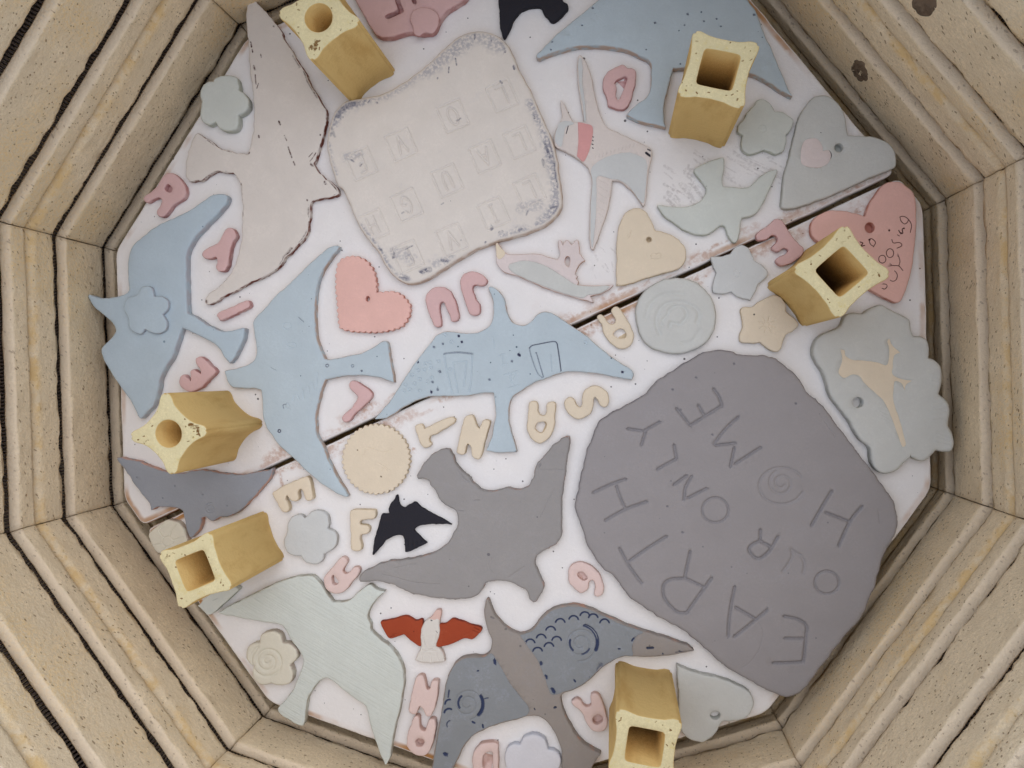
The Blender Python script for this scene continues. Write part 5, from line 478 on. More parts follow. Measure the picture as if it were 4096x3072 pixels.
{"name":"clay_plaque","label":"wavy-edged white slab stamped with the words live, laugh, love","cat":"clay plaque","mat":"white_slate","th":8.0,"bev":2.6,"out":[[-156.6,116.1],[-156.8,132.5],[-152.3,143.4],[-141.0,149.4],[-125.9,156.3],[-112.5,168.6],[-100.2,184.4],[-91.7,197.6],[-85.6,205.4],[-74.9,211.7],[-63.0,212.9],[-53.8,209.3],[-46.9,203.3],[-39.2,193.7],[-29.2,183.7],[-19.7,172.3],[-7.9,158.4],[-2.2,151.0],[3.4,140.3],[8.5,128.6],[12.6,118.8],[14.2,112.2],[12.0,104.3],[4.8,95.4],[-7.0,86.9],[-21.3,78.6],[-33.8,69.4],[-41.6,62.1],[-50.0,53.1],[-59.5,43.0],[-66.3,37.5],[-74.6,34.6],[-83.0,36.6],[-90.9,41.7],[-99.4,49.9],[-107.1,55.4],[-116.0,62.3],[-123.5,70.5],[-135.1,84.6],[-140.4,87.3],[-146.5,95.6],[-152.4,105.0]],"jit":0.12,"und":0.6,"sm":1,"st":[[[[-39.3,170.4],[-47.0,179.6]],0.9,1.2,0.05],[[[-47.0,179.6],[-50.9,176.6]],0.9,1.2,0.05],[[[-44.6,185.4],[-57.4,175.6]],0.8,0.75,0.03],[[[-57.4,175.6],[-45.6,161.6]],0.8,0.75,0.03],[[[-45.6,161.6],[-32.9,171.4]],0.8,0.75,0.03],[[[-32.9,171.4],[-44.6,185.4]],0.8,0.75,0.03],[[[-76.8,150.8],[-74.5,148.7],[-72.2,147.7],[-70.5,148.0],[-69.8,149.5],[-70.3,151.9],[-71.9,154.5],[-74.2,156.6],[-76.5,157.6],[-78.3,157.3],[-79.0,155.7],[-78.4,153.3],[-76.8,150.8]],0.9,1.2,0.05],[[[-73.9,164.7],[-86.8,154.7]],0.8,0.75,0.03],[[[-86.8,154.7],[-74.9,140.6]],0.8,0.75,0.03],[[[-74.9,140.6],[-62.0,150.5]],0.8,0.75,0.03],[[[-62.0,150.5],[-73.9,164.7]],0.8,0.75,0.03],[[[-97.8,122.4],[-108.0,129.9]],0.9,1.2,0.05],[[[-108.0,129.9],[-102.4,118.8]],0.9,1.2,0.05],[[[-103.5,137.4],[-116.7,127.3]],0.8,0.75,0.03],[[[-116.7,127.3],[-104.6,113.0]],0.8,0.75,0.03],[[[-104.6,113.0],[-91.5,123.2]],0.8,0.75,0.03],[[[-91.5,123.2],[-103.5,137.4]],0.8,0.75,0.03],[[[-125.8,99.7],[-122.2,102.5]],0.9,1.2,0.05],[[[-122.2,102.5],[-130.1,111.9]],0.9,1.2,0.05],[[[-130.1,111.9],[-133.8,109.0]],0.9,1.2,0.05],[[[-126.1,107.2],[-128.8,105.1]],0.9,1.2,0.05],[[[-127.2,118.2],[-140.6,107.9]],0.8,0.75,0.03],[[[-140.6,107.9],[-128.4,93.6]],0.8,0.75,0.03],[[[-128.4,93.6],[-115.1,103.9]],0.8,0.75,0.03],[[[-115.1,103.9],[-127.2,118.2]],0.8,0.75,0.03],[[[-19.5,143.4],[-27.1,152.6]],0.9,1.2,0.05],[[[-27.1,152.6],[-30.9,149.6]],0.9,1.2,0.05],[[[-24.7,158.4],[-37.4,148.6]],0.8,0.75,0.03],[[[-37.4,148.6],[-25.7,134.6]],0.8,0.75,0.03],[[[-25.7,134.6],[-13.1,144.4]],0.8,0.75,0.03],[[[-13.1,144.4],[-24.7,158.4]],0.8,0.75,0.03],[[[-46.7,138.1],[-41.6,126.9]],0.9,1.2,0.05],[[[-41.6,126.9],[-51.9,134.1]],0.9,1.2,0.05],[[[-44.8,133.6],[-47.6,131.3]],0.9,1.2,0.05],[[[-45.0,143.5],[-57.8,133.6]],0.8,0.75,0.03],[[[-57.8,133.6],[-45.9,119.5]],0.8,0.75,0.03],[[[-45.9,119.5],[-33.2,129.5]],0.8,0.75,0.03],[[[-33.2,129.5],[-45.0,143.5]],0.8,0.75,0.03],[[[-60.1,106.5],[-65.6,112.9],[-68.7,114.7],[-70.6,113.2],[-69.4,109.9],[-64.0,103.4]],0.9,1.2,0.05],[[[-65.4,121.7],[-78.4,111.6]],0.8,0.75,0.03],[[[-78.4,111.6],[-66.5,97.4]],0.8,0.75,0.03],[[[-66.5,97.4],[-53.6,107.6]],0.8,0.75,0.03],[[[-53.6,107.6],[-65.4,121.7]],0.8,0.75,0.03],[[[-88.4,82.1],[-85.2,81.5],[-84.4,84.5],[-86.5,88.2],[-89.9,91.0],[-93.1,90.8],[-93.2,87.7],[-91.2,85.4],[-89.7,86.5]],0.9,1.2,0.05],[[[-88.3,98.7],[-101.4,88.4]],0.8,0.75,0.03],[[[-101.4,88.4],[-89.4,74.2]],0.8,0.75,0.03],[[[-89.4,74.2],[-76.3,84.5]],0.8,0.75,0.03],[[[-76.3,84.5],[-88.3,98.7]],0.8,0.75,0.03],[[[-102.1,63.9],[-110.0,73.2]],0.9,1.2,0.05],[[[-106.1,60.8],[-114.0,70.1]],0.9,1.2,0.05],[[[-106.1,68.6],[-110.1,65.4]],0.9,1.2,0.05],[[[-107.5,79.3],[-120.8,68.9]],0.8,0.75,0.03],[[[-120.8,68.9],[-108.6,54.7]],0.8,0.75,0.03],[[[-108.6,54.7],[-95.4,65.1]],0.8,0.75,0.03],[[[-95.4,65.1],[-107.5,79.3]],0.8,0.75,0.03],[[[-3.8,113.9],[-11.4,123.0]],0.9,1.2,0.05],[[[-11.4,123.0],[-15.2,120.0]],0.9,1.2,0.05],[[[-9.1,128.9],[-21.6,119.0]],0.8,0.75,0.03],[[[-21.6,119.0],[-9.9,105.0]],0.8,0.75,0.03],[[[-9.9,105.0],[2.6,115.0]],0.8,0.75,0.03],[[[2.6,115.0],[-9.1,128.9]],0.8,0.75,0.03],[[[-25.1,91.6],[-32.8,100.8]],0.9,1.2,0.05],[[[-24.2,92.4],[-26.1,90.9]],0.9,1.2,0.05],[[[-31.9,101.5],[-33.8,100.0]],0.9,1.2,0.05],[[[-28.5,108.2],[-41.2,98.2]],0.8,0.75,0.03],[[[-41.2,98.2],[-29.4,84.1]],0.8,0.75,0.03],[[[-29.4,84.1],[-16.8,94.3]],0.8,0.75,0.03],[[[-16.8,94.3],[-28.5,108.2]],0.8,0.75,0.03],[[[-45.6,69.0],[-55.6,76.4]],0.9,1.2,0.05],[[[-55.6,76.4],[-50.1,65.4]],0.9,1.2,0.05],[[[-51.2,83.9],[-64.1,73.7]],0.8,0.75,0.03],[[[-64.1,73.7],[-52.2,59.6]],0.8,0.75,0.03],[[[-52.2,59.6],[-39.4,69.9]],0.8,0.75,0.03],[[[-39.4,69.9],[-51.2,83.9]],0.8,0.75,0.03],[[[-76.5,46.7],[-72.9,49.6]],0.9,1.2,0.05],[[[-72.9,49.6],[-80.8,58.8]],0.9,1.2,0.05],[[[-80.8,58.8],[-84.4,56.0]],0.9,1.2,0.05],[[[-76.9,54.2],[-79.5,52.1]],0.9,1.2,0.05],[[[-78.0,65.1],[-91.1,54.8]],0.8,0.75,0.03],[[[-91.1,54.8],[-79.0,40.6]],0.8,0.75,0.03],[[[-79.0,40.6],[-66.0,51.0]],0.8,0.75,0.03],[[[-66.0,51.0],[-78.0,65.1]],0.8,0.75,0.03],[[[-154.6,133.8],[-152.6,138.8],[-148.5,142.7],[-144.2,145.8]],3.06,0,0.6944192358949738],[[[-155.5,131.1],[-153.9,134.4]],1.8,0,0.6412664136922863],[[[-150.3,132.4],[-149.3,133.3]],0.7200000000000001,0,0.7584232970442724],[[[-154.8,123.9],[-151.2,119.1]],0.9,0,0.6619889083209641],[[[-153.9,119.2],[-153.9,120.9]],0.9,0,0.6266060382718359],[[[-156.0,116.2],[-152.8,106.4],[-147.7,97.7]],0.63,0,0.7606364057940299],[[[-142.4,148.3],[-137.8,150.3]],0.81,0,0.9671820172350876],[[[-5.5,153.6],[0.6,143.2],[5.5,132.6],[9.2,124.0]],1.8,0,0.9201809405983234],[[[-7.9,149.5],[-2.6,141.8]],0.9,0,0.9060650410021753],[[[-6.7,139.0],[-4.2,134.9]],1.08,0,0.6887712702761271],[[[-26.9,181.7],[-19.2,171.7],[-12.1,163.9]],1.1700000000000002,0,0.8146720032699254],[[[13.0,113.0],[10.2,104.0],[6.2,96.9]],1.4400000000000002,0,0.71067305737658],[[[7.4,109.2],[10.5,111.2]],0.7200000000000001,0,0.6690658117141476],[[[-8.7,89.4],[-7.3,91.0]],1.26,0,0.642473316972612],[[[-7.1,100.6],[-6.8,103.7]],0.54,0,0.6857601730315666],[[[-28.9,76.2],[-28.6,76.0]],0.81,0,0.9709902525712242],[[[-43.4,194.4],[-42.2,192.3]],0.63,0,0.9315680195113678],[[[-52.4,204.2],[-51.1,202.1]],0.63,0,0.9226609386809294],[[[-75.6,210.2],[-74.1,206.3]],0.54,0,0.9201791354171864],[[[-64.0,210.5],[-62.7,207.2]],0.45,0,0.677374247207696],[[[-49.1,182.3],[-47.6,181.5]],0.81,0,0.7239399829198142],[[[-20.4,165.4],[-19.7,164.4]],0.81,0,0.850790240965252],[[[3.1,136.7],[4.4,132.3]],1.4400000000000002,0,0.8927578835514871],[[[-83.2,190.2],[-81.1,185.9]],0.54,0,0.9418593431965389],[[[-86.0,183.6],[-85.1,179.8]],0.54,0,0.9520203005444797],[[[-91.7,175.0],[-91.6,174.2]],0.63,0,0.6346873010539688],[[[-128.4,148.8],[-128.1,148.4]],0.81,0,0.8423407534879519],[[[-133.9,148.7],[-134.7,146.9]],0.45,0,0.8686805826065893],[[[-135.5,106.6],[-133.2,105.9]],0.63,0,0.8023815102841662],[[[-127.9,104.0],[-127.3,105.4]],0.7200000000000001,0,0.6711160696963138],[[[-70.8,150.3],[-68.5,152.5]],0.54,0,0.789435155034058],[[[-52.2,204.3],[-51.7,202.0]],0.54,0,0.6357384829061561],[[[-55.6,207.4],[-54.5,206.5]],1.08,0,0.9738353455599632],[[[-74.7,209.8],[-74.1,205.5]],0.45,0,0.9461936680740333],[[[-100.7,52.4],[-97.3,52.5]],0.9,0,0.8190555478348216],[[[-95.0,45.8],[-89.0,40.0]],1.35,0,0.7200982958293298],[[[-87.2,39.6],[-82.6,35.5]],1.08,0,0.9635481157658745],[[[-79.2,36.9],[-75.0,38.4]],1.53,0,0.8289467206743566],[[[-66.0,45.4],[-61.0,48.4]],1.8,0,0.952926895951516],[[[-54.6,56.6],[-50.1,57.0]],0.9900000000000001,0,0.9392176352894539],[[[-48.0,58.4],[-43.8,61.1]],0.63,0,0.8033489501331006],[[[-88.0,52.6],[-87.9,49.3]],0.81,0,0.7655784172526928],[[[-81.4,57.6],[-77.2,60.8]],0.54,0,0.8395649888759957],[[[-27.4,85.8],[-27.2,86.6]],1.1700000000000002,0,0.7724172069173229],[[[-21.7,84.8],[-19.7,86.2]],0.9,0,0.6645282424486434],[[[-28.8,76.5],[-28.4,76.1]],0.7200000000000001,0,0.7220446385730956],[[[-65.5,93.1],[-64.2,94.3]],0.54,0,0.9250369274538482],[[[-90.4,80.2],[-89.4,81.2]],0.63,0,0.6172953876288994],[[[-123.0,70.4],[-120.5,66.1],[-112.3,58.4],[-103.1,53.4]],0.45,0,0.618528799601405],[[[-45.6,73.2],[-45.3,72.9]],0.54,0,0.8505402982159613],[[[-155.7,128.6],[-154.4,136.3],[-147.9,143.7],[-140.5,147.9]],5,0,-0.8],[[[-140.5,147.9],[-121.9,157.3],[-108.7,170.1]],4,0,-0.5],[[[-102.6,178.0],[-90.2,193.0],[-80.5,202.5]],7,0,-0.6],[[[-74.0,208.7],[-56.5,204.9]],5,0,-0.5],[[[-22.1,173.3],[-9.0,157.5],[-1.1,142.8],[7.1,127.0]],5,0,-0.75],[[[8.7,121.5],[10.8,110.1],[4.7,97.7]],5,0,-0.7],[[[-4.2,90.6],[-17.7,82.2]],4,0,-0.6],[[[-11.8,104.2],[-1.1,109.4]],4,0,-0.4],[[[-118.0,63.5],[-105.2,54.5],[-96.4,47.8],[-88.2,40.2]],3.5,0,-0.8],[[[-83.0,36.7],[-74.7,37.3]],3.5,0,-0.7],[[[-87.8,53.4],[-75.9,53.3]],4,0,-0.45],[[[-58.2,53.2],[-47.5,59.4]],3,0,-0.5],[[[-154.5,112.5],[-149.6,101.4],[-144.2,94.5]],2.5,0,-0.6],[[[-139.2,107.3],[-130.2,112.0]],3,0,-0.4]]},
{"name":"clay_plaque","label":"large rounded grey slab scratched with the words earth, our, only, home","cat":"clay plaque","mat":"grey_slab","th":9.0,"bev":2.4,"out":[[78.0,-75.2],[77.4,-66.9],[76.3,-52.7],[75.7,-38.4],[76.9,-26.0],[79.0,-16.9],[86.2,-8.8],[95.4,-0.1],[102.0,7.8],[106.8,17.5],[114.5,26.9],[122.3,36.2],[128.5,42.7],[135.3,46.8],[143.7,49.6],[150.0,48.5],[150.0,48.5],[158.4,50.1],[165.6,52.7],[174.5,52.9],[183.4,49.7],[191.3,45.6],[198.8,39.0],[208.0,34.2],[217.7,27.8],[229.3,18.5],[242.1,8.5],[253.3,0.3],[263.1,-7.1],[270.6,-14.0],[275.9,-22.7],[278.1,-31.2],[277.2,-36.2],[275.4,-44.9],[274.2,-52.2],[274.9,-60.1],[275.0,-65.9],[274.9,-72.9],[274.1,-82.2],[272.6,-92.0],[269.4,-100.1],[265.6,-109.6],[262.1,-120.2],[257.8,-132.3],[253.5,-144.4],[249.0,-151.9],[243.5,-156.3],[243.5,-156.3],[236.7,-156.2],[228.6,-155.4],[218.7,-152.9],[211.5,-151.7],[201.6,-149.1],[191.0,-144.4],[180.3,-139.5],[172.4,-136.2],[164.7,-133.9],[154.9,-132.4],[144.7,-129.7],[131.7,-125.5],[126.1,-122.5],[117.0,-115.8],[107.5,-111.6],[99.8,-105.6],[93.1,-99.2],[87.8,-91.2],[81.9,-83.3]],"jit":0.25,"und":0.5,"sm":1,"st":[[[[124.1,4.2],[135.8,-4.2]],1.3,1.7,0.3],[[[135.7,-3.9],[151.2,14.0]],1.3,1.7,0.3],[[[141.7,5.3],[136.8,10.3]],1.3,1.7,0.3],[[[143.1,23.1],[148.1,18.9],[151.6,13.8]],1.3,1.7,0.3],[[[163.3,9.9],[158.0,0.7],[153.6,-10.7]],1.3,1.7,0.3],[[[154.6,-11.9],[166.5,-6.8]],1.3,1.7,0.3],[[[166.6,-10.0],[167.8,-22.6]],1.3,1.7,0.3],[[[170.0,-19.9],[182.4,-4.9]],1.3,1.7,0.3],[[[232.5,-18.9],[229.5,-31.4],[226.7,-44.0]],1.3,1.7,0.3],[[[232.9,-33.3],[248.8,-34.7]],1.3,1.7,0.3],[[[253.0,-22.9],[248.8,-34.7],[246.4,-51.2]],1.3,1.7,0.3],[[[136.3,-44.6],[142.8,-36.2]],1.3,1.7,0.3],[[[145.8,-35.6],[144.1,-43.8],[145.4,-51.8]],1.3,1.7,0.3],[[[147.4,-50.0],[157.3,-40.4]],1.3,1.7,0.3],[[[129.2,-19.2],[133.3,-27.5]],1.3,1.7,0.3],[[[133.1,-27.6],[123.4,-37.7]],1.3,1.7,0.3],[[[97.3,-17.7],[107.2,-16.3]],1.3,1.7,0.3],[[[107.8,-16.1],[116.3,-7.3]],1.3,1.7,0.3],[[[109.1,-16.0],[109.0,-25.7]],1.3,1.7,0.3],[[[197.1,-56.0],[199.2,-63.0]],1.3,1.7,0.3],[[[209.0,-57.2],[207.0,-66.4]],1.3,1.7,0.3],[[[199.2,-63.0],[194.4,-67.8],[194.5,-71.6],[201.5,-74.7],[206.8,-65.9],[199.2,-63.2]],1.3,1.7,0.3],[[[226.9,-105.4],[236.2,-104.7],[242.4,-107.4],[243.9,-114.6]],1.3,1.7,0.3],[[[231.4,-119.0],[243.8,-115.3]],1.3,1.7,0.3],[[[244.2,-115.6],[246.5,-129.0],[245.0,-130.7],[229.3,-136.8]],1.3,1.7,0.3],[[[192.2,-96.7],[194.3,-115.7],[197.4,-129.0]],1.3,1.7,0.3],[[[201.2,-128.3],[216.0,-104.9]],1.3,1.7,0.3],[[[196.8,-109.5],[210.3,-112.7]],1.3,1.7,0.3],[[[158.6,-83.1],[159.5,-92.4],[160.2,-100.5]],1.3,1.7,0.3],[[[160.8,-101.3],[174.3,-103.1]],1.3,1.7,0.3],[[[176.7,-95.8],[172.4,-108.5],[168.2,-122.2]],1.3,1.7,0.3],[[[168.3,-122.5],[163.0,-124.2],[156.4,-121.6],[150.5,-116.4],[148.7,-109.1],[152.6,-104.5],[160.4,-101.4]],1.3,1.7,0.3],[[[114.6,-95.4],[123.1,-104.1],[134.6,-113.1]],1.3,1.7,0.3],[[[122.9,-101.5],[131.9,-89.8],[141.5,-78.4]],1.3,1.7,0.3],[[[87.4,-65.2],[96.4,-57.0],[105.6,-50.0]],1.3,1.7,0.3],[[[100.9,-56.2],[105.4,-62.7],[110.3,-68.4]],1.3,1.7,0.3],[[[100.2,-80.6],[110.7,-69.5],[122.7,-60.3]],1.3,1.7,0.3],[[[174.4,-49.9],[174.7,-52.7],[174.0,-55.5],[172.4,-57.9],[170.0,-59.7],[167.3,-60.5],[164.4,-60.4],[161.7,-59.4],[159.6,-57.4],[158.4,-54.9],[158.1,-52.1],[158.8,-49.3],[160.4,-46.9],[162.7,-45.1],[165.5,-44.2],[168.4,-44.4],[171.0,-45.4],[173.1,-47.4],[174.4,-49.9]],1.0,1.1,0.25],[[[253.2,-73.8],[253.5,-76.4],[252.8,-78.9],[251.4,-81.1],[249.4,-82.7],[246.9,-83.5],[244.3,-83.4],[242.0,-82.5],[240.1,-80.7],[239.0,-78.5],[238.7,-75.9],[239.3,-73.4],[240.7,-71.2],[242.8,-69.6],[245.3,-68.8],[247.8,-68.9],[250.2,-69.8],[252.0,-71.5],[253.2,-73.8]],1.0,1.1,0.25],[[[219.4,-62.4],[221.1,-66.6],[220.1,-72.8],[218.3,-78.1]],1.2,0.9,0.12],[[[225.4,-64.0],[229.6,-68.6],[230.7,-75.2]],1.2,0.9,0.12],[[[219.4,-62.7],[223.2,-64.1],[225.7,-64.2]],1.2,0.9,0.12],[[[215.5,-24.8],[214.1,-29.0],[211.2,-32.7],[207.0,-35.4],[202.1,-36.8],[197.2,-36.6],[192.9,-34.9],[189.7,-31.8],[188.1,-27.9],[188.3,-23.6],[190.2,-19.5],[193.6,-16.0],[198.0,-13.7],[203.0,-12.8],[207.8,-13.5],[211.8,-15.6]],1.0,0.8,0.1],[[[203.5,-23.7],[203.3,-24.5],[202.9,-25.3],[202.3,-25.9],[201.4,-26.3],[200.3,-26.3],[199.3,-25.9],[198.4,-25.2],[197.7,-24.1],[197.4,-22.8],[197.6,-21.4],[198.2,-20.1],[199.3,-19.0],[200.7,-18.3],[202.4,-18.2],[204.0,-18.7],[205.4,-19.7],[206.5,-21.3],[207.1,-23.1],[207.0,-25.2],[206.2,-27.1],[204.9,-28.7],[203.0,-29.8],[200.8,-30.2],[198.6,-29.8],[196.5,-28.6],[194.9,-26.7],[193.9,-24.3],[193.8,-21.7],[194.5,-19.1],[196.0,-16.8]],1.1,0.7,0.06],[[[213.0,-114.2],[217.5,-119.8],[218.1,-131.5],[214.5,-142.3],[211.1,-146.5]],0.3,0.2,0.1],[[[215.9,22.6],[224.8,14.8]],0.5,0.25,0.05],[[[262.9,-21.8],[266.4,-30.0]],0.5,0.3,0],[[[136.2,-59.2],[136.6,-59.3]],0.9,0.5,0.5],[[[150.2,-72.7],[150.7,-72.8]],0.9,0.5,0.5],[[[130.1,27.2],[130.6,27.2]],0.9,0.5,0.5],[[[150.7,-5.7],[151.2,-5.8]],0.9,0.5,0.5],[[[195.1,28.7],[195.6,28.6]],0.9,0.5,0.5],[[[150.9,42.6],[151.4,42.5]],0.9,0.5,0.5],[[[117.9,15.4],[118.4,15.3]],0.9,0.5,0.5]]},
{"name":"clay_plaque","label":"grey-green scallop-edged tile inlaid with a cream leaping bird","cat":"clay plaque","mat":"greygreen","th":8.0,"bev":2.2,"out":[[196.4,63.3],[195.7,67.7],[196.8,73.2],[201.9,78.7],[208.1,83.9],[209.3,91.2],[212.8,94.4],[219.0,95.6],[222.3,99.4],[227.6,103.7],[232.2,102.7],[236.9,101.7],[241.4,101.2],[247.3,99.5],[249.9,94.5],[252.8,90.2],[252.8,90.2],[257.4,90.9],[261.5,89.8],[264.1,84.9],[265.5,79.0],[265.5,79.0],[270.8,78.3],[274.7,74.3],[277.2,67.0],[277.6,59.1],[277.6,59.1],[282.4,57.2],[286.0,52.5],[287.8,46.2],[288.9,40.8],[288.9,40.8],[293.4,36.5],[295.7,30.3],[294.8,26.1],[291.0,24.6],[286.2,24.3],[286.2,24.3],[283.9,19.3],[279.8,15.2],[274.2,15.8],[272.2,16.9],[272.2,16.9],[270.1,11.1],[267.5,5.1],[262.1,1.2],[256.7,1.2],[251.9,4.4],[249.3,9.4],[246.7,14.4],[239.6,18.0],[230.4,26.9],[221.8,33.6],[214.5,39.5],[210.3,46.4],[206.3,52.2],[200.3,57.5]],"jit":0.12,"und":0.45,"sm":1,"holes":[[[235.5,41.1],[235.6,39.5],[235.0,38.1],[233.8,37.1],[232.4,36.7],[230.8,36.9],[229.6,37.8],[228.8,39.1],[228.7,40.6],[229.3,42.1],[230.5,43.1],[232.0,43.5],[233.5,43.3],[234.7,42.4]]],"st":[[[[267.3,72.1],[274.5,73.1]],0.8,-0.25,0],[[[268.8,69.1],[275.3,70.3]],0.8,-0.25,0],[[[270.3,66.2],[276.1,67.6]],0.8,-0.25,0],[[[271.8,63.2],[276.9,64.9]],0.8,-0.25,0],[[[275.5,51.7],[284.0,55.4]],0.8,-0.25,0],[[[276.3,48.7],[284.8,52.6]],0.8,-0.25,0],[[[277.2,45.8],[285.7,49.9]],0.8,-0.25,0],[[[278.1,42.9],[286.5,47.2]],0.8,-0.25,0],[[[282.4,35.5],[292.7,35.1]],0.8,-0.25,0],[[[283.2,32.7],[293.4,32.8]],0.8,-0.25,0],[[[284.0,30.0],[294.1,30.5]],0.8,-0.25,0],[[[244.1,40.2],[249.8,39.5]],0.8,-0.2,0],[[[246.3,38.0],[251.8,36.9]],0.8,-0.2,0],[[[248.4,35.9],[253.9,34.3]],0.8,-0.2,0],[[[250.6,33.8],[256.0,31.7]],0.8,-0.2,0],[[[252.7,31.7],[258.1,29.1]],0.8,-0.2,0]],"parts":[{"name":"bird_inlay","mat":"cream","lo":7.4,"hi":8.25,"out":[[212.3,69.5],[212.3,69.5],[214.5,69.6],[216.4,66.7],[221.3,65.2],[229.5,67.0],[235.9,67.7],[241.9,67.7],[242.3,71.8],[241.0,77.1],[238.2,82.1],[238.9,84.3],[238.9,84.3],[241.9,80.8],[247.8,77.4],[247.8,77.4],[244.7,74.8],[245.6,68.2],[247.4,62.9],[252.9,61.7],[259.3,62.4],[259.3,62.4],[257.0,58.9],[257.0,55.4],[257.0,55.4],[254.2,59.2],[249.8,59.3],[250.5,53.5],[252.9,46.2],[259.3,36.6],[264.9,26.8],[267.3,22.3],[265.6,20.7],[261.1,26.8],[255.2,35.4],[248.4,43.7],[244.2,47.1],[236.6,50.6],[231.3,53.7],[228.3,56.3],[223.9,56.2],[219.5,52.6],[215.5,54.9],[215.2,59.4],[215.0,64.0]],"bev":0.2}]},
{"name":"clay_plaque","label":"dusky pink slab with cut-out letters and a small raised heart at the top edge","cat":"clay plaque","mat":"pink","th":7.0,"bev":1.6,"out":[[-167.2,219.4],[-162.5,212.0],[-157.1,206.5],[-150.9,200.6],[-144.8,195.0],[-139.7,192.8],[-133.0,194.0],[-124.1,198.5],[-118.4,200.8],[-111.0,201.3],[-103.2,204.9],[-101.4,213.7],[-98.3,220.4],[-92.0,226.6],[-87.5,232.4],[-85.8,248.3],[-128.6,244.9],[-162.9,231.3]],"jit":0.12,"und":0.25,"sm":1,"holes":[[[-140.5,226.6],[-136.3,227.5],[-132.6,219.9],[-127.8,213.5],[-130.4,210.7],[-137.0,205.8],[-139.5,206.7],[-138.5,208.6],[-132.8,213.2],[-135.1,218.1]],[[-126.7,226.1],[-124.9,226.7],[-120.4,220.8],[-121.4,219.8],[-123.6,220.7]]],"parts":[{"name":"heart","mat":"pink","lo":6.4,"hi":9.0,"out":[[-121.1,208.3],[-120.6,214.4],[-115.3,218.0],[-107.9,218.3],[-102.5,214.9],[-100.9,208.1],[-103.3,202.5],[-108.3,202.2],[-111.6,198.7],[-115.6,199.3],[-118.2,204.1]],"bev":1.0}]},
{"name":"clay_heart","label":"big grey-green heart with a hole and a small pale heart inlay","cat":"clay heart","mat":"greygreen","th":6.0,"bev":1.5,"out":[[150.4,152.6],[147.9,167.0],[147.3,178.4],[146.4,193.1],[146.1,205.7],[147.3,212.8],[150.8,220.0],[156.5,223.6],[162.1,223.3],[168.9,219.2],[173.8,213.6],[177.0,206.4],[179.1,202.7],[179.1,202.7],[186.1,204.1],[193.0,205.5],[200.5,204.6],[207.2,201.7],[210.9,196.7],[212.5,191.1],[209.3,187.2],[200.3,180.4],[188.6,170.5],[176.7,160.7],[164.3,152.1],[156.4,148.1],[151.9,148.1],[150.6,150.7]],"jit":0.12,"und":0.25,"sm":1,"group":"clay hearts on the shelf","holes":[[[178.0,194.1],[178.1,192.9],[177.6,191.8],[176.8,191.0],[175.6,190.7],[174.4,191.0],[173.4,191.7],[172.8,192.8],[172.8,194.0],[173.2,195.1],[174.1,195.9],[175.2,196.2],[176.4,195.9],[177.4,195.2]]],"st":[[[[170.1,190.0],[170.9,189.5],[171.6,188.9],[172.1,188.0],[172.4,187.1],[172.4,186.1],[172.2,185.2],[171.7,184.4]],0.3,0.2,0.9],[[[164.4,177.4],[166.5,177.9]],0.3,0.2,0.9],[[[156.5,177.8],[157.6,177.8]],0.3,0.2,0.9]],"parts":[{"name":"heart_inlay","mat":"pinkwhite","lo":5.4,"hi":6.3,"out":[[153.5,184.5],[153.4,191.9],[156.5,194.7],[160.7,195.4],[165.1,192.0],[166.4,188.8],[166.4,188.8],[169.7,190.2],[172.2,186.9],[171.5,181.5],[166.5,177.8],[160.0,176.9],[155.8,178.1]],"bev":0.25}]},
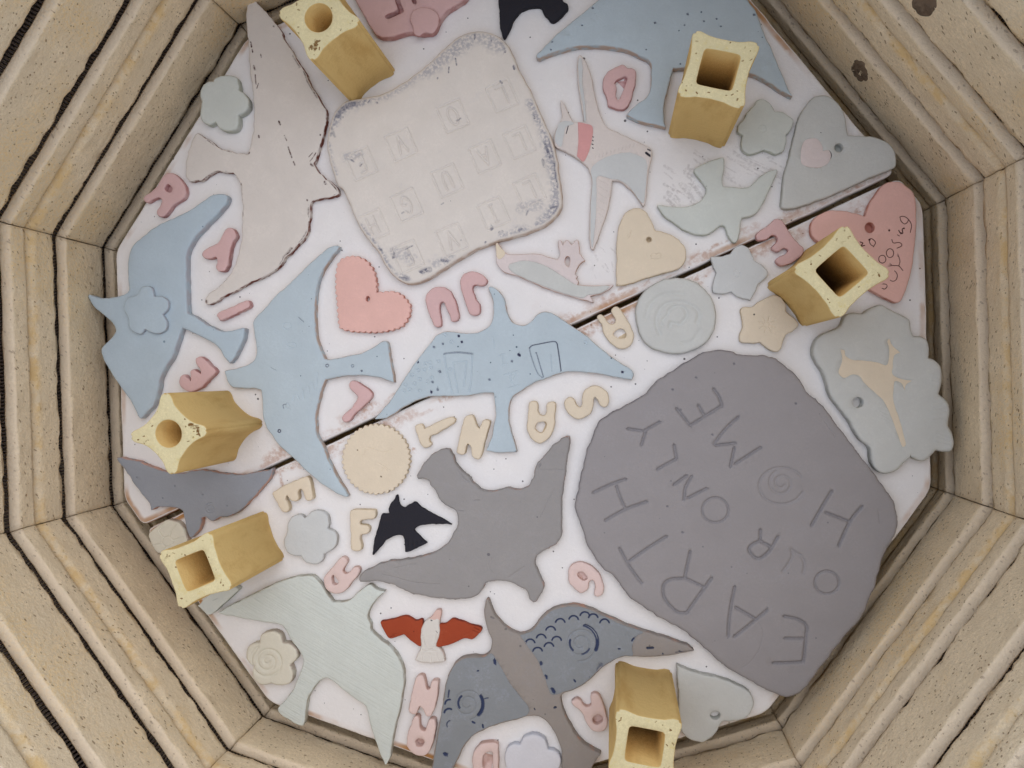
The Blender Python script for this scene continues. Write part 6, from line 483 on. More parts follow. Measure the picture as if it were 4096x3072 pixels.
{"name":"clay_heart","label":"salmon pink heart scratched with small handwriting, leaning at the right shelf edge","cat":"clay heart","mat":"salmon","th":6.0,"bev":1.3,"out":[[173.6,138.4],[172.8,143.6],[175.0,148.7],[181.1,153.4],[188.6,155.4],[196.6,155.9],[203.1,155.7],[203.1,155.7],[203.2,160.7],[204.8,167.9],[207.5,176.2],[212.1,180.4],[218.2,181.6],[223.9,179.7],[228.2,176.2],[231.6,169.6],[234.9,158.4],[238.0,144.0],[240.2,131.7],[240.6,120.5],[240.2,112.0],[238.5,108.1],[234.2,107.7],[224.9,109.7],[216.7,112.4],[210.7,115.4],[202.7,122.4],[193.8,127.6],[183.9,131.1],[176.8,133.8]],"jit":0.12,"und":0.25,"sm":1,"group":"clay hearts on the shelf","holes":[[[211.0,149.9],[211.1,148.4],[210.6,147.1],[209.7,146.2],[208.4,145.8],[207.1,146.2],[205.9,147.1],[205.2,148.4],[205.1,149.9],[205.6,151.3],[206.5,152.2],[207.8,152.5],[209.1,152.2],[210.3,151.3]]],"st":[[[[223.8,160.4],[225.4,161.2],[227.6,161.0],[230.2,159.4],[232.1,156.9],[232.6,152.5]],0.27,0.3,0.85],[[[223.8,160.4],[225.2,158.1],[227.7,156.8],[229.1,158.2],[229.3,159.9]],0.27,0.3,0.85],[[[225.5,152.1],[226.6,150.9],[228.4,150.7],[227.3,153.3],[228.2,153.9]],0.35,0.3,0.9],[[[225.6,149.1],[226.9,148.7]],0.35,0.3,0.7],[[[223.1,145.4],[224.7,143.5],[227.7,144.7],[229.7,144.1],[229.7,142.6],[227.7,140.9]],0.27,0.3,0.85],[[[226.7,137.4],[226.8,136.0],[226.3,134.8],[225.3,134.1],[224.1,134.2],[223.1,135.0],[222.4,136.2],[222.3,137.6],[222.8,138.8],[223.7,139.5],[224.9,139.4],[226.0,138.6],[226.7,137.4]],0.27,0.3,0.85],[[[223.2,132.5],[223.3,131.2],[222.7,130.1],[221.8,129.5],[220.6,129.6],[219.6,130.2],[219.0,131.4],[218.9,132.6],[219.4,133.7],[220.4,134.3],[221.5,134.3],[222.5,133.6],[223.2,132.5]],0.27,0.3,0.85],[[[228.1,129.6],[231.9,130.3],[235.1,128.2]],0.27,0.3,0.85],[[[231.9,130.3],[231.8,133.3],[230.4,135.8]],0.27,0.3,0.85],[[[230.3,126.7],[231.1,126.3],[231.9,125.7],[232.5,124.9],[232.9,123.9],[233.0,122.9],[232.9,121.9],[232.5,121.0],[231.9,120.4],[231.1,120.1],[230.2,120.1],[229.4,120.4]],0.27,0.3,0.85],[[[226.0,116.9],[227.8,117.1],[228.8,116.1],[227.9,114.1],[226.1,114.1]],0.27,0.3,0.85],[[[209.5,141.4],[210.7,142.7],[212.7,142.2],[214.2,140.8],[213.6,137.9]],0.27,0.3,0.85],[[[209.7,141.7],[211.4,139.2],[213.1,138.5]],0.27,0.3,0.85],[[[204.9,138.9],[206.8,138.6],[206.0,136.3],[208.2,137.5]],0.4,0.3,0.8],[[[219.9,150.5],[220.0,150.4]],0.7,0.4,1],[[[228.1,154.0],[228.3,153.9]],0.5,0.4,1],[[[227.3,150.7],[227.4,150.6]],0.6,0.4,1],[[[210.0,141.8],[210.3,141.8]],0.6,0.4,1]]},
{"name":"clay_heart","label":"salmon heart with a fluted pastry-cutter edge","cat":"clay heart","mat":"salmon","th":5.0,"bev":0.8,"out":[[-125.2,29.2],[-125.8,29.7],[-126.3,30.4],[-126.6,31.0],[-126.5,31.7],[-126.2,32.4],[-125.6,33.1],[-126.2,33.8],[-126.6,34.5],[-126.7,35.2],[-126.4,35.9],[-125.8,36.5],[-125.0,36.9],[-125.2,37.7],[-125.2,38.5],[-124.9,39.2],[-124.3,39.6],[-123.5,39.9],[-122.6,39.9],[-122.4,40.7],[-122.1,41.5],[-121.6,42.0],[-120.9,42.2],[-120.0,42.2],[-119.2,42.0],[-118.7,42.7],[-118.2,43.3],[-117.6,43.7],[-116.8,43.7],[-116.1,43.5],[-115.3,43.1],[-114.7,43.7],[-114.0,44.2],[-113.3,44.4],[-112.6,44.2],[-111.9,43.8],[-111.2,43.2],[-110.5,43.7],[-109.7,44.0],[-108.9,43.9],[-108.3,43.6],[-107.8,43.0],[-107.4,42.2],[-106.5,42.4],[-105.7,42.4],[-105.0,42.1],[-104.5,41.6],[-104.2,40.9],[-104.0,40.1],[-103.1,40.1],[-102.3,39.9],[-101.6,39.6],[-101.2,39.0],[-101.0,38.2],[-101.0,37.4],[-100.1,37.2],[-99.4,36.9],[-98.8,36.5],[-98.5,35.8],[-98.4,35.0],[-98.5,34.2],[-97.7,33.9],[-97.0,33.5],[-96.5,33.0],[-96.3,32.3],[-96.3,31.6],[-96.5,30.7],[-95.7,30.3],[-95.1,29.9],[-94.7,29.2],[-94.7,28.5],[-95.0,27.8],[-95.5,27.1],[-94.9,26.4],[-94.4,25.8],[-94.2,25.2],[-94.2,24.6],[-94.1,23.9],[-93.4,23.3],[-92.7,23.9],[-92.2,24.5],[-91.6,24.9],[-90.9,25.0],[-90.1,24.9],[-89.3,24.7],[-88.8,25.4],[-88.3,26.0],[-87.7,26.3],[-87.0,26.4],[-86.2,26.3],[-85.4,26.0],[-84.9,26.7],[-84.3,27.3],[-83.7,27.6],[-82.9,27.6],[-82.2,27.4],[-81.5,26.9],[-80.8,27.4],[-80.1,27.8],[-79.3,27.9],[-78.7,27.7],[-78.0,27.2],[-77.5,26.5],[-76.7,26.9],[-75.9,27.0],[-75.2,26.9],[-74.6,26.5],[-74.1,25.9],[-73.8,25.1],[-72.9,25.2],[-72.1,25.2],[-71.4,24.9],[-71.0,24.4],[-70.7,23.6],[-70.6,22.8],[-69.7,22.7],[-68.9,22.5],[-68.3,22.0],[-68.0,21.4],[-68.0,20.6],[-68.3,19.8],[-67.6,19.3],[-67.0,18.8],[-66.7,18.1],[-66.8,17.4],[-67.1,16.7],[-67.6,16.0],[-67.0,15.3],[-66.6,14.7],[-66.5,14.0],[-66.7,13.3],[-67.1,12.7],[-67.8,12.1],[-67.4,11.3],[-67.2,10.6],[-67.2,9.9],[-67.6,9.3],[-68.3,8.8],[-69.0,8.4],[-68.9,7.6],[-68.9,6.8],[-69.2,6.1],[-69.7,5.6],[-70.5,5.4],[-71.4,5.3],[-71.5,4.5],[-71.8,3.7],[-72.3,3.2],[-73.0,2.9],[-73.8,2.9],[-74.6,3.0],[-74.9,2.1],[-75.3,1.5],[-75.9,1.0],[-76.5,0.8],[-77.4,0.8],[-78.2,0.9],[-78.6,0.1],[-79.0,-0.6],[-79.6,-1.0],[-80.3,-1.2],[-81.1,-1.1],[-81.9,-0.9],[-82.3,-1.7],[-82.8,-2.3],[-83.4,-2.7],[-84.1,-2.8],[-84.9,-2.7],[-85.8,-2.4],[-86.2,-3.2],[-86.8,-3.8],[-87.4,-4.1],[-88.1,-4.1],[-88.9,-4.0],[-89.7,-3.6],[-90.3,-4.3],[-90.9,-4.9],[-91.5,-5.2],[-92.2,-5.2],[-93.0,-5.0],[-93.8,-4.6],[-94.4,-5.3],[-95.0,-5.8],[-95.6,-6.1],[-96.3,-6.1],[-97.1,-5.9],[-97.9,-5.5],[-98.5,-6.2],[-99.1,-6.7],[-99.8,-7.0],[-100.5,-6.9],[-101.3,-6.7],[-102.0,-6.3],[-102.6,-6.9],[-103.3,-7.4],[-104.0,-7.7],[-104.7,-7.6],[-105.4,-7.3],[-106.2,-6.9],[-106.8,-7.5],[-107.5,-7.9],[-108.2,-8.1],[-108.9,-8.0],[-109.6,-7.6],[-110.3,-7.1],[-111.1,-7.6],[-111.9,-7.8],[-112.7,-7.6],[-113.2,-7.0],[-113.4,-6.2],[-113.2,-5.4],[-114.0,-5.0],[-114.6,-4.5],[-114.9,-3.9],[-115.0,-3.2],[-114.8,-2.4],[-114.5,-1.6],[-115.3,-1.1],[-115.9,-0.7],[-116.3,-0.1],[-116.4,0.6],[-116.3,1.4],[-116.0,2.2],[-116.8,2.7],[-117.4,3.2],[-117.8,3.8],[-117.9,4.4],[-117.7,5.2],[-117.4,6.1],[-118.2,6.5],[-118.8,7.0],[-119.2,7.6],[-119.3,8.3],[-119.2,9.1],[-118.9,9.9],[-119.6,10.3],[-120.3,10.8],[-120.7,11.4],[-120.8,12.1],[-120.6,12.9],[-120.4,13.7],[-121.1,14.1],[-121.8,14.6],[-122.2,15.2],[-122.3,15.9],[-122.1,16.7],[-121.8,17.5],[-122.6,17.9],[-123.2,18.5],[-123.6,19.0],[-123.7,19.7],[-123.5,20.5],[-123.2,21.3],[-123.9,21.8],[-124.5,22.3],[-124.9,23.0],[-124.9,23.7],[-124.7,24.4],[-124.3,25.2],[-125.1,25.7],[-125.6,26.3],[-125.9,26.9],[-125.9,27.7],[-125.6,28.4]],"jit":0.12,"und":0.25,"sm":0,"group":"clay hearts on the shelf","holes":[[[-97.1,18.0],[-97.1,16.9],[-97.6,16.0],[-98.5,15.8],[-99.4,16.2],[-100.0,17.2],[-100.0,18.4],[-99.5,19.3],[-98.6,19.5],[-97.7,19.1]]]},
{"name":"clay_heart","label":"cream clay heart with a single small hole and faint scratches","cat":"clay heart","mat":"cream","th":5.0,"bev":1.2,"out":[[63.7,71.5],[63.7,71.5],[59.2,87.6],[56.0,98.7],[54.5,107.9],[55.3,117.6],[58.6,122.6],[63.9,124.8],[68.9,123.5],[73.8,118.9],[78.4,113.2],[78.4,113.2],[84.8,113.5],[92.1,112.5],[98.5,108.8],[101.9,103.9],[102.2,98.0],[99.2,92.5],[89.2,86.2],[79.3,80.0],[69.3,73.6]],"jit":0.12,"und":0.25,"sm":1,"group":"clay hearts on the shelf","holes":[[[77.6,106.8],[77.6,105.7],[76.9,104.9],[75.9,104.6],[74.9,105.0],[74.3,106.0],[74.3,107.1],[74.9,107.9],[76.0,108.2],[77.0,107.8]]],"st":[[[[80.3,94.5],[80.2,97.1],[81.0,98.5],[83.2,98.2],[84.8,99.5],[86.4,98.5],[85.7,96.2],[80.3,94.5]],0.4,0.35,0.12],[[[63.1,108.9],[63.5,105.5],[62.4,103.4]],0.4,0.35,0.12],[[[62.0,106.8],[62.1,104.5]],0.4,0.3,0.1]]},
{"name":"clay_heart","label":"plain grey-green heart lying point-up beside the bottom post","cat":"clay heart","mat":"greygreen","th":6.0,"bev":1.4,"out":[[172.3,-158.8],[172.3,-158.8],[177.0,-159.3],[186.5,-159.7],[197.7,-158.3],[209.3,-158.5],[219.0,-160.0],[223.9,-163.1],[226.4,-169.5],[224.8,-176.0],[221.5,-180.2],[215.4,-183.2],[210.2,-185.2],[210.2,-185.2],[209.5,-188.7],[208.3,-194.6],[205.2,-199.9],[201.5,-203.1],[195.9,-203.8],[190.8,-202.6],[186.4,-199.3],[183.4,-193.0],[178.9,-178.7],[175.1,-167.9]],"jit":0.12,"und":0.25,"sm":1,"group":"clay hearts on the shelf","holes":[[[208.0,-181.6],[208.0,-182.8],[207.4,-184.0],[206.3,-185.0],[204.9,-185.5],[203.5,-185.4],[202.3,-184.8],[201.7,-183.8],[201.7,-182.5],[202.3,-181.3],[203.4,-180.3],[204.8,-179.9],[206.2,-179.9],[207.3,-180.5]]]},
{"name":"clay_flower","label":"pale green five-petal flower at the upper-left shelf edge","cat":"clay flower","mat":"palegreen","th":7.0,"bev":1.6,"out":[[-249.6,135.5],[-249.6,135.5],[-248.9,137.8],[-245.5,140.2],[-240.0,142.2],[-234.0,142.4],[-230.9,139.3],[-229.0,134.2],[-229.0,134.2],[-223.7,132.3],[-220.1,128.8],[-218.7,124.1],[-221.3,119.1],[-224.7,116.8],[-224.7,116.8],[-222.8,112.5],[-223.3,107.4],[-227.9,104.4],[-234.5,104.0],[-238.7,106.7],[-239.7,108.0],[-239.7,108.0],[-243.6,105.1],[-248.5,105.6],[-252.2,109.1],[-253.3,113.9],[-253.8,119.4],[-253.8,119.4],[-256.4,123.8],[-256.6,129.4],[-253.8,133.9]],"jit":0.12,"und":0.25,"sm":1,"group":"clay flowers on the shelf"},
{"name":"clay_flower","label":"grey-green flower with notched petals half hidden by the square-holed post at top right","cat":"clay flower","mat":"palegreen","th":5.0,"bev":1.2,"out":[[113.4,202.0],[116.5,206.8],[117.6,211.1],[121.6,212.7],[126.8,210.5],[130.7,206.8],[130.7,206.8],[133.4,207.5],[138.1,206.9],[142.7,204.6],[144.1,200.9],[143.3,196.7],[141.8,194.0],[141.8,194.0],[142.8,191.4],[143.2,187.4],[142.7,183.3],[139.1,180.3],[135.5,180.9],[130.9,181.2],[130.9,181.2],[127.1,178.5],[122.1,176.0],[117.5,178.1],[115.7,182.3],[115.0,186.8],[115.0,186.8],[111.7,188.3],[110.5,191.5],[111.9,195.3],[113.3,198.5]],"jit":0.12,"und":0.25,"sm":1,"group":"clay flowers on the shelf","st":[[[[126.0,194.5],[126.3,194.3]],2.2,-0.9,0],[[[128.2,194.9],[128.3,194.1],[128.0,193.2],[127.5,192.6],[126.7,192.2],[125.9,192.2],[125.0,192.5],[124.4,193.1],[124.0,193.9],[123.9,194.7],[124.1,195.6],[124.7,196.2],[125.5,196.6],[126.3,196.6],[127.1,196.3],[127.8,195.7],[128.2,194.9]],0.5,0.25,0.05]]},
{"name":"clay_flower","label":"pale blue-grey star flower between the swirl disc and the E-shaped pink letter","cat":"clay flower","mat":"bluegrey","th":4.0,"bev":1.0,"out":[[117.9,106.0],[123.6,107.9],[129.4,111.5],[129.4,111.5],[131.2,115.9],[135.0,118.8],[139.0,118.0],[142.2,114.9],[145.6,111.1],[145.6,111.1],[151.6,108.9],[155.6,106.0],[155.5,102.1],[152.0,97.2],[152.0,97.2],[151.8,92.5],[150.1,85.4],[150.1,85.4],[145.5,85.3],[140.9,85.6],[137.2,87.7],[137.2,87.7],[132.6,84.9],[125.9,84.2],[123.9,89.6],[124.1,96.7],[124.1,96.7],[121.1,100.6]],"jit":0.12,"und":0.25,"sm":1,"group":"clay flowers on the shelf","st":[[[[137.0,99.9],[137.3,99.7]],2.0,-0.8,0],[[[138.9,100.3],[139.0,99.6],[138.8,98.9],[138.3,98.3],[137.6,97.9],[136.9,97.9],[136.2,98.1],[135.6,98.6],[135.2,99.3],[135.2,100.1],[135.4,100.8],[135.9,101.4],[136.5,101.7],[137.3,101.8],[138.0,101.5],[138.6,101.0],[138.9,100.3]],0.5,0.25,0.03]]},
{"name":"clay_flower","label":"cream star flower beside the diamond-set post on the right","cat":"clay flower","mat":"cream","th":4.5,"bev":1.1,"out":[[146.0,77.3],[147.5,80.1],[152.2,81.6],[155.1,85.5],[155.1,85.5],[160.0,90.0],[163.8,92.8],[169.1,91.9],[172.5,88.2],[173.6,84.4],[173.6,84.4],[177.5,82.6],[181.5,80.7],[184.0,77.9],[181.8,73.8],[177.9,69.8],[177.9,69.8],[177.3,66.1],[177.5,61.5],[176.3,57.7],[171.8,57.5],[166.8,59.1],[164.1,60.6],[164.1,60.6],[157.9,58.3],[151.8,57.7],[149.9,61.9],[150.3,66.7],[149.3,70.0],[148.0,73.2]],"jit":0.12,"und":0.25,"sm":1,"group":"clay flowers on the shelf","st":[[[[166.3,73.6],[166.4,72.9],[166.2,72.2],[165.7,71.7],[165.1,71.4],[164.5,71.3],[163.8,71.6],[163.3,72.0],[163.0,72.6],[162.9,73.3],[163.1,74.0],[163.5,74.5],[164.1,74.8],[164.8,74.9],[165.5,74.7],[166.0,74.2],[166.3,73.6]],0.5,0.4,0.08],[[[167.3,73.0],[170.1,72.9]],0.45,0.4,0.08],[[[166.5,71.1],[168.5,69.0]],0.45,0.4,0.08],[[[164.6,70.4],[164.6,67.5]],0.45,0.4,0.08],[[[162.8,71.3],[160.7,69.3]],0.45,0.4,0.08],[[[162.0,73.2],[159.1,73.3]],0.45,0.4,0.08],[[[162.8,75.1],[160.8,77.2]],0.45,0.4,0.08],[[[164.7,75.8],[164.7,78.7]],0.45,0.4,0.08],[[[166.5,75.0],[168.5,76.9]],0.45,0.4,0.08]]},
{"name":"clay_flower","label":"plain pale grey flower between the cream letter F and the lower-left square post","cat":"clay flower","mat":"bluegrey","th":5.0,"bev":1.3,"out":[[-110.6,-161.7],[-110.1,-156.4],[-110.4,-153.9],[-111.2,-150.3],[-109.5,-144.6],[-104.5,-141.2],[-100.1,-142.6],[-100.1,-142.6],[-96.5,-136.7],[-91.3,-134.1],[-85.7,-135.3],[-82.4,-140.0],[-82.0,-144.6],[-82.0,-144.6],[-76.9,-145.3],[-73.4,-149.9],[-73.8,-156.4],[-77.7,-160.8],[-80.0,-162.9],[-80.0,-162.9],[-79.4,-166.5],[-81.6,-170.2],[-86.3,-172.2],[-91.6,-172.3],[-95.8,-169.2],[-95.8,-169.2],[-100.1,-170.6],[-105.6,-169.8],[-109.2,-166.4]],"jit":0.12,"und":0.25,"sm":1,"group":"clay flowers on the shelf"},
{"name":"clay_flower","label":"cream flower pressed with a spiral, below the pale green wing at lower left","cat":"clay flower","mat":"creampale","th":7.0,"bev":1.6,"out":[[-107.2,-237.3],[-107.2,-237.3],[-107.6,-231.9],[-104.1,-227.9],[-98.7,-225.9],[-93.6,-227.2],[-90.7,-231.8],[-90.7,-231.8],[-85.3,-230.8],[-79.8,-233.5],[-77.9,-238.0],[-79.3,-242.4],[-81.1,-245.2],[-81.1,-245.2],[-77.9,-249.7],[-77.4,-256.0],[-81.5,-260.2],[-87.6,-262.1],[-91.1,-261.7],[-91.1,-261.7],[-95.0,-264.6],[-100.2,-265.1],[-105.0,-262.2],[-106.8,-257.0],[-106.3,-254.2],[-106.3,-254.2],[-111.0,-253.2],[-114.2,-249.1],[-114.5,-243.3],[-111.6,-239.3]],"jit":0.12,"und":0.25,"sm":1,"group":"clay flowers on the shelf","st":[[[[-96.5,-247.6],[-96.4,-247.9],[-96.4,-248.2],[-96.5,-248.5],[-96.7,-248.9],[-97.0,-249.3],[-97.4,-249.5],[-97.9,-249.7],[-98.4,-249.8],[-99.0,-249.7],[-99.5,-249.5],[-100.0,-249.1],[-100.5,-248.5],[-100.7,-247.9],[-100.8,-247.1],[-100.7,-246.3],[-100.4,-245.5],[-99.9,-244.7],[-99.2,-244.1],[-98.4,-243.6],[-97.4,-243.3],[-96.4,-243.2],[-95.3,-243.4],[-94.3,-243.8],[-93.4,-244.5],[-92.7,-245.4],[-92.3,-246.5],[-92.1,-247.7],[-92.2,-249.0],[-92.6,-250.3],[-93.4,-251.5],[-94.4,-252.6],[-95.6,-253.4],[-97.1,-253.9],[-98.6,-254.2],[-100.2,-254.0],[-101.7,-253.5],[-103.0,-252.6],[-104.1,-251.3],[-104.8,-249.9],[-105.2,-248.2],[-105.2,-246.4],[-104.7,-244.6],[-103.9,-242.9],[-102.6,-241.3],[-101.0,-240.1],[-99.1,-239.3],[-97.1,-238.8],[-95.0,-238.9],[-93.0,-239.4],[-91.2,-240.4],[-89.6,-241.9],[-88.5,-243.7],[-87.8,-245.8],[-87.6,-248.0],[-88.0,-250.4],[-88.9,-252.6],[-90.4,-254.6],[-92.2,-256.3],[-94.5,-257.6],[-96.9,-258.4],[-99.5,-258.6],[-102.1,-258.2],[-104.5,-257.1],[-106.5,-255.5],[-108.2,-253.5],[-109.3,-251.0],[-109.7,-248.3],[-109.5,-245.5],[-108.7,-242.7],[-107.2,-240.1]],1.1,0.9,0.04]]},
{"name":"clay_flower","label":"bluish white cloud-like flower at the bottom edge","cat":"clay flower","mat":"bluewhite","th":5.5,"bev":1.4,"out":[[80.4,-255.8],[80.6,-250.0],[84.4,-245.8],[88.1,-245.1],[88.1,-245.1],[88.9,-240.2],[92.7,-236.1],[98.4,-234.6],[103.8,-236.2],[106.9,-241.5],[106.9,-241.5],[112.6,-241.2],[116.5,-244.1],[118.1,-249.8],[116.7,-255.3],[113.2,-260.3],[112.7,-266.8],[105.9,-273.0],[97.4,-273.6],[93.5,-268.7],[86.9,-267.3],[83.0,-262.4]],"jit":0.12,"und":0.25,"sm":1,"group":"clay flowers on the shelf"},
{"name":"clay_flower","label":"small cream flower tile with incised petals, half under the lower-left square post","cat":"clay flower","mat":"creampale","th":6.0,"bev":1.5,"out":[[-208.9,-189.5],[-207.9,-185.9],[-204.0,-180.7],[-198.7,-175.1],[-192.2,-173.6],[-186.2,-175.1],[-180.7,-181.2],[-178.8,-185.8],[-181.5,-191.9],[-187.7,-199.2],[-198.7,-199.4],[-202.9,-196.8],[-206.9,-192.8]],"jit":0.12,"und":0.25,"sm":1,"group":"clay flowers on the shelf","st":[[[[-189.3,-188.1],[-189.2,-189.5],[-189.8,-190.9],[-190.9,-192.0],[-192.3,-192.8],[-193.9,-193.0],[-195.4,-192.7],[-196.5,-191.8],[-197.2,-190.7],[-197.3,-189.3],[-196.7,-187.9],[-195.6,-186.8],[-194.2,-186.0],[-192.6,-185.8],[-191.1,-186.1],[-190.0,-186.9],[-189.3,-188.1]],0.6,0.5,0.05],[[[-196.8,-187.6],[-201.7,-184.0],[-200.2,-179.5]],0.6,0.5,0.03],[[[-192.6,-185.7],[-192.5,-179.7],[-190.2,-175.7]],0.6,0.5,0.03],[[[-189.7,-187.3],[-185.1,-183.9],[-180.7,-181.2]],0.6,0.5,0.03],[[[-196.8,-191.6],[-203.9,-195.8]],0.6,0.5,0.03],[[[-193.6,-193.2],[-195.1,-197.6]],0.6,0.5,0.03]]},
{"name":"clay_disc","label":"round pale grey-green disc with a swirl pressed into it","cat":"clay disc","mat":"greygreen","th":6.0,"bev":2.2,"out":[[80.5,58.4],[80.2,66.3],[82.9,73.4],[87.4,79.4],[93.8,84.3],[102.2,87.5],[111.4,87.9],[120.2,84.4],[127.3,78.5],[131.9,69.6],[133.1,59.7],[130.6,51.1],[124.9,44.4],[116.3,39.2],[107.4,37.4],[97.1,38.0],[89.4,42.6],[84.2,49.9]],"jit":0.12,"und":0.3,"sm":1,"st":[[[[104.9,54.1],[105.1,57.4],[110.1,57.6],[113.0,61.2],[113.4,65.2],[110.8,68.8],[106.0,69.1],[102.5,66.5],[101.4,63.5]],1.5,1.1,0.04],[[[101.5,61.9],[98.9,56.0],[100.4,53.7]],1.1,0.8,0.03],[[[100.4,48.1],[96.5,53.4],[95.0,60.1],[97.2,67.0],[103.1,71.0],[110.5,72.3],[118.0,70.4],[120.9,67.3],[121.3,61.9]],1.6,1.0,0.03],[[[88.7,55.9],[88.4,63.8],[92.1,71.2],[98.7,75.4],[107.4,77.7]],1.7,0.8,0.02],[[[124.2,57.2],[121.9,49.4],[115.8,46.1]],1.7,0.7,0.02]]},
{"name":"clay_disc","label":"flat cream disc with a fluted edge","cat":"clay disc","mat":"cream","th":4.5,"bev":0.8,"out":[[-40.2,-81.2],[-39.3,-81.6],[-38.7,-82.1],[-38.3,-82.7],[-38.4,-83.4],[-38.8,-84.1],[-39.5,-84.9],[-38.7,-85.4],[-38.1,-86.0],[-37.8,-86.7],[-38.0,-87.3],[-38.5,-88.0],[-39.3,-88.7],[-38.6,-89.3],[-38.1,-90.0],[-38.0,-90.7],[-38.3,-91.4],[-38.9,-91.9],[-39.8,-92.5],[-39.2,-93.2],[-38.8,-94.0],[-38.8,-94.7],[-39.2,-95.3],[-39.9,-95.8],[-40.8,-96.2],[-40.4,-97.0],[-40.1,-97.8],[-40.2,-98.5],[-40.7,-99.1],[-41.5,-99.4],[-42.5,-99.6],[-42.2,-100.6],[-42.1,-101.4],[-42.3,-102.1],[-42.9,-102.5],[-43.7,-102.8],[-44.7,-102.8],[-44.5,-103.8],[-44.6,-104.7],[-44.9,-105.3],[-45.5,-105.6],[-46.4,-105.7],[-47.4,-105.6],[-47.4,-106.6],[-47.6,-107.5],[-48.0,-108.0],[-48.7,-108.3],[-49.6,-108.2],[-50.5,-108.0],[-50.7,-108.9],[-51.1,-109.7],[-51.6,-110.2],[-52.3,-110.4],[-53.1,-110.2],[-54.0,-109.7],[-54.4,-110.7],[-54.9,-111.4],[-55.5,-111.8],[-56.2,-111.8],[-57.0,-111.5],[-57.7,-110.9],[-58.3,-111.7],[-58.9,-112.4],[-59.5,-112.7],[-60.2,-112.6],[-60.9,-112.1],[-61.6,-111.4],[-62.3,-112.2],[-63.0,-112.7],[-63.7,-112.9],[-64.3,-112.6],[-64.9,-112.1],[-65.5,-111.3],[-66.3,-111.9],[-67.0,-112.3],[-67.8,-112.4],[-68.4,-112.0],[-68.9,-111.3],[-69.3,-110.4],[-70.1,-110.9],[-71.0,-111.2],[-71.7,-111.2],[-72.2,-110.7],[-72.6,-110.0],[-72.9,-109.0],[-73.8,-109.4],[-74.7,-109.5],[-75.4,-109.3],[-75.8,-108.8],[-76.0,-108.0],[-76.1,-107.0],[-77.1,-107.2],[-78.0,-107.2],[-78.6,-106.9],[-79.0,-106.3],[-79.1,-105.5],[-79.0,-104.5],[-80.0,-104.6],[-80.9,-104.4],[-81.5,-104.0],[-81.7,-103.4],[-81.7,-102.5],[-81.4,-101.6],[-82.4,-101.5],[-83.3,-101.2],[-83.8,-100.7],[-83.9,-100.0],[-83.7,-99.2],[-83.3,-98.3],[-84.3,-98.0],[-85.1,-97.6],[-85.5,-97.1],[-85.5,-96.3],[-85.2,-95.5],[-84.7,-94.7],[-85.6,-94.3],[-86.3,-93.8],[-86.6,-93.2],[-86.5,-92.5],[-86.1,-91.7],[-85.4,-90.9],[-86.3,-90.4],[-86.9,-89.8],[-87.1,-89.1],[-86.9,-88.4],[-86.4,-87.7],[-85.6,-87.1],[-86.3,-86.4],[-86.8,-85.7],[-86.9,-85.0],[-86.6,-84.4],[-86.0,-83.8],[-85.1,-83.3],[-85.7,-82.5],[-86.1,-81.7],[-86.1,-81.0],[-85.7,-80.4],[-84.9,-79.9],[-84.0,-79.5],[-84.5,-78.7],[-84.7,-77.9],[-84.6,-77.2],[-84.1,-76.6],[-83.3,-76.3],[-82.3,-76.0],[-82.6,-75.1],[-82.7,-74.3],[-82.5,-73.6],[-81.9,-73.1],[-81.1,-72.9],[-80.1,-72.8],[-80.2,-71.9],[-80.2,-71.0],[-79.8,-70.4],[-79.2,-70.0],[-78.3,-70.0],[-77.3,-70.1],[-77.3,-69.1],[-77.1,-68.3],[-76.7,-67.7],[-76.0,-67.4],[-75.1,-67.5],[-74.2,-67.8],[-73.9,-66.8],[-73.6,-66.0],[-73.1,-65.5],[-72.4,-65.4],[-71.5,-65.6],[-70.6,-66.0],[-70.3,-65.1],[-69.8,-64.4],[-69.2,-64.0],[-68.5,-64.0],[-67.7,-64.4],[-66.9,-64.9],[-66.4,-64.1],[-65.8,-63.4],[-65.1,-63.2],[-64.4,-63.3],[-63.7,-63.8],[-63.0,-64.4],[-62.4,-63.7],[-61.7,-63.2],[-61.0,-63.0],[-60.3,-63.3],[-59.7,-63.8],[-59.2,-64.6],[-58.4,-64.0],[-57.6,-63.6],[-56.9,-63.6],[-56.3,-63.9],[-55.8,-64.6],[-55.4,-65.5],[-54.6,-65.0],[-53.7,-64.7],[-53.0,-64.8],[-52.5,-65.2],[-52.1,-66.0],[-51.9,-66.9],[-51.0,-66.6],[-50.1,-66.4],[-49.4,-66.6],[-49.0,-67.1],[-48.7,-68.0],[-48.7,-68.9],[-47.7,-68.7],[-46.8,-68.7],[-46.2,-69.0],[-45.8,-69.6],[-45.7,-70.5],[-45.8,-71.4],[-44.8,-71.4],[-44.0,-71.5],[-43.4,-71.9],[-43.2,-72.6],[-43.2,-73.4],[-43.4,-74.3],[-42.5,-74.5],[-41.6,-74.7],[-41.1,-75.2],[-41.0,-75.9],[-41.2,-76.7],[-41.5,-77.6],[-40.6,-77.9],[-39.9,-78.3],[-39.4,-78.8],[-39.4,-79.5],[-39.7,-80.3]],"jit":0.12,"und":0.25,"sm":0,"st":[[[[-71.7,-89.1],[-70.6,-81.8],[-63.9,-82.3],[-60.3,-81.5]],0.35,0.25,0.08],[[[-66.8,-81.3],[-58.8,-82.0],[-53.6,-77.9]],0.35,0.25,0.05],[[[-60.4,-90.1],[-56.3,-90.7],[-50.0,-92.6]],0.35,0.25,0.08],[[[-56.5,-94.6],[-55.4,-91.7],[-53.1,-93.1]],0.35,0.25,0.08],[[[-76.9,-85.5],[-76.6,-85.6]],0.5,0.3,1],[[[-55.6,-98.2],[-55.3,-98.4]],0.6,0.3,1]]},
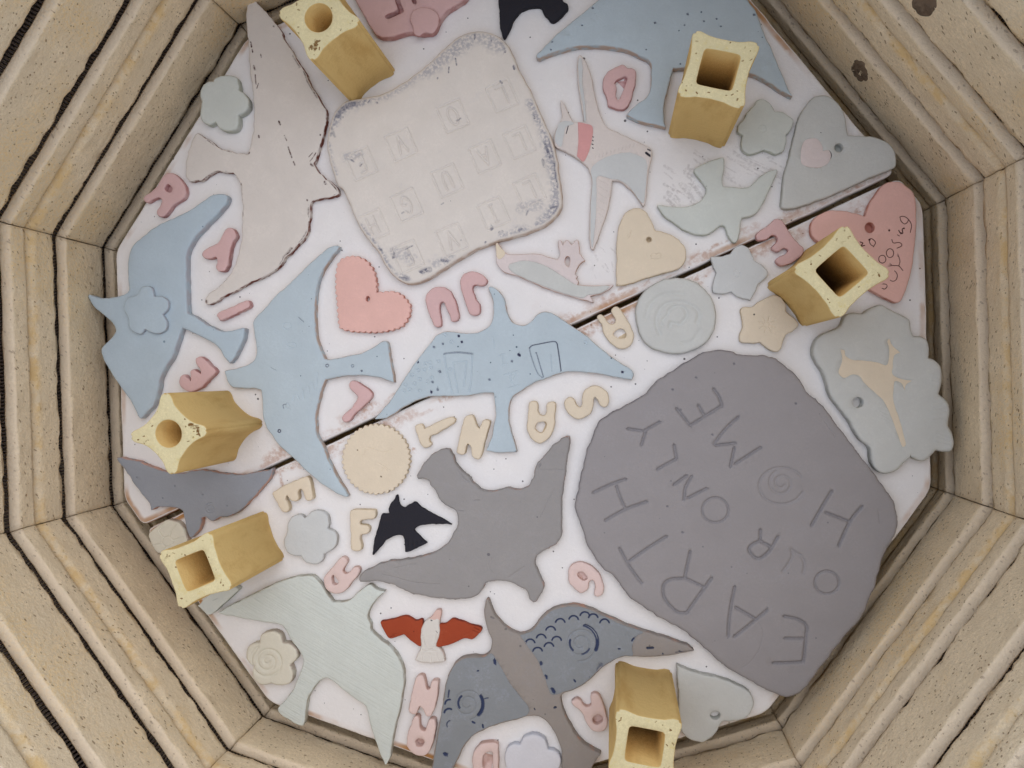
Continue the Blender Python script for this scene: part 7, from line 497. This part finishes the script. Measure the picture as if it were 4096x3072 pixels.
{"name":"clay_scrap","label":"small pale green clay offcut under the lower-left square post","cat":"clay offcut","mat":"palegreen","th":7.0,"bev":0.8,"out":[[-158.1,-226.2],[-158.1,-226.2],[-150.0,-230.4],[-150.0,-230.4],[-146.0,-227.8],[-138.4,-216.2],[-132.8,-206.5],[-134.2,-204.8],[-139.7,-202.3],[-150.3,-212.9]],"jit":0.12,"und":0.25,"sm":1,"st":[[[[-148.6,-218.9],[-145.2,-216.4]],0.4,0.3,0.3]]},
{"name":"clay_letter","label":"dusky pink letter R at the left shelf edge above the blue bird with the flower","cat":"clay letter","mat":"pink","th":5.0,"bev":1.2,"out":[[-265.6,65.3],[-262.3,65.7],[-257.7,64.3],[-253.1,61.2],[-249.7,57.6],[-248.5,53.5],[-250.0,49.2],[-253.4,46.5],[-255.9,43.2],[-257.9,38.2],[-260.3,34.4],[-263.4,33.2],[-266.2,34.2],[-267.0,37.1],[-265.5,40.7],[-265.3,44.7],[-268.4,45.8],[-271.9,43.6],[-275.3,40.8],[-278.0,40.7],[-279.6,42.9],[-278.6,45.1],[-274.9,49.2],[-271.4,54.0],[-270.5,58.1],[-268.4,63.1]],"jit":0.12,"und":0.15,"sm":1,"group":"pink clay letters","holes":[[[-264.0,57.2],[-259.5,55.1],[-260.4,51.9],[-265.2,53.0]]]},
{"name":"clay_letter","label":"dusky pink letter Y beside the long wing of the off-white bird","cat":"clay letter","mat":"pink","th":6,"bev":1.2,"out":[[-210.4,39.0],[-207.1,39.3],[-203.9,36.3],[-203.2,34.0],[-204.4,29.8],[-204.8,25.3],[-204.1,19.1],[-203.9,11.5],[-205.1,8.3],[-209.6,7.5],[-212.0,10.0],[-212.0,13.8],[-213.9,16.5],[-217.6,14.2],[-221.4,13.2],[-224.6,14.9],[-224.2,18.2],[-220.0,22.5],[-215.6,26.2],[-213.6,31.2],[-212.4,36.6]],"jit":0.12,"und":0.15,"sm":1,"group":"pink clay letters"},
{"name":"clay_letter","label":"dusky pink letter I, a plain short bar","cat":"clay letter","mat":"pink","th":6,"bev":1.2,"out":[[-201.8,-22.1],[-199.8,-19.6],[-192.0,-13.6],[-183.8,-7.1],[-181.3,-7.2],[-179.9,-9.9],[-181.5,-12.6],[-188.0,-18.2],[-196.8,-25.5],[-199.4,-25.9],[-201.6,-23.9]],"jit":0.12,"und":0.15,"sm":1,"group":"pink clay letters"},
{"name":"clay_letter","label":"dusky pink letter E just above the round-holed post on the left","cat":"clay letter","mat":"pink","th":6,"bev":1.2,"out":[[-216.8,-75.2],[-216.5,-72.1],[-214.2,-70.6],[-211.6,-71.7],[-207.9,-73.9],[-207.9,-73.9],[-207.7,-72.3],[-209.4,-69.2],[-210.2,-66.8],[-208.0,-64.9],[-204.4,-65.8],[-201.9,-66.7],[-201.9,-66.7],[-202.1,-65.1],[-205.4,-62.2],[-208.1,-59.8],[-208.7,-56.7],[-206.1,-54.7],[-202.5,-55.3],[-198.5,-57.7],[-193.9,-59.5],[-191.5,-61.4],[-192.0,-63.5],[-195.3,-68.9],[-197.9,-74.2],[-202.1,-78.6],[-206.8,-81.3],[-213.3,-80.0],[-216.1,-77.6]],"jit":0.12,"und":0.15,"sm":1,"group":"pink clay letters"},
{"name":"clay_letter","label":"dusky pink letter L touching the gap between the shelves","cat":"clay letter","mat":"pink","th":5.0,"bev":1.2,"out":[[-95.4,-42.5],[-94.1,-40.2],[-91.0,-39.7],[-85.4,-40.8],[-79.6,-42.9],[-77.0,-45.3],[-77.8,-49.3],[-81.3,-55.3],[-84.9,-60.8],[-87.1,-66.5],[-89.6,-69.2],[-92.2,-69.3],[-93.9,-67.3],[-93.0,-64.5],[-89.3,-59.0],[-87.5,-54.0],[-86.7,-50.0],[-89.9,-47.8],[-93.8,-45.8],[-95.2,-43.9]],"jit":0.12,"und":0.15,"sm":1,"group":"pink clay letters"},
{"name":"clay_letter","label":"dusky pink letter U lying upside down, right of the fluted salmon heart","cat":"clay letter","mat":"pink","th":5.0,"bev":1.2,"out":[[-57.9,25.3],[-59.3,29.8],[-58.1,34.5],[-54.1,38.4],[-49.5,39.7],[-44.0,38.3],[-39.6,34.0],[-35.3,27.8],[-33.1,22.3],[-34.3,19.8],[-37.1,18.7],[-39.1,21.3],[-42.9,25.7],[-45.8,29.2],[-47.6,29.6],[-48.3,27.3],[-46.7,22.2],[-43.9,16.8],[-43.5,13.8],[-45.9,12.2],[-48.1,12.2],[-50.5,15.0],[-54.5,20.0]],"jit":0.12,"und":0.15,"sm":1,"group":"pink clay letters"},
{"name":"clay_letter","label":"dusky pink hooked letter J lying upside down above the stamped blue bird","cat":"clay letter","mat":"pink","th":5.0,"bev":1.2,"out":[[-38.9,45.9],[-39.1,49.5],[-37.0,53.1],[-32.6,55.3],[-27.7,55.4],[-23.5,53.8],[-21.1,51.4],[-22.0,48.7],[-24.6,47.0],[-27.8,47.1],[-29.5,45.4],[-28.5,42.0],[-25.1,38.0],[-21.5,34.1],[-20.2,29.6],[-22.0,27.2],[-25.5,26.3],[-27.9,28.1],[-31.1,32.7],[-35.4,38.9],[-37.7,42.5]],"jit":0.12,"und":0.15,"sm":1,"group":"pink clay letters"},
{"name":"clay_letter","label":"dusky pink letter O under the biggest blue bird","cat":"clay letter","mat":"pink","th":4.5,"bev":1.2,"out":[[23.2,211.5],[26.8,213.6],[30.7,212.1],[32.9,212.9],[36.2,211.7],[37.9,206.8],[38.5,199.9],[38.5,191.6],[37.0,186.5],[33.4,184.7],[28.7,184.5],[24.8,185.4],[22.3,190.1],[18.4,195.1],[17.1,201.8],[18.6,206.9]],"jit":0.12,"und":0.15,"sm":1,"group":"pink clay letters","holes":[[[27.7,204.3],[30.1,206.3],[32.2,206.0],[32.5,202.0],[31.7,194.7],[31.0,190.8],[29.3,190.6],[27.8,193.7],[27.0,198.3],[25.1,200.2],[25.8,202.7]]]},
{"name":"clay_letter","label":"dusky pink letter E at the gap, left of the salmon heart with writing","cat":"clay letter","mat":"pink","th":5.0,"bev":1.2,"out":[[141.5,127.3],[142.5,129.9],[146.8,134.5],[150.3,140.1],[153.5,140.7],[157.0,138.4],[161.7,133.8],[167.5,129.6],[172.3,126.8],[173.7,123.1],[171.7,119.1],[167.4,114.5],[163.6,112.2],[160.1,112.5],[158.2,114.3],[159.4,116.9],[163.4,120.4],[163.9,122.8],[160.9,123.2],[158.3,120.5],[155.6,120.0],[153.4,121.7],[155.5,126.4],[154.3,129.3],[151.2,129.4],[149.2,126.4],[145.3,124.2],[142.6,124.7]],"jit":0.12,"und":0.15,"sm":1,"group":"pink clay letters"},
{"name":"clay_letter","label":"cream letter A touching the gap, left of the swirl disc","cat":"clay letter","mat":"cream","th":4,"bev":1.2,"out":[[57.0,48.1],[58.2,50.1],[61.0,49.9],[65.9,46.4],[69.0,46.7],[69.6,49.3],[66.5,52.6],[65.1,55.2],[66.7,58.1],[69.6,58.3],[73.7,54.6],[78.6,50.0],[83.0,45.2],[84.6,40.9],[83.9,35.9],[80.1,32.4],[75.5,32.0],[70.0,34.3],[64.5,38.8],[61.9,43.5],[58.7,46.2]],"jit":0.12,"und":0.15,"sm":1,"group":"cream clay letters","holes":[[[70.6,40.5],[73.1,44.2],[75.9,45.0],[78.9,42.9],[79.1,39.9],[75.4,38.5],[72.0,39.1]]]},
{"name":"clay_letter","label":"cream letter R lying upside down right of the stamped bird's tail","cat":"clay letter","mat":"cream","th":5.0,"bev":1.2,"out":[[31.7,-32.1],[30.5,-25.7],[29.5,-20.5],[30.8,-18.5],[33.6,-17.7],[35.5,-19.3],[37.2,-23.7],[39.6,-25.7],[41.9,-25.0],[42.4,-22.2],[41.3,-17.6],[42.2,-15.5],[45.0,-14.7],[47.2,-15.9],[48.6,-22.8],[50.4,-32.0],[48.9,-38.6],[45.4,-43.5],[42.6,-44.4],[37.2,-42.7],[32.8,-37.3]],"jit":0.12,"und":0.15,"sm":1,"group":"cream clay letters","holes":[[[37.9,-34.5],[38.8,-31.2],[43.7,-29.1],[45.1,-31.8],[44.0,-36.4],[41.8,-37.3],[38.6,-36.1]]]},
{"name":"clay_letter","label":"cream letter S beside the upper edge of the big grey slab","cat":"clay letter","mat":"cream","th":5.0,"bev":1.2,"out":[[52.1,-13.8],[52.4,-10.7],[54.7,-8.4],[58.0,-9.1],[60.7,-12.3],[63.2,-13.3],[63.9,-10.9],[62.5,-5.3],[63.4,-0.8],[67.1,3.1],[71.6,4.0],[77.0,2.0],[80.4,-2.5],[80.7,-6.6],[78.8,-8.4],[75.8,-8.1],[73.1,-5.2],[71.0,-3.8],[70.4,-5.4],[71.7,-9.9],[71.1,-14.9],[67.6,-19.6],[63.4,-21.4],[58.1,-20.0],[54.2,-16.9]],"jit":0.12,"und":0.15,"sm":1,"group":"cream clay letters"},
{"name":"clay_letter","label":"cream letter T under the wing of the stamped blue bird","cat":"clay letter","mat":"cream","th":4.5,"bev":1.2,"out":[[-42.2,-57.8],[-40.4,-55.8],[-37.4,-55.2],[-35.1,-57.6],[-35.1,-57.6],[-32.4,-54.9],[-26.4,-49.4],[-20.2,-44.7],[-17.0,-44.7],[-16.0,-46.9],[-20.4,-52.6],[-26.3,-58.7],[-29.9,-61.6],[-29.8,-64.1],[-27.7,-66.0],[-28.5,-68.7],[-31.9,-70.1],[-35.7,-67.8],[-40.1,-61.6]],"jit":0.12,"und":0.15,"sm":1,"group":"cream clay letters"},
{"name":"clay_letter","label":"cream letter N leaning on the tail of the stamped blue bird","cat":"clay letter","mat":"cream","th":6,"bev":1.2,"out":[[-9.3,-65.2],[-9.7,-56.1],[-10.3,-45.1],[-9.2,-40.5],[-5.2,-39.0],[-2.9,-41.7],[-0.3,-45.2],[1.6,-46.3],[1.6,-46.3],[2.1,-42.7],[3.1,-39.7],[6.7,-39.1],[7.8,-41.0],[7.8,-49.6],[8.2,-59.3],[7.7,-66.3],[4.8,-67.2],[1.7,-65.0],[-1.1,-59.7],[-3.3,-58.6],[-3.6,-61.7],[-3.1,-65.8],[-5.7,-67.5],[-8.7,-66.7]],"jit":0.12,"und":0.15,"sm":1,"group":"cream clay letters"},
{"name":"clay_letter","label":"cream letter E below the tip of the grey bird near the left post","cat":"clay letter","mat":"cream","th":6,"bev":1.2,"out":[[-127.5,-132.8],[-125.3,-129.5],[-118.6,-123.0],[-110.0,-115.9],[-106.6,-113.8],[-104.4,-114.8],[-101.1,-120.1],[-98.5,-125.7],[-98.8,-128.6],[-102.0,-130.0],[-104.5,-127.6],[-107.0,-123.9],[-109.2,-124.2],[-109.4,-127.2],[-107.8,-130.5],[-109.1,-132.8],[-112.2,-133.8],[-114.5,-132.6],[-116.6,-130.7],[-116.9,-133.3],[-112.8,-138.5],[-113.2,-141.8],[-116.1,-143.3],[-119.4,-141.1],[-124.1,-136.2]],"jit":0.12,"und":0.15,"sm":1,"group":"cream clay letters"},
{"name":"clay_letter","label":"cream letter F left of the small black bird","cat":"clay letter","mat":"cream","th":5.0,"bev":1.2,"out":[[-69.7,-129.6],[-69.1,-126.9],[-62.0,-124.4],[-54.3,-121.9],[-52.5,-122.9],[-51.7,-126.5],[-53.1,-128.6],[-57.8,-130.3],[-61.0,-132.6],[-60.7,-134.6],[-56.8,-133.8],[-53.6,-134.7],[-53.0,-137.7],[-54.9,-140.2],[-57.7,-141.7],[-57.7,-144.2],[-55.2,-149.2],[-55.3,-152.4],[-60.1,-153.9],[-62.7,-151.6],[-65.6,-142.3],[-68.0,-135.4]],"jit":0.12,"und":0.15,"sm":1,"group":"cream clay letters"},
{"name":"clay_letter","label":"pale pink letter R between the grey dove's wing tip and the large pale green bird","cat":"clay letter","mat":"palepink","th":5.0,"bev":1.2,"out":[[-74.8,-181.0],[-75.0,-177.2],[-72.1,-171.2],[-69.4,-164.6],[-66.7,-160.5],[-63.8,-160.2],[-62.1,-162.2],[-62.7,-166.2],[-63.4,-169.6],[-61.0,-171.2],[-58.4,-168.7],[-56.9,-165.0],[-54.0,-163.8],[-52.0,-165.3],[-52.2,-169.8],[-55.1,-175.9],[-57.3,-181.7],[-61.4,-185.9],[-66.2,-187.4],[-71.9,-185.8]],"jit":0.12,"und":0.15,"sm":1,"group":"pale pink clay letters","holes":[[[-70.0,-176.3],[-69.2,-174.7],[-66.9,-175.9],[-64.2,-178.2],[-65.4,-180.8],[-68.1,-180.8]]]},
{"name":"clay_letter","label":"pale pink curled letter G at the left foot of the big grey slab","cat":"clay letter","mat":"palepink","th":4,"bev":1.2,"out":[[87.5,-125.5],[86.4,-119.7],[89.3,-115.1],[94.8,-113.1],[101.0,-113.8],[107.6,-117.8],[111.8,-123.8],[112.8,-128.4],[110.9,-131.9],[108.2,-132.1],[107.0,-129.0],[106.2,-125.0],[103.6,-122.5],[101.9,-124.3],[102.2,-126.3],[102.5,-129.3],[99.4,-133.3],[96.4,-133.1],[92.8,-131.2],[89.0,-128.7]],"jit":0.12,"und":0.15,"sm":1,"group":"pale pink clay letters","holes":[[[93.4,-119.9],[96.0,-119.3],[98.9,-121.0],[100.2,-122.6],[98.3,-124.5],[95.3,-124.0],[93.0,-122.3]]]},
{"name":"clay_letter","label":"pale pink letter N standing above another pale pink letter at the bottom","cat":"clay letter","mat":"palepink","th":6,"bev":1.2,"out":[[8.3,-248.1],[7.5,-240.7],[6.9,-232.0],[6.8,-225.1],[9.1,-222.1],[12.0,-222.0],[14.5,-226.2],[16.9,-230.1],[16.9,-230.1],[18.4,-228.7],[18.0,-225.0],[19.3,-222.1],[22.4,-221.6],[23.9,-226.2],[25.2,-235.9],[25.0,-244.2],[24.0,-247.1],[20.8,-247.3],[17.3,-243.7],[15.1,-242.8],[14.4,-244.7],[14.2,-248.6],[11.3,-249.6]],"jit":0.12,"und":0.15,"sm":1,"group":"pale pink clay letters"},
{"name":"clay_letter","label":"pale pink letter A directly below the pale pink letter N","cat":"clay letter","mat":"palepink","th":6,"bev":1.2,"out":[[12.8,-268.2],[12.1,-263.4],[12.5,-258.1],[12.9,-252.9],[14.2,-249.9],[16.6,-250.1],[18.0,-253.6],[19.9,-257.4],[23.2,-257.5],[23.4,-251.7],[24.5,-248.8],[27.8,-248.5],[29.9,-253.2],[30.8,-261.8],[30.5,-269.6],[27.5,-274.7],[22.8,-276.1],[17.3,-274.9],[13.6,-271.8]],"jit":0.12,"und":0.15,"sm":1,"group":"pale pink clay letters","holes":[[[18.8,-266.7],[20.6,-264.2],[23.7,-263.7],[25.2,-265.7],[24.2,-268.6],[21.0,-269.8]]]},
{"name":"clay_letter","label":"pale pink letter D cut off by the bottom edge beside the white cloud flower","cat":"clay letter","mat":"palepink","th":5.5,"bev":1.2,"out":[[61.8,-271.3],[59.8,-265.7],[59.9,-259.3],[62.9,-253.4],[68.3,-250.5],[73.1,-249.8],[75.9,-256.1],[78.6,-265.3],[80.6,-274.7],[70.8,-280.7],[64.9,-277.8]],"jit":0.12,"und":0.15,"sm":1,"group":"pale pink clay letters","holes":[[[66.5,-261.4],[67.9,-257.7],[71.5,-256.2],[73.0,-259.7],[75.2,-269.0],[72.2,-272.6],[68.1,-267.8]]]},
{"name":"clay_letter","label":"pale pink letter R left of the bottom post","cat":"clay letter","mat":"palepink","th":5.0,"bev":1.2,"out":[[113.2,-205.7],[114.6,-203.2],[117.7,-202.5],[121.6,-205.2],[124.4,-205.5],[126.1,-203.0],[124.7,-199.2],[124.2,-196.9],[126.4,-194.9],[130.1,-195.7],[133.7,-199.8],[137.5,-205.9],[140.0,-211.2],[139.9,-216.2],[136.5,-219.2],[131.1,-219.3],[126.5,-215.9],[123.5,-212.0],[119.1,-209.2],[115.0,-207.5]],"jit":0.12,"und":0.15,"sm":1,"group":"pale pink clay letters","holes":[[[129.7,-211.7],[131.5,-208.2],[135.3,-208.1],[136.6,-211.1],[134.0,-214.5],[131.1,-214.3]]]}
]''')
for n, s in enumerate(SHAPES):
    cx = sum(p[0] for p in s['out']) / len(s['out']); cy = sum(p[1] for p in s['out']) / len(s['out']); sd = 100 + n
    size = max(max(p[0] for p in s['out']) - min(p[0] for p in s['out']), max(p[1] for p in s['out']) - min(p[1] for p in s['out']))
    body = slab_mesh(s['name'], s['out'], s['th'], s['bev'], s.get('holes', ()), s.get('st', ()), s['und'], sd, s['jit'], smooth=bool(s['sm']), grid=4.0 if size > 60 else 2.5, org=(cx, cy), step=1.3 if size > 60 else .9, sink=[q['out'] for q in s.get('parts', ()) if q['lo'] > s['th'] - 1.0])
    loc = (cx * .001, cy * .001, ZS * .001)
    if 'parts' in s:
        root = obj(s['name'], None, None, None, loc); obj('body', body, M[s['mat']], root)
        for q in s['parts']:
            obj(q['name'], slab_mesh(q['name'], q['out'], q['hi'], q['bev'], (), q.get('st', ()), s['und'], sd, .08, lo=q['lo'], grid=3.0, org=(cx, cy), step=1.0), M[q['mat']], root)
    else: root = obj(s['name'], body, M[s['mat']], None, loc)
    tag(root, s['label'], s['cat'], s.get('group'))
